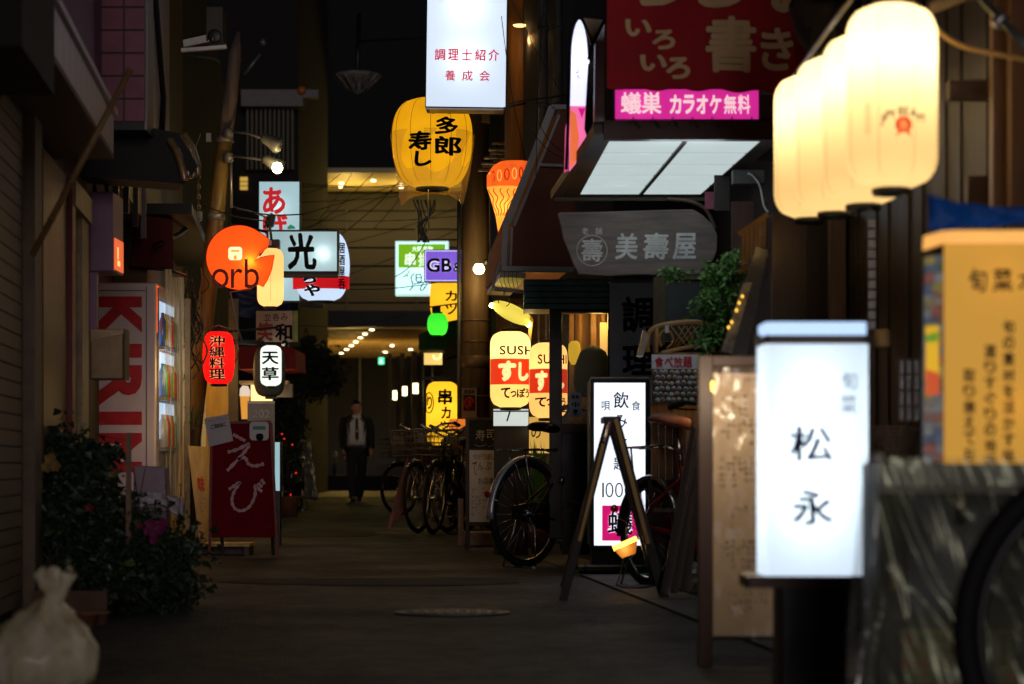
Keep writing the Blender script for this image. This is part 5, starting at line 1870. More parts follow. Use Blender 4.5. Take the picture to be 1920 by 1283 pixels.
cone([(936, 3, 436), (935, 2, 432), (935, 0.5, 445)], glow('tip_red', (.8, .03, .01), .7), 'tip')
gr = glow('red_scroll', (.75, .02, .01), .5)
gy = glow('gold_scroll', (1, .5, .1), .85)
for i in range(7):
    a = R(200 + i * 22)
    cc = Vector((PX(953, D) + math.cos(a) * 37.5 * k, D + math.sin(a) * 37.5 * k, PZ(331 - 8 * math.cos(a) * .6, D)))
    tg = Vector((-math.sin(a), math.cos(a), 0))
    mb = MB(); mb.tube([cc + tg * math.cos(2 * math.pi * q / 14) * .018 + Vector((0, 0, 1)) * math.sin(2 * math.pi * q / 14) * .042 for q in range(14)], .0045, 6, closed=True); mb.build('scroll_mark', gr if i % 2 else gy, t)
for i in range(5):
    a = R(215 + i * 25)
    mb = MB()
    mb.tube([Vector((PX(939 + v * 6, D) + math.cos(a + .15 * math.sin(v * 12)) * (9.5 + 23 * v) * k, D + math.sin(a) * (9.5 + 23 * v) * k, PZ(405 - 48 * v, D))) for v in [q / 10 for q in range(11)]], .004, 5)
    mb.build('scroll_mark', gr, t)
plight(t, P(942, 385, D), .3, (1, .6, .25), .02)

# ---- white framed awning (end panel seen from the street)
D = 15.2
t = thing('framed_awning', 'brown awning with white pipe frame sloping down over the sushi lanterns', 'awning', P(1000, 520, D))
pan = [(952, 500), (1078, 500), (1078, 205), (1050, 205), (1042, 232), (958, 430)]
mb = MB(); mb.prism([P(x, y, D) for x, y in pan], (-.16, 1.9, 0)); mb.build('cover', mat('awning_brown', (.3, .11, .06), .7, scale=3, var=.2), t)
wt = mat('frame_white', (.66, .68, .7), .45, var=.2, scale=5)
def framebar(a, b, w=.035, dd=0, m=wt, nm='frame_bar'):
    mb = MB(); mb.bar(P(a[0], a[1], D - .02 + dd), P(b[0], b[1], D - .02 + dd), w, .03, up=(0, 1, 0)); return mb.build(nm, m, t, bevel=.004)
framebar((1062, 201), (1034, 201), .03); framebar((1036, 200), (952, 418), .045); framebar((948, 414), (944, 500), .035)
framebar((1049, 216), (964, 424), .018, -.005); framebar((960, 426), (957, 498), .016, -.005)
framebar((940, 504), (1076, 506), .035); framebar((1008, 309), (1056, 311), .02, -.008)
# canopy underside
mb = MB(); mb.prism([P(938, 520, D), P(985, 522, D), P(985, 512, D), P(940, 509, D)], (-.1, 1.6, 0)); mb.build('canopy_edge', mat('canopy_translucent', (.55, .48, .3), .35), t)
mb = MB(); mb.tube([P(938, 490, D - .02), P(932, 510, D - .02), P(926, 530, D - .02), P(924, 545, D + .1)], .01, 8); mb.tube([P(926, 541, D), P(985, 548, D)], .012, 8); mb.build('canopy_pipe', wt, t)
mb = MB()
for i in range(5): mb.tube(spline([P(940 + i * 7, 510, D), P(937 + i * 8, 525, D - .02), P(944 + i * 7, 542, D)], 4), .002, 5)
mb.build('hanging_wires', black, t)
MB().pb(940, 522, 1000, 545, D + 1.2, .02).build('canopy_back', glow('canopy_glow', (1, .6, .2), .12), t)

# ---- green and white sign
D = 31
t = lightbox('square_sign', 'square lit sign, lime green above white, half hidden by the purple sign', 741, 452, 841, 554, D, .2, paper('acrylic_pale', (.62, .85, .92), .7, (.9, 1, 1), .6, var=.04), glow('sign_rim', (.6, .9, .85), .9), 3, hots=((790, 503, .5, (.9, 1, 1)),))
mb = MB(); mb.pb(747, 458, 835, 502, D - .001, .003); mb.build('green_field', glow('lime', (.22, .55, .012), .8), t)
lw = glow('white_print', (.85, 1, .85), 1.1)
letters(t, roww('大阪名物', 772, 462, 812, 472, .1), D - .003, lw, bold=.03)
letters(t, [('串', 759, 474, 779, 500)], D - .003, lw, bold=.03)
letters(t, [('揚', 784, 474, 806, 500)], D - .003, lw, bold=.015)
letters(t, [('げ', 810, 474, 830, 500)], D - .003, lw, bold=.04)
strokes(t, [[(768, 545), (774, 536), (771, 520), (778, 513)], [(780, 515), (789, 516), (789, 528), (781, 527), (780, 516)], [(781, 521), (788, 521)], [(776, 533), (786, 531), (794, 530), (788, 541), (792, 545), (800, 534)]], D, mat('sign_ink', (.05, .06, .15), .6, bump=0), .008, 'brushed_character')
strokes(t, [[(756, 520), (764, 514), (768, 507)], [(759, 517), (766, 518)]], D, glow('olive', (.3, .45, .05), .4), .007, 'leaf_mark')
# ---- purple sign
D = 27.5
t = lightbox('purple_sign', 'purple lit sign reading GB& in black, cut off by the brown utility pole', 795, 468, 905, 529, D, .15, paper('acrylic_purple', (.28, .14, .85), .75, (.5, .35, 1), .6, var=.04), black, 1.2, hots=((835, 498, .4, (.8, .7, 1)),))
mb = MB()
for q in ((797, 470, 903, 471.5), (797, 525.5, 903, 527), (797, 471.5, 798.5, 525.5)): mb.pb(*q, D - .001, .003)
mb.build('white_border', glow('white_border', (.75, .7, 1), 1.0), t)
cells = [(c[0], *c[1:]) for c in word('GB', 800, 484, 847, 511, .03, .09)] + [('&', 850, 493, 863, 510)]
letters(t, cells, D, glow('letter_halo', (.8, .78, 1), 1.0), bold=.075, name='lettering_halo')
letters(t, cells, D, ink, bold=.03, lift=.006)
# hanging fluff cable and hanger above
mb = MB(); mb.tube([P(785, 450, D), P(865, 450, D + .05)], .01, 6); mb.build('hanger_bar', greymetal, t)

# ---- yellow skewer lantern (upper)
D = 29.2
t, sf = lantern('paper_lantern', 'yellow lantern below the purple sign, partly hidden by the brown pole', 806, 512, 880, 606, D, paper('lantern_yellow2', (1, .55, .02), .72, (1, .7, .1), .7), kind='barrel', power=.6, capf=.5, lampy=.5)
letters(t, [('串', 836, 516, 854, 534), ('カ', 836, 548, 858, 567), ('ツ', 836, 572, 858, 592)], D, ink, bold=.03, surf=sf, lift=.004, brush=.1)
# ---- green round lantern
D = 27.6
t, sf = lantern('paper_lantern', 'small round bright green lantern under the yellow skewer lantern', 801, 588, 840, 629, D, paper('lantern_green', (.015, .6, .03), .6, (.25, 1, .15), .8), kind='round', power=.4, lcol=(.6, 1, .4), capf=.45, lampy=.6, hang=0)
mb = MB(); mb.tube([P(806, 576, D), P(868, 568, D + .3)], .008); mb.pb(810, 574, 826, 587, D, .05); mb.build('bracket', dark, t)
# ---- lower yellow skewer lantern
D = 26.0
t, sf = lantern('paper_lantern', 'lower yellow lantern with brushed characters left of the pole poster', 799, 716, 860, 835, D, paper('lantern_yellow3', (1, .56, .02), .8, (1, .72, .12), .7), kind='tall', power=.6, capf=.55, lampy=.4, hang=.06)
letters(t, [('串', 822, 730, 848, 760), ('カ', 828, 764, 846, 786), ('ツ', 826, 790, 846, 806)], D, ink, bold=.035, surf=sf, lift=.004, brush=.1)
mb = MB()
rr = []
for i in range(24):
    a = 2 * math.pi * i / 24
    x = PX(805, D) + math.cos(a) * 8.5 * D / F; z = PZ(756, D) + math.sin(a) * 19 * D / F
    rr.append((max(x, PX(799.5, D)), sf(max(x, PX(799.8, D)), z) - .004, z))
mb.tube(rr, .006, 5, closed=True); mb.build('ring_mark', ink, t)
letters(t, [('り', 801, 743, 811, 768)], D, ink, bold=.03, surf=sf, lift=.004)
mb = MB(); mb.bar(P(790, 710, D), P(865, 706, D), .03, .03); mb.build('lantern_bar', black, t)
for i, (x0, y0, x1, y1, lab) in enumerate(((842, 786, 872, 806, 'small orange lit parcel like box above the parked bicycles'), (850, 815, 873, 845, 'dull orange square box behind the parked bicycles'))):
    D_ = 24.2 - i * .2
    t = thing('orange_box', lab, 'box', P((x0 + x1) / 2, y1, D_), 'orange boxes behind the bicycles')
    MB().pb(x0, y0, x1, y1, D_, .1).build('body', (glow('orange_glow', (1, .25, .03), .7) if i == 0 else mat('orange_card', (.5, .16, .05), .6)), t, bevel=.005)
    MB().pb((x0 + x1) / 2 - 1, y0, (x0 + x1) / 2 + 1, y1, D_ - .004, .003).build('tape', mat('tape', (.5, .3, .1), .4), t)

# ---- the two sushi lanterns
sw = paper('sushi_white', (1, .6, .16), .78, (1, .85, .55), .75)
sb = glow('sushi_red', (.95, .045, .008), .8)
sy_ = glow('sushi_text', (1, .72, .33), 1.0)
D = 16.6
t, sf = lantern('paper_lantern', 'left of the two big SUSHI lanterns, whole and nearer the brown pole', 919, 622, 995, 764, D, sw, kind='tall', power=1.6, lcol=(1, .8, .4), capf=.5, lampy=.25, group=None, rib=.008)
band(t, sf, 919.5, 994.5, 674, 722, D, sb)
letters(t, word('SUSHI', 937, 650, 1006, 667, .0, .09)[:4], D, ink, bold=.02, surf=sf, lift=.004)
letters(t, [('す', 934, 678, 968, 717), ('し', 972, 680, 991, 716)], D, sy_, bold=.07, surf=sf, lift=.005, brush=.06)
letters(t, [('て', 939, 728, 957, 748), ('っ', 957, 734, 968, 746), ('ぽ', 969, 729, 985, 747), ('う', 985, 730, 992, 747)], D, ink, bold=.035, surf=sf, lift=.004, brush=.05)
D = 16.2
t, sf = lantern('paper_lantern', 'right of the two big SUSHI lanterns, partly behind the dark awning post', 992, 643, 1064, 784, D, paper('sushi_white2', (1, .5, .14), .8, (1, .8, .5), .75), kind='tall', power=.7, lcol=(1, .75, .4), capf=.5, lampy=.3, rib=.008)
band(t, sf, 992.5, 1063.5, 693, 738, D, glow('sushi_red2', (.9, .04, .008), .7))
letters(t, word('SUSHI', 1008, 666, 1062, 684, .0, .09), D, ink, bold=.02, surf=sf, lift=.004)
letters(t, [('す', 1003, 696, 1026, 735), ('し', 1036, 698, 1058, 734)], D, sy_, bold=.07, surf=sf, lift=.005, brush=.06)
letters(t, [('て', 1003, 746, 1024, 764), ('っ', 1024, 748, 1034, 762), ('ぽ', 1036, 745, 1052, 764), ('う', 1053, 747, 1060, 763)], D, ink, bold=.035, surf=sf, lift=.004, brush=.05)
# stand light under the left one
D = 16.9
t = lightbox('stand_light', 'low white lit box with black writing under the left SUSHI lantern', 924, 766, 992, 800, D, .14, paper('acrylic_w3', (.75, .85, .8), .75, (1, 1, .95), .6, var=.05), black, 1.2, hots=((958, 783, .06, (1, 1, .95)),))
mb = MB(); mb.bx(PX(926, D), PX(990, D), D + .02, D + .12, 0, PZ(800, D)); mb.build('stand', dark, t)
mb = MB(); mb.pprism([(949, 790), (952, 790), (958, 771), (955, 770)], D - .003, .002); mb.build('stroke_mark', ink, t)
mb = MB(); mb.pb(924, 770, 992, 772.5, D - .002, .003); mb.build('divider', black, t)
# hidden flower-like stand: red/yellow sheet behind bicycle seat
D = 17.6
t = thing('lit_shop_front', 'warm lit sushi shop front glimpsed behind the lanterns', 'shop front', (PX(1030, D), D, 0))
MB().pb(930, 560, 1070, 640, D + .6, .02).build('back_board', mat('shop_board', (.2, .12, .06), .6), t)
MB().pb(992, 782, 1030, 850, D, .02).build('lit_sheet', glow('sheet_glow', (1, .6, .12), .55), t)
letters(t, [('の', 996, 800, 1014, 822)], D, ink, bold=.01)
mb = MB()
for x in (1008, 1022): mb.pb(x, 590, x + 4, 640, D - .2, .03)
mb.build('hanging_tools', greymetal, t)

# ---- tilted oval lamp
D = 15.9
t = thing('oval_lamp', 'tilted oval yellow lamp disc with a small bulb at each end', 'lamp', P(958, 590, D))
k = D / F
c = P(959, 591, D)
ang = R(-27)
mb = MB()
rot = Matrix.Rotation(-ang, 3, 'Y') @ Matrix.Rotation(R(24), 3, 'X')
mb.lathe(c, [(0, 0), (30 * k, .004), (41 * k, .012), (42 * k, .018), (30 * k, .03), (0, .036)], 32, mat=rot)
mb.build('disc', paper('lamp_disc', (.85, .72, .12), .62, (1, .9, .3), .6), t)
for s_, pos in ((0, (922, 573)), (1, (991, 609))):
    mb = MB(); mb.lathe(P(pos[0], pos[1], D - .03), [(0, -.018), (.016, -.01), (.018, 0), (.012, .014), (0, .018)], 14); mb.build('bulb', glow('small_bulb', (1, .8, .35), 12), t)
plight(t, P(921, 580, D - .1), .9, (1, .75, .3), .02); plight(t, P(992, 616, D - .08), .7, (1, .75, .3), .02)
mb = MB(); mb.tube([P(945, 565, D) + Vector((math.cos(2 * math.pi * i / 20) * .037, 0, math.sin(2 * math.pi * i / 20) * .037)) for i in range(20)], .003, 6, closed=True)
mb.tube([P(945, 552, D), P(948, 540, D)], .006); mb.tube([P(962, 592, D - .04), P(957, 612, D), P(956, 622, D)], .003); mb.tube(spline([P(975, 575, D), P(985, 555, D), P(992, 540, D)], 4), .01); mb.build('hanger', black, t)
mb = MB(); mb.prism([P(995, 640, D), P(1000, 600, D), P(994, 590, D), P(990, 625, D)], (0, .04, 0)); mb.build('yellow_strap', mat('strap_yellow', (.5, .3, .06), .5), t)

# ---- chalkboard A-sign
D = 18.0
t = thing('menu_chalkboard', 'standing black chalkboard with a handwritten white menu sheet below its title', 'sign', (PX(934, D), D, 0))
MB().pb(874, 786, 994, 843, D, .02).build('chalkboard', mat('chalk_black', (.02, .016, .014), .7), t)
MB().pb(880, 844, 988, 980, D - .003, .006).build('menu_sheet', mat('menu_grey', (.8, .72, .7), .7, var=.12, bump=0), t)
fm_ = mat('frame_dark', (.035, .022, .016), .45)
for q in ((873, 783, 880, 1010), (987, 783, 994, 1010), (880, 783, 987, 788), (880, 979, 987, 986), (880, 841, 987, 844)):
    MB().pb(*q, D - .012, .03).build('frame_bar', fm_, t, bevel=.002)
ch = mat('chalk_white', (.62, .6, .52), .8, bump=0)
letters(t, [('寿', 892, 806, 909, 826), ('司', 912, 806, 928, 824)], D, ch, bold=0, brush=.1)
letters(t, [('海', 944, 800, 958, 822), ('鮮', 960, 802, 984, 822)], D, mat('chalk_dim', (.3, .2, .14), .8, bump=0), bold=0, brush=.15)
strokes(t, [[(890, 834), (900, 837), (912, 834)], [(915, 838), (928, 835)], [(934, 833), (942, 833), (941, 838)], [(970, 832), (976, 834), (975, 830)]], D, mat('chalk_dim2', (.45, .4, .35), .8, bump=0), .0025)
mk = mat('marker_ink', (.08, .055, .06), .7, bump=0)
letters(t, roww('今がうまい地魚の', 886, 851, 956, 862, .05), D - .004, mk, bold=0, brush=.1)
letters(t, [('て', 886, 866, 894, 892), ('ん', 896, 866, 906, 882), ('ぷ', 908, 866, 922, 882), ('ら', 934, 866, 948, 880), ('定', 952, 864, 966, 882), ('食', 968, 864, 980, 880)], D - .004, mk, bold=.0, brush=.12)
letters(t, roww('お品書き', 896, 896, 936, 908, .1) + roww('あります', 944, 895, 976, 907, .1), D - .004, mk, bold=0, brush=.1)
scrib(t, 884, 914, 984, 976, D - .004, mat('marker_brown', (.14, .09, .08), .7, bump=0), 16, 9, True, .7)
for xa in (876, 990):
    mb = MB(); mb.bar((PX(xa, D), D + .42, 0), (PX(xa, D), D + .04, PZ(790, D)), .025, .02); mb.build('rear_leg', fm_, t)
    mb = MB(); mb.bx(PX(xa - 4, D), PX(xa + 5, D), D - .02, D + .03, 0, PZ(1006, D)); mb.build('front_leg', fm_, t)
t = thing('tissue_box', 'plain pale low box standing behind the foot of the chalkboard', 'box', (PX(930, 18.7), 18.7, 0))
MB().pb(868, 998, 985, 1024, 18.75, .2).build('box', mat('pale_box', (.5, .36, .27), .6), t, bevel=.01)
mb = MB(); mb.pb(859, 935, 869, 1022, 18.6, .04); mb.build('upright_board', mat('pale_box', (1, 1, 1)), t)

# ---- bicycles
bicycle('bicycle', 'large black bicycle with chrome rear mudguard parked before the chalkboard', (PX(985, 14.85), 14.85, 0), R(50), black, 'parked bicycles', lean=.02, basket=False, saddle_m=black, r=.335, fender_m=mat('silver_mudguard', (.7, .7, .72), .28, .55, bump=0))
t = thing('bag_on_bicycle', 'dark bag with a round badge hanging at the side of the large black bicycle', 'bag', P(1078, 970, 15.1))
mb = MB()
D = 15.05
mb.prism([P(1056, 972, D), P(1108, 968, D), P(1106, 880, D), P(1062, 872, D)], (.06, .12, 0)); mb.build('body', mat('bag_dark', (.03, .03, .035), .5), t, bevel=.012)
mb = MB(); mb.lathe(P(1067, 968, D - .012), [(.0, 0), (.04, .001), (.042, .003), (.0, .006)], 24, mat=Matrix.Rotation(R(90), 3, 'X')); mb.build('badge', mat('badge_grey', (.4, .33, .32), .5), t)
mb = MB(); mb.tube([P(1067, 968, D - .018) + Vector((math.cos(2 * math.pi * i / 20) * .037, 0, math.sin(2 * math.pi * i / 20) * .037)) for i in range(20)], .004, 5, closed=True); mb.build('badge_rim', redp, t)
mb = MB(); mb.tube([P(x, y, D - .01) for x, y in rrect2(1063, 931, 1094, 951, 4)], .007, 6, closed=True); mb.tube([P(1064, 941, D - .01), P(1093, 941, D - .01)], .005, 6); mb.build('buckle', mat('buckle', (.35, .34, .33), .4, .5), t)
mb = MB(); mb.lathe(P(1053, 902, D - .05), [(0, -.03), (.02, -.01), (.02, .01), (0, .03)], 12); mb.build('lock', chrome, t)

tanp = mat('tan_paint', (.4, .19, .09), .35, coat=.4)
for (px, D_, yaw_, col_, lean_, lab_) in ((750, 29.8, 228, tanp, .03, 'farthest bicycle of the right cluster, wide wheel and pale front basket'),
        (784, 22.3, 250, mat('dk_brown_paint', (.16, .06, .03), .35, coat=.4), .04, 'leftmost bicycle of the near right cluster, brown frame and front basket'),
        (812, 21.9, 254, black, -.05, 'black bicycle in the middle of the near right cluster'),
        (839, 22.5, 248, black, .05, 'rightmost bicycle of the cluster, touching the chalkboard')):
    y_ = R(yaw_); fx = PX(px, D_)
    bicycle('bicycle', lab_, (fx - math.cos(y_) * 1.06, D_ - math.sin(y_) * 1.06, 0), y_, col_, 'parked bicycles', lean=lean_, handle_h=1.0 + lean_ * .3)
# folded brown board between the bikes
t = thing('leaning_board', 'dark red board leaning between the bicycles with splayed wooden legs', 'board', (PX(755, 23), 22.6, 0))
D = 22.6
mb = MB(); mb.prism([P(730, 975, D), P(752, 975, D), P(775, 868, D), P(760, 866, D)], (0, .03, 0)); mb.build('board', mat('lean_brown', (.16, .06, .035), .5), t)
mb = MB(); mb.bar(P(729, 992, D), P(738, 960, D), .025, .025, up=(0, 1, 0)); mb.build('leg', redp, t)

# ---- potted plant lit green behind the bicycle
t = thing('potted_plant', 'bright green leafy plant lit from above behind the large bicycle wheel', 'plant', (PX(1014, 16.9), 16.9, 0))
rnd = random.Random(21)
D = 16.9
mb = MB()
lm_ = mat('leaf_lit', (.06, .2, .04), .4, scale=20, var=.4)
for i in range(90):
    b = Vector((PX(1014, D) + rnd.uniform(-.03, .03), D + rnd.uniform(-.03, .03), .16))
    a = rnd.uniform(0, 6.28); h = rnd.uniform(.22, .66); o = rnd.uniform(.04, .17)
    tip = b + Vector((math.cos(a) * o, math.sin(a) * o * .6, h))
    mid = b.lerp(tip, .55) + Vector((0, 0, .07))
    w = Vector((-math.sin(a), math.cos(a), .2)).normalized() * .014
    mb.add([b, b.lerp(mid, .5) + w, mid + w, tip, mid - w, b.lerp(mid, .5) - w], [(0, 1, 5), (1, 2, 4, 5), (2, 3, 4)])
mb.build('leaves', lm_, t)
mb = MB(); mb.lathe((PX(1014, D), D, 0), [(.06, 0), (.085, .16), (.09, .18), (.075, .18), (0, .17)], 18); mb.build('pot', mat('terracotta', (1, 1, 1)), t)
plight(t, P(1012, 800, D - .05), .5, (1, .95, .6), .02, 'small_lamp')

# ---- green slatted awning with post and window
D = 15.0
t = thing('window_booth', 'shop entrance booth with dark green slatted roof, dark post and warm lit window', 'booth', (PX(1080, D), D, 0))
for i in range(5):
    y0 = 526 + i * 11
    MB().pb(982, y0, 1147, y0 + 9.6, D - .01 * i, .5).build('roof_slat', mat('slat_green', (.09, .22, .21), .55, scale=8), t, bevel=.002)
MB().pb(983, 524, 1146, 580, D + .03, .46).build('roof_core', dark, t)
MB().pb(1030, 581, 1054, 1010, D, .07).build('post', mat('post_redbrown', (.02, .007, .005), .4), t, bevel=.003)
MB().pb(1140, 581, 1147, 1040, D, .07).build('post', mat('post_redbrown', (1, 1, 1)), t)
MB().pb(1054, 795, 1140, 812, D, .07).build('sill', mat('sill_brown', (.12, .06, .035), .5), t)
MB().pb(1054, 812, 1140, 1040, D + .03, .04).build('lower_panel', mat('lower_black', (.01, .01, .012), .35), t)
MB().pb(1054, 581, 1140, 587, D, .07).build('window_head', mat('sill_brown', (1, 1, 1)), t)
gl = clear('window_glass', (.9, .9, .85), .05, .12, 0)
MB().pb(1054, 587, 1140, 795, D + .02, .004).build('pane', gl, t)
MB().pb(1067, 581, 1150, 812, D + .62, .02).build('interior_wall', mat('interior_wall', (.36, .17, .035), .6, stretch=(1, 1, .2), scale=8), t)
for x, w in ((1068, 8), (1086, 5), (1108, 10), (1128, 6)):
    MB().pb(x, 588, x + w, 790, D + .5, .03).build('interior_batten', mat('batten', (.42, .2, .07), .5), t)
MB().pb(1125, 605, 1142, 668, D + .45, .02).build('paper_screen', glow('screen', (1, .6, .2), .5), t)
plight(t, P(1120, 604, D + .32), 2.6, (1, .6, .16), .05)
for (x0, y0, x1, y1) in ((1068, 736, 1090, 782),):
    n_ = thing('paper_notice', 'small white handwritten notice in the warm booth window', 'notice', P(1079, 782, D - .01))
    MB().pb(x0, y0, x1, y1, D - .008, .002).build('sheet', mat('notice_blue', (.42, .45, .55), .6, var=.1, bump=0), n_)
    letters(n_, roww('営業', 1071, 741, 1086, 748, .1) + [('中', 1072, 754, 1086, 764), ('！', 1074, 768, 1084, 778)], D - .008, ink, bold=.02)
t = thing('cap_shade', 'large dark green dome shade on a pale stand inside the booth window', 'lamp', P(1112, 790, D + .2))
mb = MB(); k = D / F
mb.lathe(P(1112, 716, D + .22), [(24 * k, -.095), (34 * k, -.07), (38 * k, 0), (35 * k, .1), (24 * k, .19), (8 * k, .225), (0, .23)], 24, sy=.6); mb.build('dome', mat('dome_green', (.012, .028, .012), .75, scale=40), t)
mb = MB(); mb.tube([P(1106, 790, D + .22), P(1106, 740, D + .22)], .02, 10); mb.build('stand', cream, t)
t = thing('booth_lamp', 'small yellow paper lamp inside the booth window left of the green dome', 'lamp', P(1076, 685, D + .3))
mb = MB(); mb.lathe(P(1077, 684, D + .3), [(.02, 0), (.036, .03), (.04, .08), (.036, .13), (.02, .15)], 18, sy=.6); mb.build('shade', paper('booth_yellow', (.8, .5, .04), .55, (1, .8, .2), .5), t)
mb = MB(); mb.tube([P(1077, 640, D + .3), P(1077, 588, D + .3)], .003); mb.build('cord', black, t)

# ---- grey cloth sign
D = 14.3
t = thing('cloth_sign', 'tall grey cloth sign with large black vertical characters beside the booth', 'sign', P(1185, 760, D))
MB().pb(1143, 528, 1226, 800, D, .012).build('cloth', mat('cloth_grey', (.25, .23, .26), .8, scale=4, var=.2), t)
letters(t, [('調', 1166, 556, 1226, 624), ('理', 1166, 648, 1226, 704)], D, ink, bold=.03, brush=.05)
mb = MB(); mb.pb(1140, 524, 1228, 529, D - .01, .03); mb.build('rod', dark, t)
t = thing('lower_left_wall', 'dark wall section behind the lit drink sign', 'wall', (PX(1200, 14.6), 14.6, 0))
mb = MB(); mb.bx(PX(1150, 14.7), PX(1420, 14.7), 14.7, 14.8, 0, 2.6); mb.build('panel', mat('panel_dk', (.03, .022, .02), .7), t)

# ---- carved name board
D = 12.8
t = thing('name_board', 'weathered grey wooden board with irregular edge and carved white characters', 'sign', P(1195, 515, D))
ol = [(1084, 513), (1140, 516), (1200, 514), (1260, 516), (1320, 515), (1328, 500), (1338, 486), (1344, 470), (1345, 440), (1335, 420), (1318, 404), (1300, 393), (1240, 394), (1180, 396), (1110, 398), (1050, 398), (1045, 402), (1052, 425), (1056, 448), (1066, 470), (1072, 488)]
mb = MB(); mb.prism([P(x, y, D) for x, y in ol], (0, .045, 0)); mb.build('plank', mat('plaque_wood', (.24, .19, .17), .6, stretch=(.12, 1, 1), scale=22, var=.45), t, bevel=.004)
cw = mat('carved_white', (.8, .8, .8), .6, bump=0)
letters(t, [('美', 1154, 437, 1196, 487), ('壽', 1206, 437, 1254, 487), ('屋', 1262, 437, 1306, 487)], D, cw, bold=.024, shear=.05)
letters(t, [('壽', 1090, 448, 1130, 491)], D, cw, bold=.018)
letters(t, [('老', 1091, 427, 1103, 440), ('舗', 1116, 427, 1129, 440)], D, cw, bold=.01)
mb = MB(); mb.tube([P(1110, 470, D) + Vector((math.cos(2 * math.pi * i / 48) * 28.5 * D / F, -.001, math.sin(2 * math.pi * i / 48) * 28.5 * D / F)) for i in range(48)], .0022, 5, closed=True); mb.build('ring_mark', cw, t)
plight(r2, P(1200, 330, 12.2), .0, (1, 1, 1), .05) if False else None

# ---- lit canopy
t = thing('lit_canopy', 'projecting shop canopy whose underside is ten white lit panels in a dark metal frame', 'canopy', (PX(1240, 12.5), 12.5, 2.1))
Dn, Df = 11.26, 13.5
nL, nR = P(1143, 265, Dn), P(1425, 265, Dn)
fL, fR = P(1088, 365, Df), P(1312, 365, Df)
zc_ = nL.z
fL.z = fR.z = nR.z = zc_
pm_ = paper('canopy_panel', (.6, .7, .7), .62, (.95, 1, 1), .4, var=.04)
def cp(u, v): return nL.lerp(nR, u).lerp(fL.lerp(fR, u), v)
ga = .012
for j in range(5):
    for i in range(2):
        u0, u1 = (0, .485) if i == 0 else (.515, 1)
        v0, v1 = j / 5 + ga, (j + 1) / 5 - ga
        a, b, c_, d = cp(u0, v0), cp(u1, v0), cp(u1, v1), cp(u0, v1)
        MB().prism([a, d, c_, b], (0, 0, .006)).build('lit_panel', pm_, t)
for j in range(3):
    q = cp(.5, .2 + .3 * j)
    plight(t, q + Vector((-.15, 0, .035)), .12, (.9, 1, .97), .04, 'tube_light')
plight(t, cp(.5, .0) - Vector((0, .12, .1)), 9, (.8, .92, 1), .25, 'canopy_glow_light')
fmz = mat('canopy_metal', (.07, .05, .045), .45, .3)
mb = MB()
mb.prism([cp(.486, 0) - Vector((0, 0, .008)), cp(.486, 1) - Vector((0, 0, .008)), cp(.514, 1) - Vector((0, 0, .008)), cp(.514, 0) - Vector((0, 0, .008))], (0, 0, .02)); mb.build('middle_bar', fmz, t)
for (ua, ub, va, vb) in ((-.13, -.004, -.12, 1.08), (1.004, 1.12, -.12, 1.08), (-.004, 1.004, -.12, -.004), (-.004, 1.004, 1.004, 1.08)):
    dz = Vector((0, 0, -.002))
    mb = MB(); mb.prism([cp(ua, va) + dz, cp(ua, vb) + dz, cp(ub, vb) + dz, cp(ub, va) + dz], (0, 0, .04)); mb.build('soffit_frame', fmz, t)
mb = MB(); mb.prism([cp(-.13, -.12) + Vector((0, 0, .042)), cp(-.13, 1.08) + Vector((0, 0, .042)), cp(1.12, 1.08) + Vector((0, 0, .042)), cp(1.12, -.12) + Vector((0, 0, .042))], (0, 0, .012)); mb.build('top_cover', dark, t)
a = P(1132, 250, 10.98); b = P(1040, 362, Df + .3)
mb = MB(); mb.bar(P(1128, 240, 11.0), P(1042, 366, Df + .2), .06, .05); mb.build('side_rail', mat('rail_brown', (.16, .1, .07), .5), t, bevel=.004)
mb = MB(); mb.bar(P(1040, 371, Df + .1), P(1332, 371, Df + .1), .03, .035); mb.build('rear_rail', mat('rail_cream', (.3, .25, .17), .5), t, bevel=.003)
mb = MB(); mb.tube(spline([P(1250, 373, Df), P(1295, 378, Df), P(1325, 395, Df), P(1342, 430, Df)], 6), .012, 8); mb.build('curved_bracket', mat('rail_brown', (1, 1, 1)), t)
# front fascia over the pink sign with hooks
MB().pb(1132, 226, 1450, 262, 10.95, .05).build('front_fascia', mat('fascia_maroon', (.06, .022, .022), .5), t)
for i in range(8):
    x = 1188 + i * 37
    mb = MB(); mb.tube([P(x - 5, 232, 10.93), P(x, 219, 10.92), P(x + 4, 228, 10.92), P(x + 14, 240, 10.93)], .0028, 6); mb.build('hook', black, t)

# ---- pink karaoke sign
D = 11.0
t = lightbox('pink_sign', 'narrow magenta lit sign with white katakana above the lit canopy', 1152, 166, 1424, 225, D, .1, paper('acrylic_magenta', (.95, .03, .42), .62, (1, .15, .6), .6, var=.05), mat('pink_frame', (.1, .02, .05), .4), 1.5, hots=((1200, 196, .25, (1, .6, .9)), (1290, 196, .1, (1, .6, .9)), (1380, 196, .08, (1, .6, .9))))
pw = glow('pink_white_print', (1, .72, .74), .9)
letters(t, [('蟻', 1164, 173, 1202, 214), ('巣', 1203, 173, 1240, 214)], D, pw, bold=.02)
letters(t, roww('カラオケ', 1254, 178, 1354, 214, .14), D, pw, bold=.035)
letters(t, roww('無料', 1356, 178, 1408, 214, .1), D, pw, bold=.018)
MB().pb(1424.5, 178, 1462, 224, D + .01, .08).build('dim_panel', mat('dim_mauve', (.12, .05, .1), .5), t)
mb = MB(); mb.pb(1155, 227, 1262, 230, D + .02, .02); mb.build('pink_tube', glow('pink_tube', (1, .03, .5), .8), t)
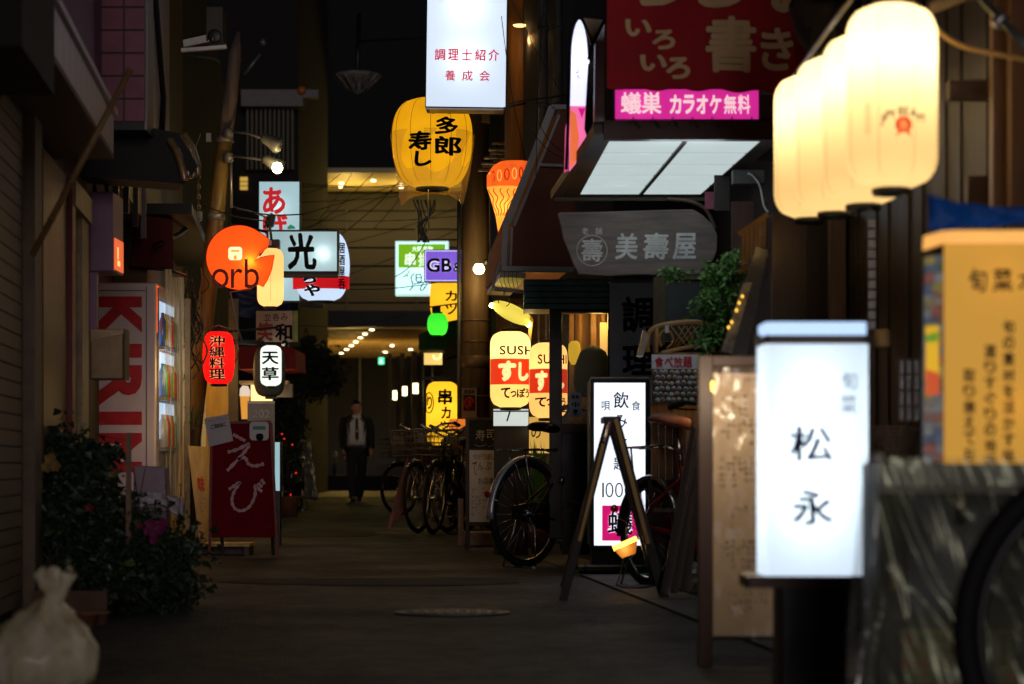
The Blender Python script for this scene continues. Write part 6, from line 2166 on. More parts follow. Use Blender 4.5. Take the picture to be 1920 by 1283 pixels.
mb = MB(); mb.pb(1345, 233, 1422, 236, D + .02, .02); mb.build('pink_tube', glow('pink_tube', (1, 1, 1), 1), t)

# ---- red banner
D = 10.4
t = thing('cloth_banner', 'dark red cloth banner with big cream brush characters hanging over the pink sign', 'banner', P(1320, 180, D))
mb = MB()
nx, ny = 40, 20
def bp_w(px, py):
    u = (px - 1138) / 382
    q = P(px, py, D)
    q.y += .018 * math.sin(u * 9) + .02 * noise.noise(Vector((px * .01, py * .012, 3)))
    return q
vs = []
for j in range(ny + 1):
    for i in range(nx + 1):
        px = 1138 + 382 * i / nx; py = -60 + (225 + 10 * i / nx) * j / ny
        if j == ny: py += 3 * math.sin(i * .8)
        vs.append(bp_w(px, py))
mb.add(vs, [(j * (nx + 1) + i, (j + 1) * (nx + 1) + i, (j + 1) * (nx + 1) + i + 1, j * (nx + 1) + i + 1) for j in range(ny) for i in range(nx)], 0, True)
mb.build('cloth', mat('banner_red', (.42, .008, .018), .75, scale=3, var=.18, bump=.1), t)
bc = mat('banner_cream', (.75, .52, .3), .7, bump=0, var=.1); bk = mat('banner_black', (.03, .008, .01), .7, bump=0)
cells = [('い', 1172, 35, 1222, 68), ('ろ', 1222, 56, 1266, 94), ('い', 1200, 102, 1250, 134), ('ろ', 1248, 108, 1294, 150), ('書', 1322, 32, 1418, 138), ('き', 1426, 50, 1488, 134), ('ら', 1185, -60, 1275, 11), ('し', 1305, -60, 1395, 18), ('お', 1445, -60, 1535, 24)]
def wl_(px, py):
    q = bp_w(px, py); q.y -= .006; return q
def wl2_(px, py):
    q = bp_w(px, py); q.y -= .012; return q
letters(t, cells[:4], D, bc, bold=.045, wfn=wl2_)
letters(t, cells[4:6], D, bk, bold=.045, wfn=wl_, name='lettering_edge')
letters(t, cells[4:6], D, bc, bold=.03, wfn=wl2_, brush=.04)
letters(t, cells[6:], D, bk, bold=.09, wfn=wl_, name='lettering_edge')
letters(t, cells[6:], D, bc, bold=.055, wfn=wl2_)

# ---- arch topped side sign
D = 12.0
t = thing('arched_sign', 'narrow arch topped lit sign, white above and pink below, seen from the side', 'sign', P(1090, 320, D))
def arch(x0_, x1_, ytop, ybot, slant):
    o = [(x0_ - slant, ybot), (x1_ - slant * .4, ybot - 25)]
    r_ = (x1_ - x0_) / 2
    for i in range(13):
        a_ = R(180 * i / 12)
        o.append((x0_ + r_ + r_ * math.cos(a_), ytop + 75 - 75 * math.sin(a_)))
    return o
ol = arch(1068, 1105, 34, 322, 0)
up = [(1068, 198), (1104, 198)] + ol[2:]
mb = MB(); mb.prism([P(x, y, D) for x, y in up], (0, .1, 0)); mb.build('white_panel', paper('arch_white', (.7, .72, 1), .85, (.95, .95, 1), .6, var=.05), t)
mb = MB(); mb.prism([P(1068, 318, D), P(1086, 296, D), P(1104, 262, D), P(1104, 199, D), P(1068, 199, D)], (0, .1, 0)); mb.build('pink_panel', paper('arch_pink', (1, .22, .5), .7, (1, .4, .6), .5, var=.25, scale=5), t)
mb = MB(); mb.prism([P(1069, 317, D - .004), P(1080, 303, D - .004), P(1086, 260, D - .004), P(1080, 215, D - .004), P(1069, 205, D - .004)], (0, .003, 0)); mb.build('orange_flame_mark', glow('flame', (1, .2, .06), .8), t)
mb = MB(); mb.pprism([(1084, 203), (1098, 203), (1091, 222)][::-1], D - .004, .003); mb.build('triangle_mark', glow('magenta_mark', (.9, .01, .35), .7), t)
scrib(t, 1079, 96, 1096, 112, D, mat('grey_print', (.3, .3, .35), .6, bump=0), 3, 2, fill=1)
scrib(t, 1079, 130, 1088, 150, D, mat('grey_print', (1, 1, 1)), 1, 2, fill=1)
mb = MB(); mb.tube([P(x, y, D - .01) for x, y in ol[2:14]] + [P(1065, 240, D - .01), P(1062, 318, D - .01)], .008, 6); mb.build('rim', black, t)
mb = MB(); mb.prism([P(1096, 200 + 40, D - .05), P(1104, 265, D - .05), P(1112, 262, D - .05), P(1112, 115, D - .05), P(1103, 120, D - .05)], (0, .06, 0)); mb.build('dark_post', black, t)
mb = MB(); mb.prism([P(1058, 322, D + .3), P(1066, 318, D + .3), P(1066, 215, D + .3), P(1060, 240, D + .3)], (0, .05, 0)); mb.build('rear_panel', glow('rear_pink', (1, .12, .35), .5), t)
plight(t, P(1087, 120, D + .05), .25, (.95, .95, 1), .02)
t = thing('side_light_box', 'upright silver light box edge beside the red banner with a pale wedge on top', 'sign', P(1125, 260, 11.2))
mb = MB(); mb.prism([P(1114, 250, 11.2), P(1133, 240, 11.2), P(1133, 45, 11.2), P(1126, 60, 11.2), P(1116, 80, 11.2)], (0, .15, 0)); mb.build('silver_side', mat('silver_side', (.45, .5, .6), .3, .4), t)
mb = MB(); mb.prism([P(1110, 80, 11.15), P(1134, 38, 11.15), P(1094, 34, 11.15)], (0, .12, 0)); mb.build('pale_wedge', mat('wedge_cream', (.62, .55, .38), .5), t)
mb = MB(); mb.tube([P(1134, 36, 11.12), P(1111, 82, 11.12), P(1103, 112, 11.12)], .006); mb.tube([P(1092, 36, 11.12), P(1103, 60, 11.12), P(1110, 82, 11.12)], .006); mb.build('edge_trim', black, t)

# ---- climbing plant
t = thing('hanging_plant', 'leafy green climbing plant hanging right of the grey cloth sign', 'plant', P(1345, 665, 12.0))
rnd = random.Random(31)
pts = []
for (x, y, rx, rz, n) in ((1375, 500, .06, .06, 420), (1345, 530, .09, .09, 760), (1338, 580, .08, .1, 720), (1352, 625, .08, .1, 720), (1322, 640, .06, .07, 320), (1268, 515, .08, .022, 150)):
    pts += cloud(P(x, y, 12.0), rx, .08, rz, n, rnd, 12, .45)
leaf_mesh(pts, .03, 9).build('leaves', mat('leaf_vine', (.12, .26, .06), .45, scale=30, var=.5), t)
mb = MB()
for q in ([(1370, 490), (1350, 540), (1345, 600), (1350, 660)], [(1350, 540), (1320, 590), (1330, 650)], [(1345, 520), (1300, 512), (1250, 514)]):
    mb.tube(spline([P(x, y, 12.05) for x, y in q], 5), .004, 6)
mb.build('stem', mat('stem_green', (1, 1, 1)), t)
t = thing('notice_board', 'dark framed board with mossy wooden edge behind the climbing plant', 'board', P(1275, 645, 12.7))
MB().pb(1246, 524, 1330, 640, 12.7, .03).build('panel', mat('panel_teal', (.02, .03, .032), .5), t)
MB().pb(1226, 520, 1247, 645, 12.66, .06).build('frame_side', mat('mossy', (.09, .07, .04), .8, scale=20), t)
MB().pb(1247, 517, 1332, 524, 12.66, .06).build('frame_top', mat('mossy', (1, 1, 1)), t)
# ---- rattan chair back
D = 12.3
t = thing('rattan_chair', 'cane chair with curved open back standing above the food poster', 'chair', P(1280, 668, D))
ra = mat('rattan', (.42, .22, .07), .4, coat=.3)
mb = MB()
mb.tube(spline([P(1215, 660, D), P(1214, 640, D), P(1222, 618, D), P(1250, 608, D), P(1290, 604, D), P(1318, 606, D), P(1338, 622, D), P(1345, 660, D)], 5), .012, 8); mb.build('top_rail', ra, t)
mb = MB(); mb.tube(spline([P(1230, 662, D), P(1232, 612, D)], 3), .011, 8); mb.build('upright', ra, t)
mb = MB(); mb.tube(spline([P(1240, 662, D), P(1270, 655, D), P(1310, 648, D), P(1335, 652, D)], 5), .01, 8); mb.tube([P(1235, 664, D), P(1335, 664, D)], .008, 8); mb.build('lower_rail', ra, t)
for i in range(5):
    mb = MB(); mb.tube([P(1258 + i * 14, 612, D), P(1288 + i * 10, 650, D)], .004, 6); mb.build('cane_strut', ra, t)
for i in range(3):
    mb = MB(); mb.tube([P(1312 - i * 14, 610, D + .01), P(1270 - i * 4, 652, D + .01)], .004, 6); mb.build('cane_strut', ra, t)
mb = MB(); mb.tube(spline([P(1240, 650, D), P(1236, 635, D), P(1243, 620, D), P(1256, 622, D), P(1262, 640, D), P(1250, 654, D)], 5), .006, 8); mb.build('cane_loop', ra, t)
mb = MB(); mb.pb(1247, 610, 1254, 624, D - .02, .01); mb.build('paper_tag', white_p, t)
mb = MB(); mb.prism([P(1194, 668, D - .05), P(1206, 668, D - .05), P(1218, 630, D - .05), P(1206, 618, D - .05)], (0, .05, 0)); mb.build('hanging_pouch', mat('pouch', (.35, .25, .18), .25), t)

# ---- food poster
D = 11.9
t = thing('food_poster', 'food poster with a red headed white strip over many small plates of food', 'poster', P(1266, 755, D))
MB().pb(1222, 665, 1310, 692, D, .012).build('header_strip', mat('header_white', (.8, .76, .78), .5, bump=0, var=.06), t)
letters(t, roww('食べ放題', 1227, 669, 1298, 689, .06), D, mat('header_red', (.65, .012, .03), .5, bump=0), bold=.02)
MB().pb(1222, 692.5, 1310, 757, D + .002, .01).build('photo_sheet', mat('photo_brown', (.07, .045, .04), .5, scale=30), t)
rnd = random.Random(5)
fc = [(.5, .1, .04), (.55, .35, .08), (.12, .25, .05), (.6, .55, .45), (.5, .2, .25), (.3, .1, .05)]
pl = None
for j in range(6):
    for i in range(8):
        x = 1228 + i * 10.6 + (j % 2) * 4 + rnd.uniform(-1.5, 1.5); y = 698 + j * 10.4 + rnd.uniform(-1, 1)
        if x > 1306: continue
        mb = MB(); mb.lathe(P(x, y, D - .001), [(4.9 * D / F, -.0), (4.6 * D / F, .002), (0, .0022)], 12, mat=Matrix.Rotation(R(90), 3, 'X')); mb.build('plate_print', mat('plate_white', (.5, .48, .45), .5, bump=0), t)
        c_ = rnd.choice(fc)
        mb = MB(); mb.lathe(P(x, y, D - .0035), [(3.0 * D / F, -.0), (2.6 * D / F, .0012), (0, .0014)], 8, mat=Matrix.Rotation(R(90), 3, 'X')); mb.build('food_print', mat('food_%d' % fc.index(c_), c_, .5, scale=90, bump=0), t)

# ---- slatted wooden wall under the poster
t = thing('plank_wall', 'warm vertical plank wall behind the red bicycle', 'wall', (PX(1265, 12.5), 12.5, 0))
for i in range(8):
    x = 1222 + i * 13
    MB().pb(x, 758, x + 11.5, 900, 12.5 + .004 * (i % 3), .02).build('plank', mat('plank_warm', (.3, .15, .05), .5, stretch=(1, 1, .1), scale=30), t)
MB().pb(1216, 900, 1335, 1085, 12.52, .02).build('lower_board', mat('lower_board', (.05, .035, .03), .6), t)
mb = MB(); mb.pb(1219, 757, 1330, 760, 12.46, .04); mb.build('top_rail', woodd, t)
plight(t, P(1290, 760, 12.2), .4, (1, .6, .2), .05, 'shop_light')

# ---- drink sign on green mat
D = 13.9
MB().bx(PX(1085, D), PX(1215, D), D - .2, D + .3, .0, .012).build('doormat', mat('mat_green', (.01, .17, .06), .9, scale=60), None, loc=(PX(1150, D), D, 0))
tagit(bpy.data.objects['doormat'], 'flat green doormat under the lit drink sign', 'doormat')
D = 13.9
t = lightbox('stand_sign', 'upright white lit sign on wheels with a large drink character and magenta square', 1107, 711, 1217, 1030, D, .2, paper('acrylic_w4', (.8, .86, 1), 1.3, (.95, .97, 1), .65, var=.03), black, 7, hots=((1158, 780, .5, (.92, .95, 1)), (1158, 870, .55, (.92, .95, 1)), (1158, 960, .5, (.92, .95, 1))))
mb = MB(); mb.tube([P(1103, 1020, D + .02), P(1103, 720, D + .02), P(1108, 709, D + .02), P(1216, 709, D + .02), P(1221, 720, D + .02), P(1221, 1020, D + .02)], .006, 8); mb.build('tube_edge', cream, t)
MB().pb(1109, 1030.5, 1215, 1060, D + .02, .17).build('base', black, t)
mb = MB(); mb.pb(1085, 1060, 1225, 1063, D - .02, .25); mb.build('foot_rail', alu, t)
for x in (1098, 1206):
    mb = MB(); mb.lathe(P(x, 1068, D), [(.012, -.012), (.03, -.01), (.03, .01), (.012, .012)], 14, mat=Matrix.Rotation(R(90), 3, 'Y')); mb.build('caster', rubber, t)
letters(t, [('唄', 1128, 752, 1144, 770)], D, ink, bold=.008)
letters(t, [('飲', 1150, 735, 1179, 766)], D, ink, bold=.012)
letters(t, [('食', 1184, 752, 1201, 770)], D, ink, bold=.008)
letters(t, [('み', 1153, 778, 1176, 802), ('放', 1150, 818, 1176, 844), ('題', 1150, 858, 1176, 882)], D, ink, bold=.01)
letters(t, word('1000', 1129, 905, 1186, 933, 0, .08), D, mat('thin_ink', (.1, .08, .12), .6, bump=0), bold=-.012)
letters(t, [('円', 1187, 905, 1203, 932)], D, mat('thin_ink', (1, 1, 1)), bold=0)
mb = MB(); mb.pb(1129, 948, 1197, 1014, D - .001, .003); mb.build('magenta_square', glow('magenta_sq', (.85, .01, .2), .7), t)
letters(t, [('蟻', 1139, 957, 1186, 1003)], D - .003, glow('white_halo', (.9, .85, 1), 1), bold=.07, name='lettering_halo')
letters(t, [('蟻', 1139, 957, 1186, 1003)], D - .006, ink, bold=.014)

# ---- A-frame trestle
D = 11.3
t = thing('sign_trestle', 'empty wooden A shaped trestle with gold lit edges before the lit drink sign', 'trestle', (PX(1150, D), D, 0))
tb = mat('trestle_dark', (.018, .012, .009), .45); tg_ = mat('trestle_gold_lit', (.85, .5, .14), .4, stretch=(1, 1, .1), scale=30)  # gold bars carry the light on the edges in their colour
def leg(a, b, m, w, dd, nm='leg'):
    mb = MB(); mb.bar(P(a[0], a[1], D + dd), P(b[0], b[1], D + dd), w, .03, up=(0, 1, 0)); return mb.build(nm, m, t, bevel=.002)
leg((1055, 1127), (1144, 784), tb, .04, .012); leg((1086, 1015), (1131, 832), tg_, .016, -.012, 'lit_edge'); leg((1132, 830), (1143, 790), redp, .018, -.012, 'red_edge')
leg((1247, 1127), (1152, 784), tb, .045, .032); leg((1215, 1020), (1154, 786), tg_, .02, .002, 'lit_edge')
mb = MB(); mb.pb(1132, 781, 1164, 792, D - .01, .4); mb.build('top_block', tb, t)
for (a, b) in (((1060, 1110), (1146, 790)), ((1240, 1105), (1150, 790))):
    mb = MB(); mb.bar(P(a[0], a[1], D) + Vector((0, .42, 0)), P(b[0], b[1], D) + Vector((0, .35, 0)), .035, .025, up=(0, 1, 0)); mb.build('rear_leg', tb, t)
# small basket lamp hanging between
t = thing('clip_lamp', 'bright amber lamp in a small basket low between the trestle legs', 'lamp', P(1175, 1040, 12.0))
D = 12.0
mb = MB(); mb.tube([P(1150, 1029, D), P(1172, 1020, D), P(1194, 1010, D)], .014, 12); mb.build('tube', glow('amber_tube', (1, .48, .06), 5), t)
mb = MB(); mb.prism([P(1152, 1032, D - .01), P(1166, 1047, D - .01), P(1192, 1038, D - .01), P(1195, 1014, D - .01)], (0, .06, 0)); mb.build('tray', mat('tray_amber', (.5, .25, .07), .4), t)
plight(t, P(1172, 1030, D - .06), .35, (1, .6, .2), .02)
mb = MB(); mb.tube(spline([P(1170, 1045, D), P(1162, 1080, D), P(1158, 1098, D - .1), P(1200, 1102, D - .1), P(1225, 1098, D)], 5), .005, 6); mb.build('cable', black, t)

# ---- red bicycle
b2 = bicycle('bicycle', 'red bicycle with tan saddle tucked behind the trestle and the plank bundle', (PX(1212, 12.7), 12.55, 0), R(-62), redp, 'parked bicycles', lean=-.03, basket=False, saddle_m=mat('tan_saddle', (.32, .13, .09), .45), handle_h=.93, barcol=black, tyre=rubber, r=.28)

# ---- leaning bundle
t = thing('plank_bundle', 'bundle of dark thin planks leaning by the large menu board', 'planks', (PX(1275, 11.2), 11.2, 0))
rnd = random.Random(4)
for i in range(9):
    x = 1242 + i * 6
    D_ = 11.2 + .02 * i
    mb = MB(); mb.bar(P(x, 1115 - rnd.uniform(0, 12), D_), P(x + 60 - i * 3 + rnd.uniform(-4, 4), 800 + rnd.uniform(-15, 30), D_ + .12), .018, .012, up=(0, 1, 0)); mb.build('plank', mat('bundle_%d' % (i % 3), ((.05, .03, .022), (.1, .08, .07), (.16, .13, .11))[i % 3], .5), t)
t = thing('crumpled_bag', 'crumpled grey plastic bag on the ground behind the plank bundle', 'bag', (PX(1290, 11.9), 11.9, 0))
bm = bmesh.new(); bmesh.ops.create_icosphere(bm, subdivisions=3, radius=1)
for v in bm.verts:
    d = v.co.normalized(); s = 1 + .3 * noise.noise(d * 2.5)
    v.co = Vector((d.x * .075 * s, d.y * .07 * s, max(.0, d.z * .085 * s + .08)))
me = bpy.data.meshes.new('bag_body'); bm.to_mesh(me); bm.free(); me.materials.append(mat('bag_grey', (.3, .28, .25), .35, scale=14, var=.6, bump=.8))
o_ = bpy.data.objects.new('bag_body', me); COL.objects.link(o_); o_.parent = t
mb = MB(); mb.tube(spline([(PX(1290, 11.9), 11.9, .15), (PX(1292, 11.9), 11.88, .19), (PX(1300, 11.9), 11.88, .2)], 4), .012, 6); mb.build('handle_loop', mat('bag_grey', (1, 1, 1)), t)

# ---- ladder rack and slanted black board
D = 9.6
t = thing('slanted_board', 'slanted black board with crumpled clear film and gold glints, right of the climbing plant', 'board', P(1380, 670, D))
mb = MB(); mb.prism([P(1352, 662, D), P(1400, 668, D), P(1440, 470, D), P(1418, 462, D), P(1395, 540, D)], (0, .03, 0)); mb.build('board', black, t)
mb = MB(); mb.prism([P(1352, 660, D - .02), P(1372, 663, D - .02), P(1410, 530, D - .02), P(1394, 530, D - .02)], (0, .015, 0)); mb.build('film_strip', mat('film', (.42, .4, .36), .22, scale=18, var=.7, bump=1.0), t)
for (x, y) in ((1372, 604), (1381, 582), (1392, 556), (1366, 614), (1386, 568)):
    mb = MB(); mb.lathe(P(x, y, D - .03), [(0, -.009), (.007, 0), (0, .009)], 10); mb.build('gold_glint_bead', glow('gold_glint', (1, .55, .06), 1.6), t)  # glints put in as small glowing beads
t = thing('wooden_rack', 'small gold lit wooden rack of slats above the slanted black board', 'rack', P(1410, 480, D + .2))
for i in range(6):
    x = 1392 + i * 8
    mb = MB(); mb.bar(P(x, 500 - i * 7, D + .2), P(x + 2, 432 - i * 5, D + .2), .012, .012, up=(0, 1, 0)); mb.build('slat', mat('rack_gold', (.45, .25, .05), .5), t)
mb = MB(); mb.bar(P(1385, 440, D + .18), P(1440, 402, D + .18), .02, .02, up=(0, 1, 0)); mb.build('top_rail', mat('rack_gold', (1, 1, 1)), t)
mb = MB(); mb.bar(P(1385, 512, D + .18), P(1440, 478, D + .18), .014, .02, up=(0, 1, 0)); mb.build('lower_rail', mat('rack_gold', (1, 1, 1)), t)
plight(t, P(1425, 460, D - .1), .25, (1, .6, .2), .03, 'rack_lamp')

# ---- dark drapery over the lanterns
t = thing('dark_drape', 'bunched dark cloth drape hanging above and left of the lantern row', 'cloth', P(1520, 140, 9.2))
bm = bmesh.new(); bmesh.ops.create_icosphere(bm, subdivisions=4, radius=1)
k = 9.2 / F
cc = P(1560, 45, 9.2)
for v in bm.verts:
    d = v.co.normalized(); s = 1 + .22 * noise.noise(d * 2.2 + Vector((5, 1, 2)))
    x = d.x * 70 * k * s; z = d.z * 95 * k * s
    v.co = cc + Vector((x - z * .35, d.y * .12 * s, z)) - ORG[t.name]
me = bpy.data.meshes.new('cloth_bundle'); bm.to_mesh(me); bm.free(); me.materials.append(mat('drape_dark', (.03, .022, .018), .85, scale=9, bump=.6))
for p_ in me.polygons: p_.use_smooth = True
o_ = bpy.data.objects.new('cloth_bundle', me); COL.objects.link(o_); o_.parent = t
mb = MB(); mb.tube([P(1440, -10, 9.2), P(1680, -20, 8.8)], .012); mb.build('rail', black, t)

# ---- four whisky lanterns in a row
labs = ('nearest and largest of the cream lanterns in the upper right row, with whisky lettering', 'second nearest cream lantern in the upper right row, behind the lettered one', 'third nearest cream lantern in the upper right row', 'farthest and lowest cream lantern in the upper right row')
specs = ((1586, 10, 1758, 353, 6.6, 3.4), (1541, 66, 1698, 383, 7.2, 3.2), (1491, 108, 1637, 398, 7.8, 3.0), (1451, 142, 1587, 409, 8.4, 2.8))
for i, (x0, y0, x1, y1, D, pwr) in enumerate(specs):
    t, sf = lantern('paper_lantern', labs[i], x0, y0, x1, y1, D, paper('lantern_cream%d' % (i > 0), (1, .62, .22), .5 if i == 0 else .47, (1, .86, .6), .72, var=.05, scale=3), kind='tall', group='cream lanterns in the upper right row', power=pwr, lcol=(1, .85, .55), capf=.42, lampy=.27, rib=.012, plug=True, hang=.12, nseg=40)
    mb = MB()
    cx_ = PX((x0 + x1) / 2, D)
    for a in range(0, 360, 45):
        pts = []
        for q in range(20):
            z = PZ(y1, D) + (PZ(y0, D) - PZ(y1, D)) * (q + .5) / 20
            rr = D - sf(cx_, z)
            pts.append((cx_ + math.cos(R(a + 20)) * rr, D + math.sin(R(a + 20)) * rr, z))
        mb.tube(pts, .0007, 4)
    mb.build('paper_seam', mat('seam_tan', (.5, .36, .18), .6, bump=0), t)
    bx_ = [1680, 1620, 1562, 1520][i]
    br_ = glow('tan_print', (.42, .2, .04), .5)
    dx = 0 if i == 0 else (x0 + x1) / 2 - 1672 - 40
    if i == 0:
        def arc(cells, cx0, cy0, bend):
            return [(c, a, b + bend * ((a + d) / 2 - cx0) ** 2, d, e + bend * ((a + d) / 2 - cx0) ** 2) for c, a, b, d, e in cells]
        cells = arc(word('JIM BEAM', 1638, 213, 1720, 234, .02, .09), 1680, 0, .0095)
        letters(t, cells, D, mat('dark_print', (.1, .03, .01), .6, bump=0), bold=.015, surf=sf, lift=.006)
        mb = MB()
        n = 16
        cxm, czm = PX(1680, D), PZ(246, D)
        vs = []
        ring_ = []
        for q in range(n):
            a = 2 * math.pi * q / n
            rr = (15 + (2.2 if q % 2 else 0)) * D / F
            x = cxm + math.cos(a) * rr; z = czm + math.sin(a) * rr * .95
            ring_.append(Vector((x, sf(x, z) - .005, z)))
        cen = Vector((cxm, sf(cxm, czm) - .006, czm))
        mb.add([cen] + ring_, [(0, 1 + (q + 1) % n, 1 + q)[::-1] for q in range(n)])
        for sx_ in (-1, 1):
            x_ = cxm + sx_ * 8 * D / F
            mb.add([Vector((x_ - .006, sf(x_, czm) - .005, czm - .018)), Vector((x_ + .006, sf(x_, czm) - .005, czm - .018)), Vector((x_ + .009 * sx_, sf(x_, czm) - .005, czm - .034))], [(0, 1, 2)])
        mb.build('seal_mark', glow('seal_red', (.95, .1, .01), .65), t)
        letters(t, word('B', 1674, 239, 1687, 254, .02), D, glow('seal_pale', (1, .4, .12), .8), bold=.02, surf=sf, lift=.008)
        # faint vertical back characters
        letters(t, colm('居酒屋', 1612, 200, 1622, 262, .1), D, glow('faint_print', (.8, .5, .2), .62), bold=.0, surf=sf, lift=.002)
mb = MB()
t = thing('hanging_cable', 'yellow lit cable running from the lantern row to the right edge', 'cable', P(1755, 60, 6.7))
mb.tube(spline([P(1672, -30, 6.7), P(1715, 10, 6.7), P(1757, 56, 6.7), P(1800, 85, 6.7), P(1850, 98, 6.7), P(1925, 112, 6.7)], 6), .0075, 8); mb.build('cable', mat('cable_tan', (.55, .34, .12), .5), t)
t = thing('lantern_rail', 'rail that carries the row of cream lanterns', 'rail', P(1600, -30, 7.5))
z_ = 2.06
mb = MB(); mb.tube([(1.037, 6.3, z_), (1.037, 8.9, z_ + .0)], .01, 8); mb.build('pipe', greymetal, t)
for (x0, y0, x1, y1, D, pwr) in specs:
    zt_ = PZ(y0, D) + .16
    mb = MB(); mb.tube([(PX((x0 + x1) / 2, D), D, zt_), (1.037, D, z_)], .0025, 6); mb.build('hook', black, t)
t = thing('metal_pipe', 'grey green metal pipe crossing the top right corner', 'pipe', P(1880, 45, 6.4))
mb = MB(); mb.tube([P(1825, -20, 6.4), P(1930, 95, 6.2)], .011, 10); mb.build('pipe', mat('pipe_green', (.2, .23, .2), .35, .5), t)
mb = MB(); mb.lathe(P(1874, 38, 6.3), [(.014, -.02), (.017, -.015), (.017, .015), (.014, .02)], 10, mat=Matrix.Rotation(R(42), 3, 'Y')); mb.build('joint', alu, t)
t = thing('bamboo_blind_pole', 'pale rolled reed blind along the top right edge', 'blind', P(1780, 10, 6.8))
mb = MB(); mb.tube([P(1745, 15, 6.9), P(1800, -5, 6.9), P(1850, -20, 6.9)], .018, 10); mb.build('roll', mat('reed', (.3, .22, .13), .7, scale=30), t)

# ---- hanging things on the dark wall
t = thing('bead_curtain', 'string of pale square chimes hanging on the dark wall behind the white lit stand sign', 'chime', P(1635, 620, 8.4))
for i in range(11):
    y = 412 + i * 19
    mb = MB(); mb.pb(1628, y, 1642, y + 15, 8.4, .006); mb.build('chime_plate', mat('chime', (.14, .13, .13), .3, .4), t)
mb = MB(); mb.tube([P(1627, 400, 8.4), P(1627, 625, 8.4)], .0015, 4); mb.tube([P(1643, 400, 8.4), P(1643, 625, 8.4)], .0015, 4); mb.build('cord', black, t)
t = thing('lattice_window', 'small dark lattice window with faint blue panes right of the white lit stand sign', 'window', P(1705, 790, 7.9))
MB().pb(1686, 676, 1728, 790, 7.9, .01).build('pane', mat('pane_blue', (.12, .14, .16), .2), t)
for x in (1684, 1697, 1711, 1726): MB().pb(x, 672, x + 3.4, 792, 7.88, .015).build('vertical_bar', woodd, t)
for y in (672, 700, 730, 760, 788): MB().pb(1687, y, 1726, y + 3.4, 7.885, .01).build('cross_bar', woodd, t)
t = thing('dark_basket', 'dark round hanging basket below the small lattice window', 'basket', P(1680, 850, 7.8))
mb = MB()
for i in range(7): 
    r_ = .055 + .004 * i; mb.tube([P(1682, 850 - i * 8, 7.8) + Vector((math.cos(2 * math.pi * q / 20) * r_, math.sin(2 * math.pi * q / 20) * r_, 0)) for q in range(20)], .004, 5, closed=True)
mb.build('hoop', mat('basket_dark', (.08, .06, .05), .5), t)
mb = MB()
for q in range(12): a = 2 * math.pi * q / 12; mb.tube([P(1682, 850, 7.8) + Vector((math.cos(a) * .05, math.sin(a) * .05, 0)), P(1682, 798, 7.8) + Vector((math.cos(a) * .082, math.sin(a) * .082, 0))], .003, 4)
mb.build('stave', mat('basket_dark', (1, 1, 1)), t)
t = thing('paper_lamp', 'dim tan paper lamp on the dark wall at the shoulder of the white stand sign', 'lamp', P(1655, 650, 8.0))
mb = MB(); mb.lathe(P(1655, 652, 8.0), [(.02, 0), (.028, .01), (.028, .05), (.02, .06)], 16); mb.build('shade', mat('tan_paper', (.3, .2, .1), .6), t)

# ---- large menu board
D = 7.6
t = thing('menu_stand', 'large standing menu board with beige plastic covered menu and dark brown frame', 'sign', (PX(1385, D), D, 0))
pf = mat('frame_brown', (.085, .05, .045), .4, stretch=(1, 1, .1), scale=20)
z0_ = 0
mb = MB(); mb.bx(PX(1309, D), PX(1336, D), D - .02, D + .03, 0, PZ(667, D)); mb.build('left_post', pf, t, bevel=.003)
mb = MB(); mb.bx(PX(1464, D), PX(1490, D), D - .02, D + .03, 0, PZ(667, D)); mb.build('right_post', pf, t, bevel=.003)
MB().pb(1336.5, 667, 1463, 686, D - .02, .05).build('top_rail', pf, t, bevel=.003)
MB().pb(1336.5, 686.5, 1463, 1200, D + .012, .01).build('backing', mat('backing', (.1, .07, .05), .7), t)
MB().pb(1337, 700, 1456, 1193, D, .004).build('menu_sheet', mat('menu_beige', (.7, .52, .37), .6, scale=3, var=.2, bump=0), t)
mi = mat('menu_ink', (.05, .03, .03), .7, bump=0)
for (a, b, c_, d, n1, n2) in ((1352, 705, 1440, 722, 9, 1), (1348, 740, 1448, 835, 9, 9), (1348, 855, 1448, 925, 9, 7), (1360, 945, 1436, 990, 9, 3), (1350, 1010, 1448, 1080, 10, 6), (1365, 1105, 1440, 1150, 8, 3)):
    scrib(t, a, b, c_, d, D, mi, n1, n2, True, .85)
mb = MB(); nx, ny = 16, 60; vs = []
for j in range(ny + 1):
    for i in range(nx + 1):
        q = P(1334 + 126 * i / nx, 690 + 508 * j / ny, D - .014)
        q.y += .012 * noise.noise(Vector((i * .35, j * .22, 1))) + .008 * noise.noise(Vector((i * .9, j * .5, 6)))
        vs.append(q)
mb.add(vs, [(j * (nx + 1) + i, (j + 1) * (nx + 1) + i, (j + 1) * (nx + 1) + i + 1, j * (nx + 1) + i + 1) for j in range(ny) for i in range(nx)], 0, True)
mb.build('plastic_cover', clear('cover_clear', (1, 1, 1), .24, .06, .25, 2, (1, 1, .5), 1.0), t)
for yy in (735, 750):
    pass
mb = MB(); mb.lathe(P(1336, 735, D - .05), [(0, 0), (.005, .004), (.006, .03), (0, .036)], 12); mb.build('clip_bulb', glow('clip_glow', (1, .65, .12), 3), t)
plight(t, P(1345, 722, D - .38), 5, (1, .78, .5), .06, 'menu_fill_light')  # fill light added well before the clip bulb to brighten the menu
MB().pb(1336.5, 1201, 1463, 1500, D + .012, .02).build('lower_panel', mat('lower_panel_dk', (.02, .012, .01), .6), t) if False else None

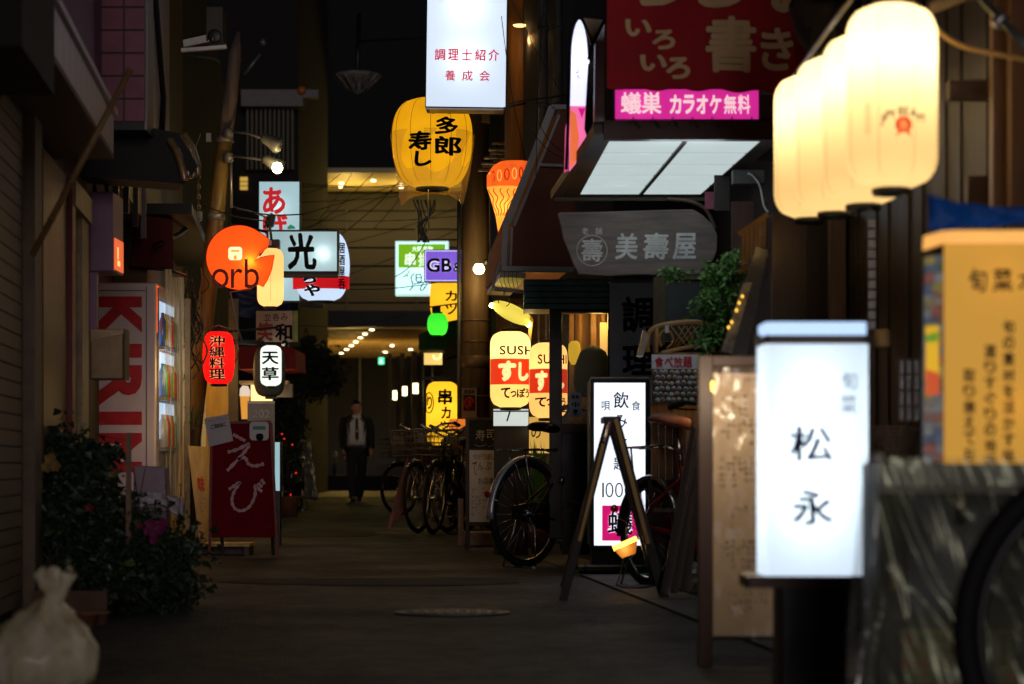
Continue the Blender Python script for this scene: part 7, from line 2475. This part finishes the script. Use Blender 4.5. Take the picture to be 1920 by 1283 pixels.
# ---- white lit stand sign, nearest
D = 6.0
cx_ = 1531
t = thing('stand_lantern', 'upright white lit stand sign with blue black brush characters, nearest on the right', 'sign', (PX(cx_, D), D, 0))
hw = 98 * D / F
X = PX(cx_, D)
acr = paper('acrylic_main', (.6, .7, .82), .62, (.9, .97, 1), .7, var=.02, scale=2)
def rbox(nm, x0_, x1_, y0_, y1_, z0_, z1_, r_, m, n=5):
    pts = []
    for cx2, cy2, a0 in ((x1_ - r_, y1_ - r_, 0), (x0_ + r_, y1_ - r_, 90), (x0_ + r_, y0_ + r_, 180), (x1_ - r_, y0_ + r_, 270)):
        for i in range(n + 1):
            a_ = R(a0 + 90 * i / n); pts.append((cx2 + r_ * math.cos(a_), cy2 + r_ * math.sin(a_)))
    N = len(pts)
    mb = MB(); mb.add([(x, y, z0_) for x, y in pts] + [(x, y, z1_) for x, y in pts], [(i, (i + 1) % N, N + (i + 1) % N, N + i) for i in range(N)], 0, False)
    mb.add([(x, y, z0_) for x, y in pts], [tuple(range(N - 1, -1, -1))]); mb.add([(x, y, z1_) for x, y in pts], [tuple(range(N))])
    return mb.build(nm, m, t)
rbox('lit_body', X - hw, X + hw, D, D + .2, PZ(1080, D), PZ(645, D), .012, acr)
rbox('lit_cap', X - hw + .004, X + hw - .004, D + .002, D + .198, PZ(628, D), PZ(604, D), .012, paper('acrylic_cap', (.5, .68, .95), .85, (.9, .97, 1), .5, var=.02))
rbox('collar', X - hw + .003, X + hw - .003, D - .002, D + .203, PZ(644.6, D), PZ(628.4, D), .01, mat('collar_brown', (.1, .06, .06), .4))
for s_ in (-1, 1):
    MB().bx(X + s_ * (hw + .002), X + s_ * (hw + .014), D + .05, D + .1, PZ(644, D), PZ(626, D)).build('clip', black, t)
rbox('base_plate', X - hw * 1.33, X + hw * .66, D - .012, D + .21, PZ(1103, D), PZ(1081, D), .006, mat('plate_brown', (.1, .055, .04), .45))
rbox('base_box', X - hw * .68, X + hw * .6, D + .01, D + .19, 0, PZ(1103.5, D), .006, mat('base_black', (.01, .012, .013), .4))
for (yy, p_) in ((720, .5), (800, .8), (880, .95), (960, .8)):
    plight(t, (X - .01, D + .075, PZ(yy, D)), p_ * .62, (.88, .96, 1), .03, 'tube_light')
nv_ = mat('navy_ink', (.02, .03, .14), .6, bump=0)
letters(t, [('旬', 1578, 697, 1606, 731), ('菜', 1574, 741, 1606, 776)], D, mat('grey_blue_ink', (.12, .2, .34), .6, bump=0), bold=.0, brush=.08)
letters(t, [('松', 1480, 798, 1560, 866)], D, nv_, bold=.022, brush=.1, shear=-.06)
letters(t, [('永', 1484, 918, 1560, 984)], D, nv_, bold=.026, brush=.08, shear=-.04)

# ---- amber sign
D = 5.5
t = thing('amber_sign', 'tall amber lit sign with vertical brush writing at the right edge', 'sign', (PX(1850, D), D, 0))
am = paper('acrylic_amber', (1, .6, .11), .34, (1, .6, .15), .6, var=.06, scale=2)
MB().pb(1770, 458, 2010, 900, D, .004).build('lit_front', am, t)
am2 = paper('acrylic_amber_edge', (1, .55, .16), .62, (1, .7, .3), .6, var=.05)
mb = MB(); mb.prism([P(1730, 470, D + .09), P(1769, 457, D), P(2010, 457, D), P(2010, 432, D), P(1772, 432, D), P(1732, 443, D + .09)], (0, .004, 0)); mb.build('lit_top_band', am2, t)
fcz = thing('side_poster_strip', 'strip of colourful food posters on the side of the amber sign', 'poster', P(1749, 860, D + .06))
a_, b_ = P(1731, 0, D + .09), P(1769, 0, D)
def sidep(u, y): return Vector((a_.x + (b_.x - a_.x) * u, a_.y + (b_.y - a_.y) * u, PZ(y, D)))
rnd = random.Random(12)
mb = MB(); mb.prism([sidep(0, 905), sidep(1, 905), sidep(1, 459), sidep(0, 472)], (0, .01, 0)); mb.build('backing', mat('side_backing', (.12, .08, .06), .5), fcz)
cols_ = [(.45, .42, .42), (.4, .15, .06), (.3, .3, .33), (.55, .12, .04), (.08, .25, .06), (.6, .45, .05), (.5, .4, .3), (.1, .16, .3)]
yy = 475; i = 0
while yy < 895:
    h = rnd.uniform(9, 26)
    split = rnd.uniform(.35, .65)
    for (u0, u1) in ((.04, split), (split + .04, .96)):
        c_ = rnd.choice(cols_)
        q = [sidep(u0, yy + h), sidep(u1, yy + h), sidep(u1, yy + 1.5), sidep(u0, yy + 1.5)]
        q = [p - Vector((0, .004, 0)) for p in q]
        mb = MB(); mb.prism(q, (0, .002, 0)); mb.build('photo_print', paper('side_%d' % cols_.index(c_), tuple(.5 * q_ + .12 for q_ in c_), .32, c_, .5, var=.45, scale=35), fcz)
    yy += h
q = [p - Vector((0, .008, 0)) for p in (sidep(.1, 740), sidep(.75, 740), sidep(.75, 610), sidep(.1, 610))]
mb = MB(); mb.prism(q, (0, .003, 0)); mb.build('yellow_print', glow('side_yellow', (1, .55, .02), .7), fcz)
q = [p - Vector((0, .010, 0)) for p in (sidep(.1, 740), sidep(.75, 740), sidep(.75, 700), sidep(.1, 690))]
mb = MB(); mb.prism(q, (0, .002, 0)); mb.build('red_print', glow('side_red', (.9, .12, .02), .6), fcz)
q = [p - Vector((0, .010, 0)) for p in (sidep(.1, 640), sidep(.7, 640), sidep(.7, 620), sidep(.1, 625))]
mb = MB(); mb.prism(q, (0, .002, 0)); mb.build('green_print', glow('side_green', (.25, .5, .03), .5), fcz)
mb = MB(); mb.bx(PX(1762, D), PX(2005, D), D + .1, D + .2, 0, PZ(440, D)); mb.build('case', mat('amber_case', (.2, .12, .05), .5), t)
db = mat('brown_brush', (.04, .015, .02), .6, bump=0)
letters(t, [('旬', 1816, 504, 1850, 548), ('菜', 1860, 504, 1898, 548), ('木', 1908, 504, 1946, 548)], D, db, bold=.022, brush=.1)
bb = mat('brush_brown2', (.1, .035, .015), .6, bump=0)
letters(t, colm('旬の素材を活かす味', 1880, 598, 1902, 870, .14), D, db, bold=.03, brush=.1)
letters(t, colm('選りすぐりの地酒', 1845, 645, 1867, 880, .14), D, bb, bold=.03, brush=.1)
letters(t, colm('取り揃えてお待ち', 1806, 690, 1828, 925, .14), D, db, bold=.03, brush=.1)
plight(t, (PX(1880, D), D + .05, PZ(520, D)), .1, (1, .8, .4), .03, 'tube_light')
plight(t, (PX(1900, D), D + .05, PZ(760, D)), .1, (1, .8, .4), .03, 'tube_light')
# blue cloth on top
D = 5.45
t = thing('blue_cloth', 'bright blue cloth sheet with faint print lying over the top of the amber sign', 'cloth', P(1830, 435, D))
mb = MB(); nx, ny = 24, 8; vs = []
def bcl(u, v):
    px = 1738 + 270 * u
    top = 362 + 26 * min(1, u * 2.2) ** .6; bot = 436 - 14 * min(1, u * 1.6)
    q = P(px, top + (bot - top) * v, D)
    q.y += .02 * noise.noise(Vector((u * 7, v * 3, 9))) + .03 * v * -1
    return q
for j in range(ny + 1):
    for i in range(nx + 1): vs.append(bcl(i / nx, j / ny))
mb.add(vs, [(j * (nx + 1) + i, (j + 1) * (nx + 1) + i, (j + 1) * (nx + 1) + i + 1, j * (nx + 1) + i + 1) for j in range(ny) for i in range(nx)], 0, True)
o_ = mb.build('cloth', mat('cloth_blue', (.02, .2, .85), .55, scale=5, var=.25), t); o_.modifiers.new('t', 'SOLIDIFY').thickness = .004
def bw(px, py):
    q = bcl((px - 1738) / 270, (py - 385) / 50); q.y -= .006; return q
scrib(t, 1820, 394, 1912, 412, D, mat('faint_white', (.4, .5, .7), .6, bump=0), 7, 1, False, 1, wfn=bw)

# ---- vinyl covered stand, bottom right
D = 5.2
t = thing('covered_display', 'display stand shrouded in shiny wrinkled clear plastic, bottom right', 'stand', (PX(1790, D), D, 0))
mb = MB(); mb.bx(PX(1655, D), PX(2010, D), D + .06, D + .3, 0, PZ(870, D)); mb.build('body', mat('display_dark', (.05, .055, .03), .5), t)
MB().pb(1652, 870, 2012, 925, D + .03, .03).build('grey_band', mat('band_grey', (.5, .54, .42), .5, scale=5), t)
# printed sheets under the plastic
for (x0, y0, x1, y1, c_) in ((1790, 930, 1812, 985, (.3, .2, .02)), (1670, 1075, 1684, 1105, (.7, .4, .02)), (1900, 985, 1918, 1005, (.6, .4, .02)), (1690, 1180, 1900, 1283, (.25, .24, .03)), (1780, 950, 1870, 1120, (.05, .055, .04)), (1700, 930, 1780, 1150, (.03, .045, .05))):
    MB().pb(x0, y0, x1, y1, D + .05 + .001 * (x0 % 5), .006).build('printed_sheet', mat('sheet_%d' % x0, c_, .4, scale=14, var=.6), t)
for yy_ in range(4):
    for xx_ in range(7):
        c_ = random.choice([(.25, .2, .03), (.1, .13, .03), (.3, .12, .03)])
        x0 = 1690 + xx_ * 32; y0 = 1190 + yy_ * 24
        MB().pb(x0, y0, x0 + 26, y0 + 18, D + .04, .006).build('photo_print', mat('ph_%d' % int(c_[0] * 100), c_, .4, scale=60, var=.7), t)
vs = []; nx, ny = 90, 110
for j in range(ny + 1):
    v = j / ny
    for i in range(nx + 1):
        u = i / nx
        px = 1636 + 390 * u - 14 * v * (1 - u); py = 858 + 470 * v
        q = P(px, py, D)
        fold = .03 * v * math.sin(u * 15 + 3 * noise.noise(Vector((u * 3, v * 1.5, 0)))) + .03 * (1 - abs(noise.noise(Vector((u * 8 - v * 4, v * 1.6, 2)))) * 2) + .007 * (1 - abs(noise.noise(Vector((u * 18 - v * 6, v * 2, 5)))) * 2)
        if v < .12: fold *= .5
        q.y += fold - .02
        vs.append(q)
mb = MB(); mb.add(vs, [(j * (nx + 1) + i, (j + 1) * (nx + 1) + i, (j + 1) * (nx + 1) + i + 1, j * (nx + 1) + i + 1) for j in range(ny) for i in range(nx)], 0, True)
mb.build('plastic_sheet', clear('shroud', (.72, .8, .55), .3, .24, .25, 3, (1.6, 1, .15), .7), t)
mb = MB(); vs = []
for j in range(40):
    v = j / 39
    for i in range(7):
        u = i / 6
        q = P(1596 + 48 * u + (26 - 42 * v) * (1 - u) * 1.0, 858 + 470 * v, D - .01)
        q.y += .03 * math.sin(u * 5 + v * 3) + .03 * noise.noise(Vector((u * 2, v * 6, 8)))
        vs.append(q)
mb.add(vs, [(j * 7 + i, (j + 1) * 7 + i, (j + 1) * 7 + i + 1, j * 7 + i + 1) for j in range(39) for i in range(6)], 0, True)
mb.build('plastic_edge', clear('shroud_edge', (.9, .93, .95), .2, .4, .4, 9, None, .5), t)
mb = MB(); mb.lathe(P(1645, 860, D - .02), [(0, -.012), (.016, -.006), (.018, 0), (.01, .012), (0, .014)], 14); mb.build('knot', mat('knot_white', (.6, .58, .55), .3), t)

# ---- nearest bicycle wheel, bottom right
D = 4.5
t = thing('bicycle', 'nearest bicycle, only the dark front tyre arc showing at the bottom right corner', 'bicycle', (PX(2128, D), D, 0), 'parked bicycles')
k = D / F
wheel_parts(t, (0, 0, .325), .318, 0, rubber, mat('rim_dark', (.05, .05, .05), .4, .5), tw=.022)
mb = MB(); mb.tube([(0, .06, .325), (.1, .06, .6), (.22, 0, .85)], .014, 8); mb.tube([(0, -.06, .325), (.1, -.06, .6), (.22, 0, .85)], .014, 8); mb.tube([(.22, 0, .85), (.25, 0, 1.0)], .018, 8); mb.build('fork', black, t, local=True)
mb = MB(); mb.tube([(.24, 0, .85), (.62, 0, .4), (.85, 0, .33)], .02, 8); mb.tube([(.85, 0, .33), (.75, 0, .75)], .016, 8); mb.build('frame', black, t, local=True)
wheel_parts(t, (1.08, 0, .325), .318, 0, rubber, mat('rim_dark', (1, 1, 1)), tw=.02)
mb = MB(); mb.tube([(.75, 0, .75), (.74, 0, .84)], .013, 8); mb.tube([(.85, .05, .33), (1.08, .06, .325)], .01, 8); mb.build('seat_post', chrome, t, local=True)

# ---- manhole cover
D = 10.3
xm = PX(848, D)
t = thing('manhole_cover', 'round cast iron manhole cover catching a pale sheen in the street', 'manhole cover', (xm, D, 0))
mb = MB(); mb.lathe((xm, D, 0), [(.245, 0), (.247, .007), (.225, .008), (.222, .004)], 48); mb.build('ring', mat('iron', (.07, .07, .075), .5, .6, scale=30), t)
mb = MB(); mb.lathe((xm, D, 0), [(.22, 0), (.22, .006), (0, .0062)], 48); mb.build('lid', mat('iron', (1, 1, 1)), t)
for i in range(-4, 5):
    for j in range(-4, 5):
        x = i * .045; y = j * .045
        if x * x + y * y < .038:
            s_ = MB().bx(xm + x - .014, xm + x + .014, D + y - .014, D + y + .014, .0065, .010)
            s_.build('tread_stud', mat('iron', (1, 1, 1)), t)

# ---- overhead wires
wm = mat('wire', (.012, .012, .012), .6, bump=0)
t = thing('overhead_wires', 'bundle of thin overhead wires crossing between the poles before the far building', 'wires', P(700, 400, 30))
rnd = random.Random(17)
ws = [((560, 350), (880, 325)), ((560, 380), (880, 350)), ((565, 430), (800, 320)), ((560, 405), (870, 300)), ((640, 440), (760, 328)), ((600, 470), (885, 380)), ((560, 345), (865, 345)), ((700, 430), (790, 300)), ((540, 450), (700, 325)), ((570, 540), (880, 520)), ((640, 520), (880, 420)), ((560, 365), (640, 325)), ((600, 410), (660, 325)), ((560, 610), (760, 590)), ((560, 412), (870, 405)), ((740, 520), (800, 450))]
for a, b in ws:
    d = rnd.uniform(27, 36)
    m_ = ((a[0] + b[0]) / 2, (a[1] + b[1]) / 2 + rnd.uniform(3, 14))
    mb = MB(); mb.tube(spline([P(a[0], a[1], d), P(m_[0], m_[1], d), P(b[0], b[1], d)], 6), .005, 5); mb.build('wire', wm, t)
for a, b in (((960, 0), (1063, 190)), ((1020, 0), (1005, 330)), ((940, 30), (985, 300)), ((1000, 250), (1060, 300)), ((1010, 230), (1055, 285))):
    mb = MB(); mb.tube(spline([P(*a, 14.9), P((a[0] + b[0]) / 2 - 4, (a[1] + b[1]) / 2 + 5, 14.9), P(*b, 14.9)], 6), .0025, 5); mb.build('wire', wm, t)
for a, b in (((380, 385), (500, 415)), ((375, 250), (345, 330)), ((440, 392), (570, 402)), ((345, 640), (400, 700)), ((338, 540), (378, 640)), ((350, 700), (375, 660))):
    mb = MB(); mb.tube(spline([P(*a, 19.2), P((a[0] + b[0]) / 2, (a[1] + b[1]) / 2 + 6, 19.2), P(*b, 19.2)], 6), .006, 5); mb.build('wire', wm, t)
t = thing('cable_bundle', 'tangled bunch of pale cables hanging between the yellow lantern and brown pole', 'cables', P(800, 430, 27))
for i in range(9):
    x = 775 + i * 5
    mb = MB(); mb.tube(spline([P(x + rnd.uniform(-5, 5), 375, 27), P(x + rnd.uniform(-9, 9), 400, 27), P(795 + rnd.uniform(-12, 12), 425, 27), P(790 + rnd.uniform(-16, 16), 455, 27)], 5), .008, 5); mb.build('cable', mat('cable_grey', (.14, .14, .12), .6), t)

# ---- the vines and cords hanging beside the left wall
t = thing('vine_tangle', 'tangle of dark cords and dry vines hanging between the curtain and red lantern', 'cords', P(355, 600, 18.6))
for i in range(26):
    x = rnd.uniform(338, 380); y = rnd.uniform(500, 620)
    mb = MB(); mb.tube(spline([P(x, y, 18.6), P(x + rnd.uniform(-12, 14), y + 25, 18.6 + rnd.uniform(-.1, .1)), P(x + rnd.uniform(-16, 18), y + 55, 18.6), P(x + rnd.uniform(-12, 12), y + rnd.uniform(70, 110), 18.6)], 5), rnd.uniform(.003, .009), 5); mb.build('cord', mat('cord_%d' % (i % 2), ((.04, .03, .02), (.22, .17, .09))[i % 2], .6), t)
t = thing('potted_palm', 'small spiky dark plant standing behind the wooden plank sign', 'plant', (PX(362, 17.8), 17.8, 0))
mb = MB(); rn = random.Random(2)
for i in range(46):
    b = P(362, 805, 17.8); a = rn.uniform(0, 6.28); o = rn.uniform(.06, .18)
    tip = b + Vector((math.cos(a) * o, math.sin(a) * o, rn.uniform(-.02, .2)))
    mid = b.lerp(tip, .5) + Vector((0, 0, .05)); w = Vector((-math.sin(a), math.cos(a), 0)) * .006
    mb.add([b, mid + w, tip, mid - w], [(0, 1, 2, 3)])
mb.build('leaves', mat('leaf_palm', (.08, .1, .04), .5), t)
mb = MB(); mb.tube([(PX(362, 17.8), 17.8, 0), P(362, 805, 17.8)], .015); mb.build('stem', woodd, t)

# ================================================================== THE MAN
D = 41.0
s = D / F
mx = 668
X0 = PX(mx, D)
t = thing('person', 'man in open dark suit jacket, pale shirt and dark tie, walking towards the camera', 'person', (X0, D, 0))
skinm = mat('skin', (.62, .3, .2), .5, bump=.05, var=.1)
Hm = 1.70
def J(x, y, z): return (x, y, z)
# body: pelvis, spine, head, legs (mid stride), arms
t.rotation_euler = (0, 0, R(9))
V = [J(0, 0, .93), J(0, 0, 1.08), J(0, -.01, 1.25), J(0, 0, 1.40), J(0, 0, 1.47), J(0, -.02, 1.53),
     J(-.09, 0, .88), J(-.085, -.10, .48), J(-.07, -.12, .09), J(-.07, -.22, .04),
     J(.09, 0, .88), J(.085, .02, .50), J(.06, .16, .13), J(.06, .08, .04),
     J(-.155, 0, 1.35), J(-.21, .05, 1.12), J(-.20, -.02, .90),
     J(.155, 0, 1.35), J(.225, .0, 1.12), J(.23, -.10, .90)]
E = [(0, 1), (1, 2), (2, 3), (3, 4), (4, 5), (0, 6), (6, 7), (7, 8), (8, 9), (0, 10), (10, 11), (11, 12), (12, 13), (3, 14), (14, 15), (15, 16), (3, 17), (17, 18), (18, 19)]
Rr = [(.14, .1), (.13, .095), (.15, .105), (.12, .09), (.055, .055), (.05, .05), (.085, .085), (.058, .058), (.04, .04), (.035, .03), (.085, .085), (.058, .058), (.04, .04), (.035, .03), (.055, .055), (.042, .042), (.028, .028), (.045, .045), (.042, .042), (.028, .028)]
off3 = Vector((X0, D, 0))
body = skin('body', V, E, Rr, skinm, t)
ORG[body.name] = Vector((0, 0, 0))
def lbuild(mb, nm, m, par=t, bevel=0): return mb.build(nm, m, par, local=True, bevel=bevel)
# head
bm = bmesh.new(); bmesh.ops.create_uvsphere(bm, u_segments=24, v_segments=18, radius=1)
for v in bm.verts:
    x, y, z = v.co
    jaw = 1 - .25 * max(0, -z)
    nx_ = x * .075 * jaw; ny_ = y * .095 * (1 - .12 * max(0, -z)); nz_ = z * .118
    if y < -.6: ny_ *= 1.0 - .06 * (1 - abs(z))
    v.co = (nx_, ny_ - .02, 1.605 + nz_)
me = bpy.data.meshes.new('head'); bm.to_mesh(me); bm.free(); me.materials.append(skinm)
for p_ in me.polygons: p_.use_smooth = True
hd = bpy.data.objects.new('head', me); COL.objects.link(hd); hd.parent = t
mb = MB(); mb.add([(-.012, -.108, 1.60), (.012, -.108, 1.60), (0, -.135, 1.585), (0, -.108, 1.625), (0, -.108, 1.578)], [(0, 2, 3), (2, 1, 3), (0, 4, 2), (4, 1, 2)], 0, True); lbuild(mb, 'nose', skinm, hd)
for s_ in (-1, 1):
    mb = MB(); mb.lathe((s_ * .028, -.104, 1.612), [(0, -.006), (.01, 0), (0, .006)], 10); lbuild(mb, 'eye', ink, hd)
    mb = MB(); mb.lathe((s_ * .078, -.01, 1.6), [(0, -.028), (.012, -.01), (.014, .015), (0, .03)], 8); lbuild(mb, 'ear', skinm, hd)
mb = MB()
for s_ in (-1, 1): mb.tube([(s_ * .029 + math.cos(2 * math.pi * i / 14) * .021, -.118, 1.611 + math.sin(2 * math.pi * i / 14) * .015) for i in range(14)], .0018, 5, closed=True)
mb.tube([(-.01, -.12, 1.614), (.01, -.12, 1.614)], .0018, 5)
for s_ in (-1, 1): mb.tube([(s_ * .05, -.116, 1.614), (s_ * .078, -.02, 1.612)], .0018, 5)
lbuild(mb, 'glasses', steel, hd)
mb = MB(); mb.bx(-.02, .02, -.116, -.108, 1.552, 1.558); lbuild(mb, 'mouth', mat('lip', (.25, .08, .06), .5), hd)
bm = bmesh.new(); bmesh.ops.create_uvsphere(bm, u_segments=24, v_segments=16, radius=1)
dl_ = [v for v in bm.verts if v.co.z < (-.15 if v.co.y > 0 else .38 - .2 * abs(v.co.x))]
bmesh.ops.delete(bm, geom=dl_, context='VERTS')
for v in bm.verts: v.co = Vector((v.co.x * .081, v.co.y * .1 - .016, 1.61 + v.co.z * .125)) + Vector((0, 0, .004 * noise.noise(v.co * 6)))
me = bpy.data.meshes.new('hair'); bm.to_mesh(me); bm.free(); me.materials.append(mat('hair', (.02, .016, .014), .5))
o_ = bpy.data.objects.new('hair', me); COL.objects.link(o_); o_.parent = hd; o_.modifiers.new('t', 'SOLIDIFY').thickness = .012
# trousers
trs = mat('trousers', (.018, .022, .035), .75, var=.3, scale=8)
skin('trousers', [J(0, 0, .98), J(0, 0, .9), J(-.095, -.01, .8), J(-.09, -.10, .48), J(-.072, -.145, .03), J(.095, 0, .8), J(.09, .015, .50), J(.065, .14, .05)], [(0, 1), (1, 2), (2, 3), (3, 4), (1, 5), (5, 6), (6, 7)], [(.165, .12), (.16, .12), (.11, .11), (.085, .085), (.07, .075), (.11, .11), (.085, .085), (.07, .075)], trs, t)
shoe = mat('shoe', (.012, .01, .01), .3)
for (x, y, z) in ((-.07, -.17, 0), (.062, .1, .012)):
    mb = MB(); mb.lathe((x, y, z), [(.045, 0), (.05, .015), (.046, .045), (.03, .07), (.0, .075)], 18, sy=2.5); lbuild(mb, 'shoe', shoe)
def loft(rings, m, nm, par=t, open_=None, n=24, sol=.006):
    vs = []; 
    for (cx2, cy2, z, rx, ry) in rings:
        for i in range(n):
            a_ = 2 * math.pi * i / n
            if open_: a_ = -math.pi / 2 + open_ + (2 * math.pi - 2 * open_) * i / (n - 1)
            vs.append((cx2 + math.cos(a_) * rx, cy2 + math.sin(a_) * ry, z + .004 * math.sin(a_ * 5 + z * 20)))
    fs = []
    m_ = n if not open_ else n - 1
    for j in range(len(rings) - 1):
        for i in range(m_): fs.append((j * n + i, j * n + (i + 1) % n, (j + 1) * n + (i + 1) % n, (j + 1) * n + i))
    mb = MB(); mb.add(vs, fs, 0, True); o = lbuild(mb, nm, m, par)
    so = o.modifiers.new('t', 'SOLIDIFY'); so.thickness = sol
    return o
shirt = mat('shirt', (.8, .76, .82), .7, var=.08, scale=20)
loft([(0, 0, .95, .17, .125), (0, 0, 1.05, .165, .125), (0, -.005, 1.2, .175, .13), (0, 0, 1.34, .17, .115), (0, 0, 1.42, .1, .08), (0, 0, 1.475, .06, .06)], shirt, 'shirt')
mb = MB(); mb.add([(-.06, -.07, 1.48), (0, -.105, 1.43), (-.035, -.12, 1.40), (-.075, -.09, 1.45), (.06, -.07, 1.48), (.035, -.12, 1.40), (.075, -.09, 1.45)], [(0, 1, 2, 3), (4, 6, 5, 1)]); o_ = lbuild(mb, 'collar', shirt); o_.modifiers.new('t', 'SOLIDIFY').thickness = .004
mb = MB(); mb.prism([(-.02, -.128, 1.40), (-.033, -.14, 1.08), (0, -.142, 1.03), (.033, -.14, 1.08), (.02, -.128, 1.40), (.0, -.12, 1.43)], (0, .006, 0)); lbuild(mb, 'tie', mat('tie', (.03, .028, .05), .6))
mb = MB(); mb.prism([(-.165, -.125, .965), (-.165, -.125, .93), (.165, -.125, .93), (.165, -.125, .965)], (0, .006, 0)); lbuild(mb, 'belt', mat('belt', (.02, .012, .01), .35))
jk = mat('jacket', (.02, .021, .026), .8, var=.3, scale=9)
loft([(.0, .01, .78, .24, .16), (.0, .01, .95, .225, .155), (0, .0, 1.12, .205, .15), (0, 0, 1.3, .215, .145), (0, .0, 1.4, .2, .125), (0, .0, 1.445, .15, .1), (0, .0, 1.475, .085, .08)], jk, 'jacket', open_=R(52), n=26)
for s_, pts_ in ((-1, [(-.175, 0, 1.415, .05), (-.19, 0, 1.39, .078), (-.225, .04, 1.26, .072), (-.23, .06, 1.12, .066), (-.225, .0, .92, .05)]), (1, [(.175, 0, 1.415, .05), (.19, 0, 1.39, .078), (.235, .01, 1.26, .074), (.245, .0, 1.12, .068), (.25, -.09, .92, .054)])):
    mb = MB(); mb.tube([p[:3] for p in pts_], [p[3] for p in pts_], 14); lbuild(mb, 'jacket_sleeve', jk)
    for lx in (s_,):
        mb = MB(); mb.add([(lx * .07, -.13, 1.45), (lx * .125, -.135, 1.34), (lx * .115, -.15, 1.12), (lx * .16, -.14, 1.3), (lx * .135, -.11, 1.43)], [(0, 1, 2, 3, 4) if lx < 0 else (4, 3, 2, 1, 0)]); o_ = lbuild(mb, 'lapel', jk); o_.modifiers.new('t', 'SOLIDIFY').thickness = .006
# hands
for s_, wx, wy, wz in ((-1, -.205, -.025, .88), (1, .235, -.12, .88)):
    hv = [J(wx, wy, wz + .02), J(wx, wy - .005, wz - .03), J(wx, wy - .01, wz - .075)]
    he = [(0, 1), (1, 2)]; hr = [(.026, .02), (.036, .016), (.036, .014)]
    for q in range(4):
        fx = wx - .0 ; fy = wy - .035 + q * .018
        L_ = (.068, .08, .075, .06)[q]
        hv += [J(fx, fy, wz - .085), J(fx - s_ * .008, fy - .003, wz - .085 - L_ * .55), J(fx - s_ * .022, fy - .004, wz - .085 - L_)]
        b0 = len(hv) - 3
        he += [(2, b0), (b0, b0 + 1), (b0 + 1, b0 + 2)]; hr += [(.009, .009), (.0085, .0085), (.007, .007)]
    hv += [J(wx - s_ * .0, wy - .04, wz - .03), J(wx - s_ * .012, wy - .058, wz - .06), J(wx - s_ * .02, wy - .062, wz - .088)]
    b0 = len(hv) - 3
    he += [(1, b0), (b0, b0 + 1), (b0 + 1, b0 + 2)]; hr += [(.011, .011), (.01, .01), (.008, .008)]
    skin('hand', hv, he, hr, skinm, t)
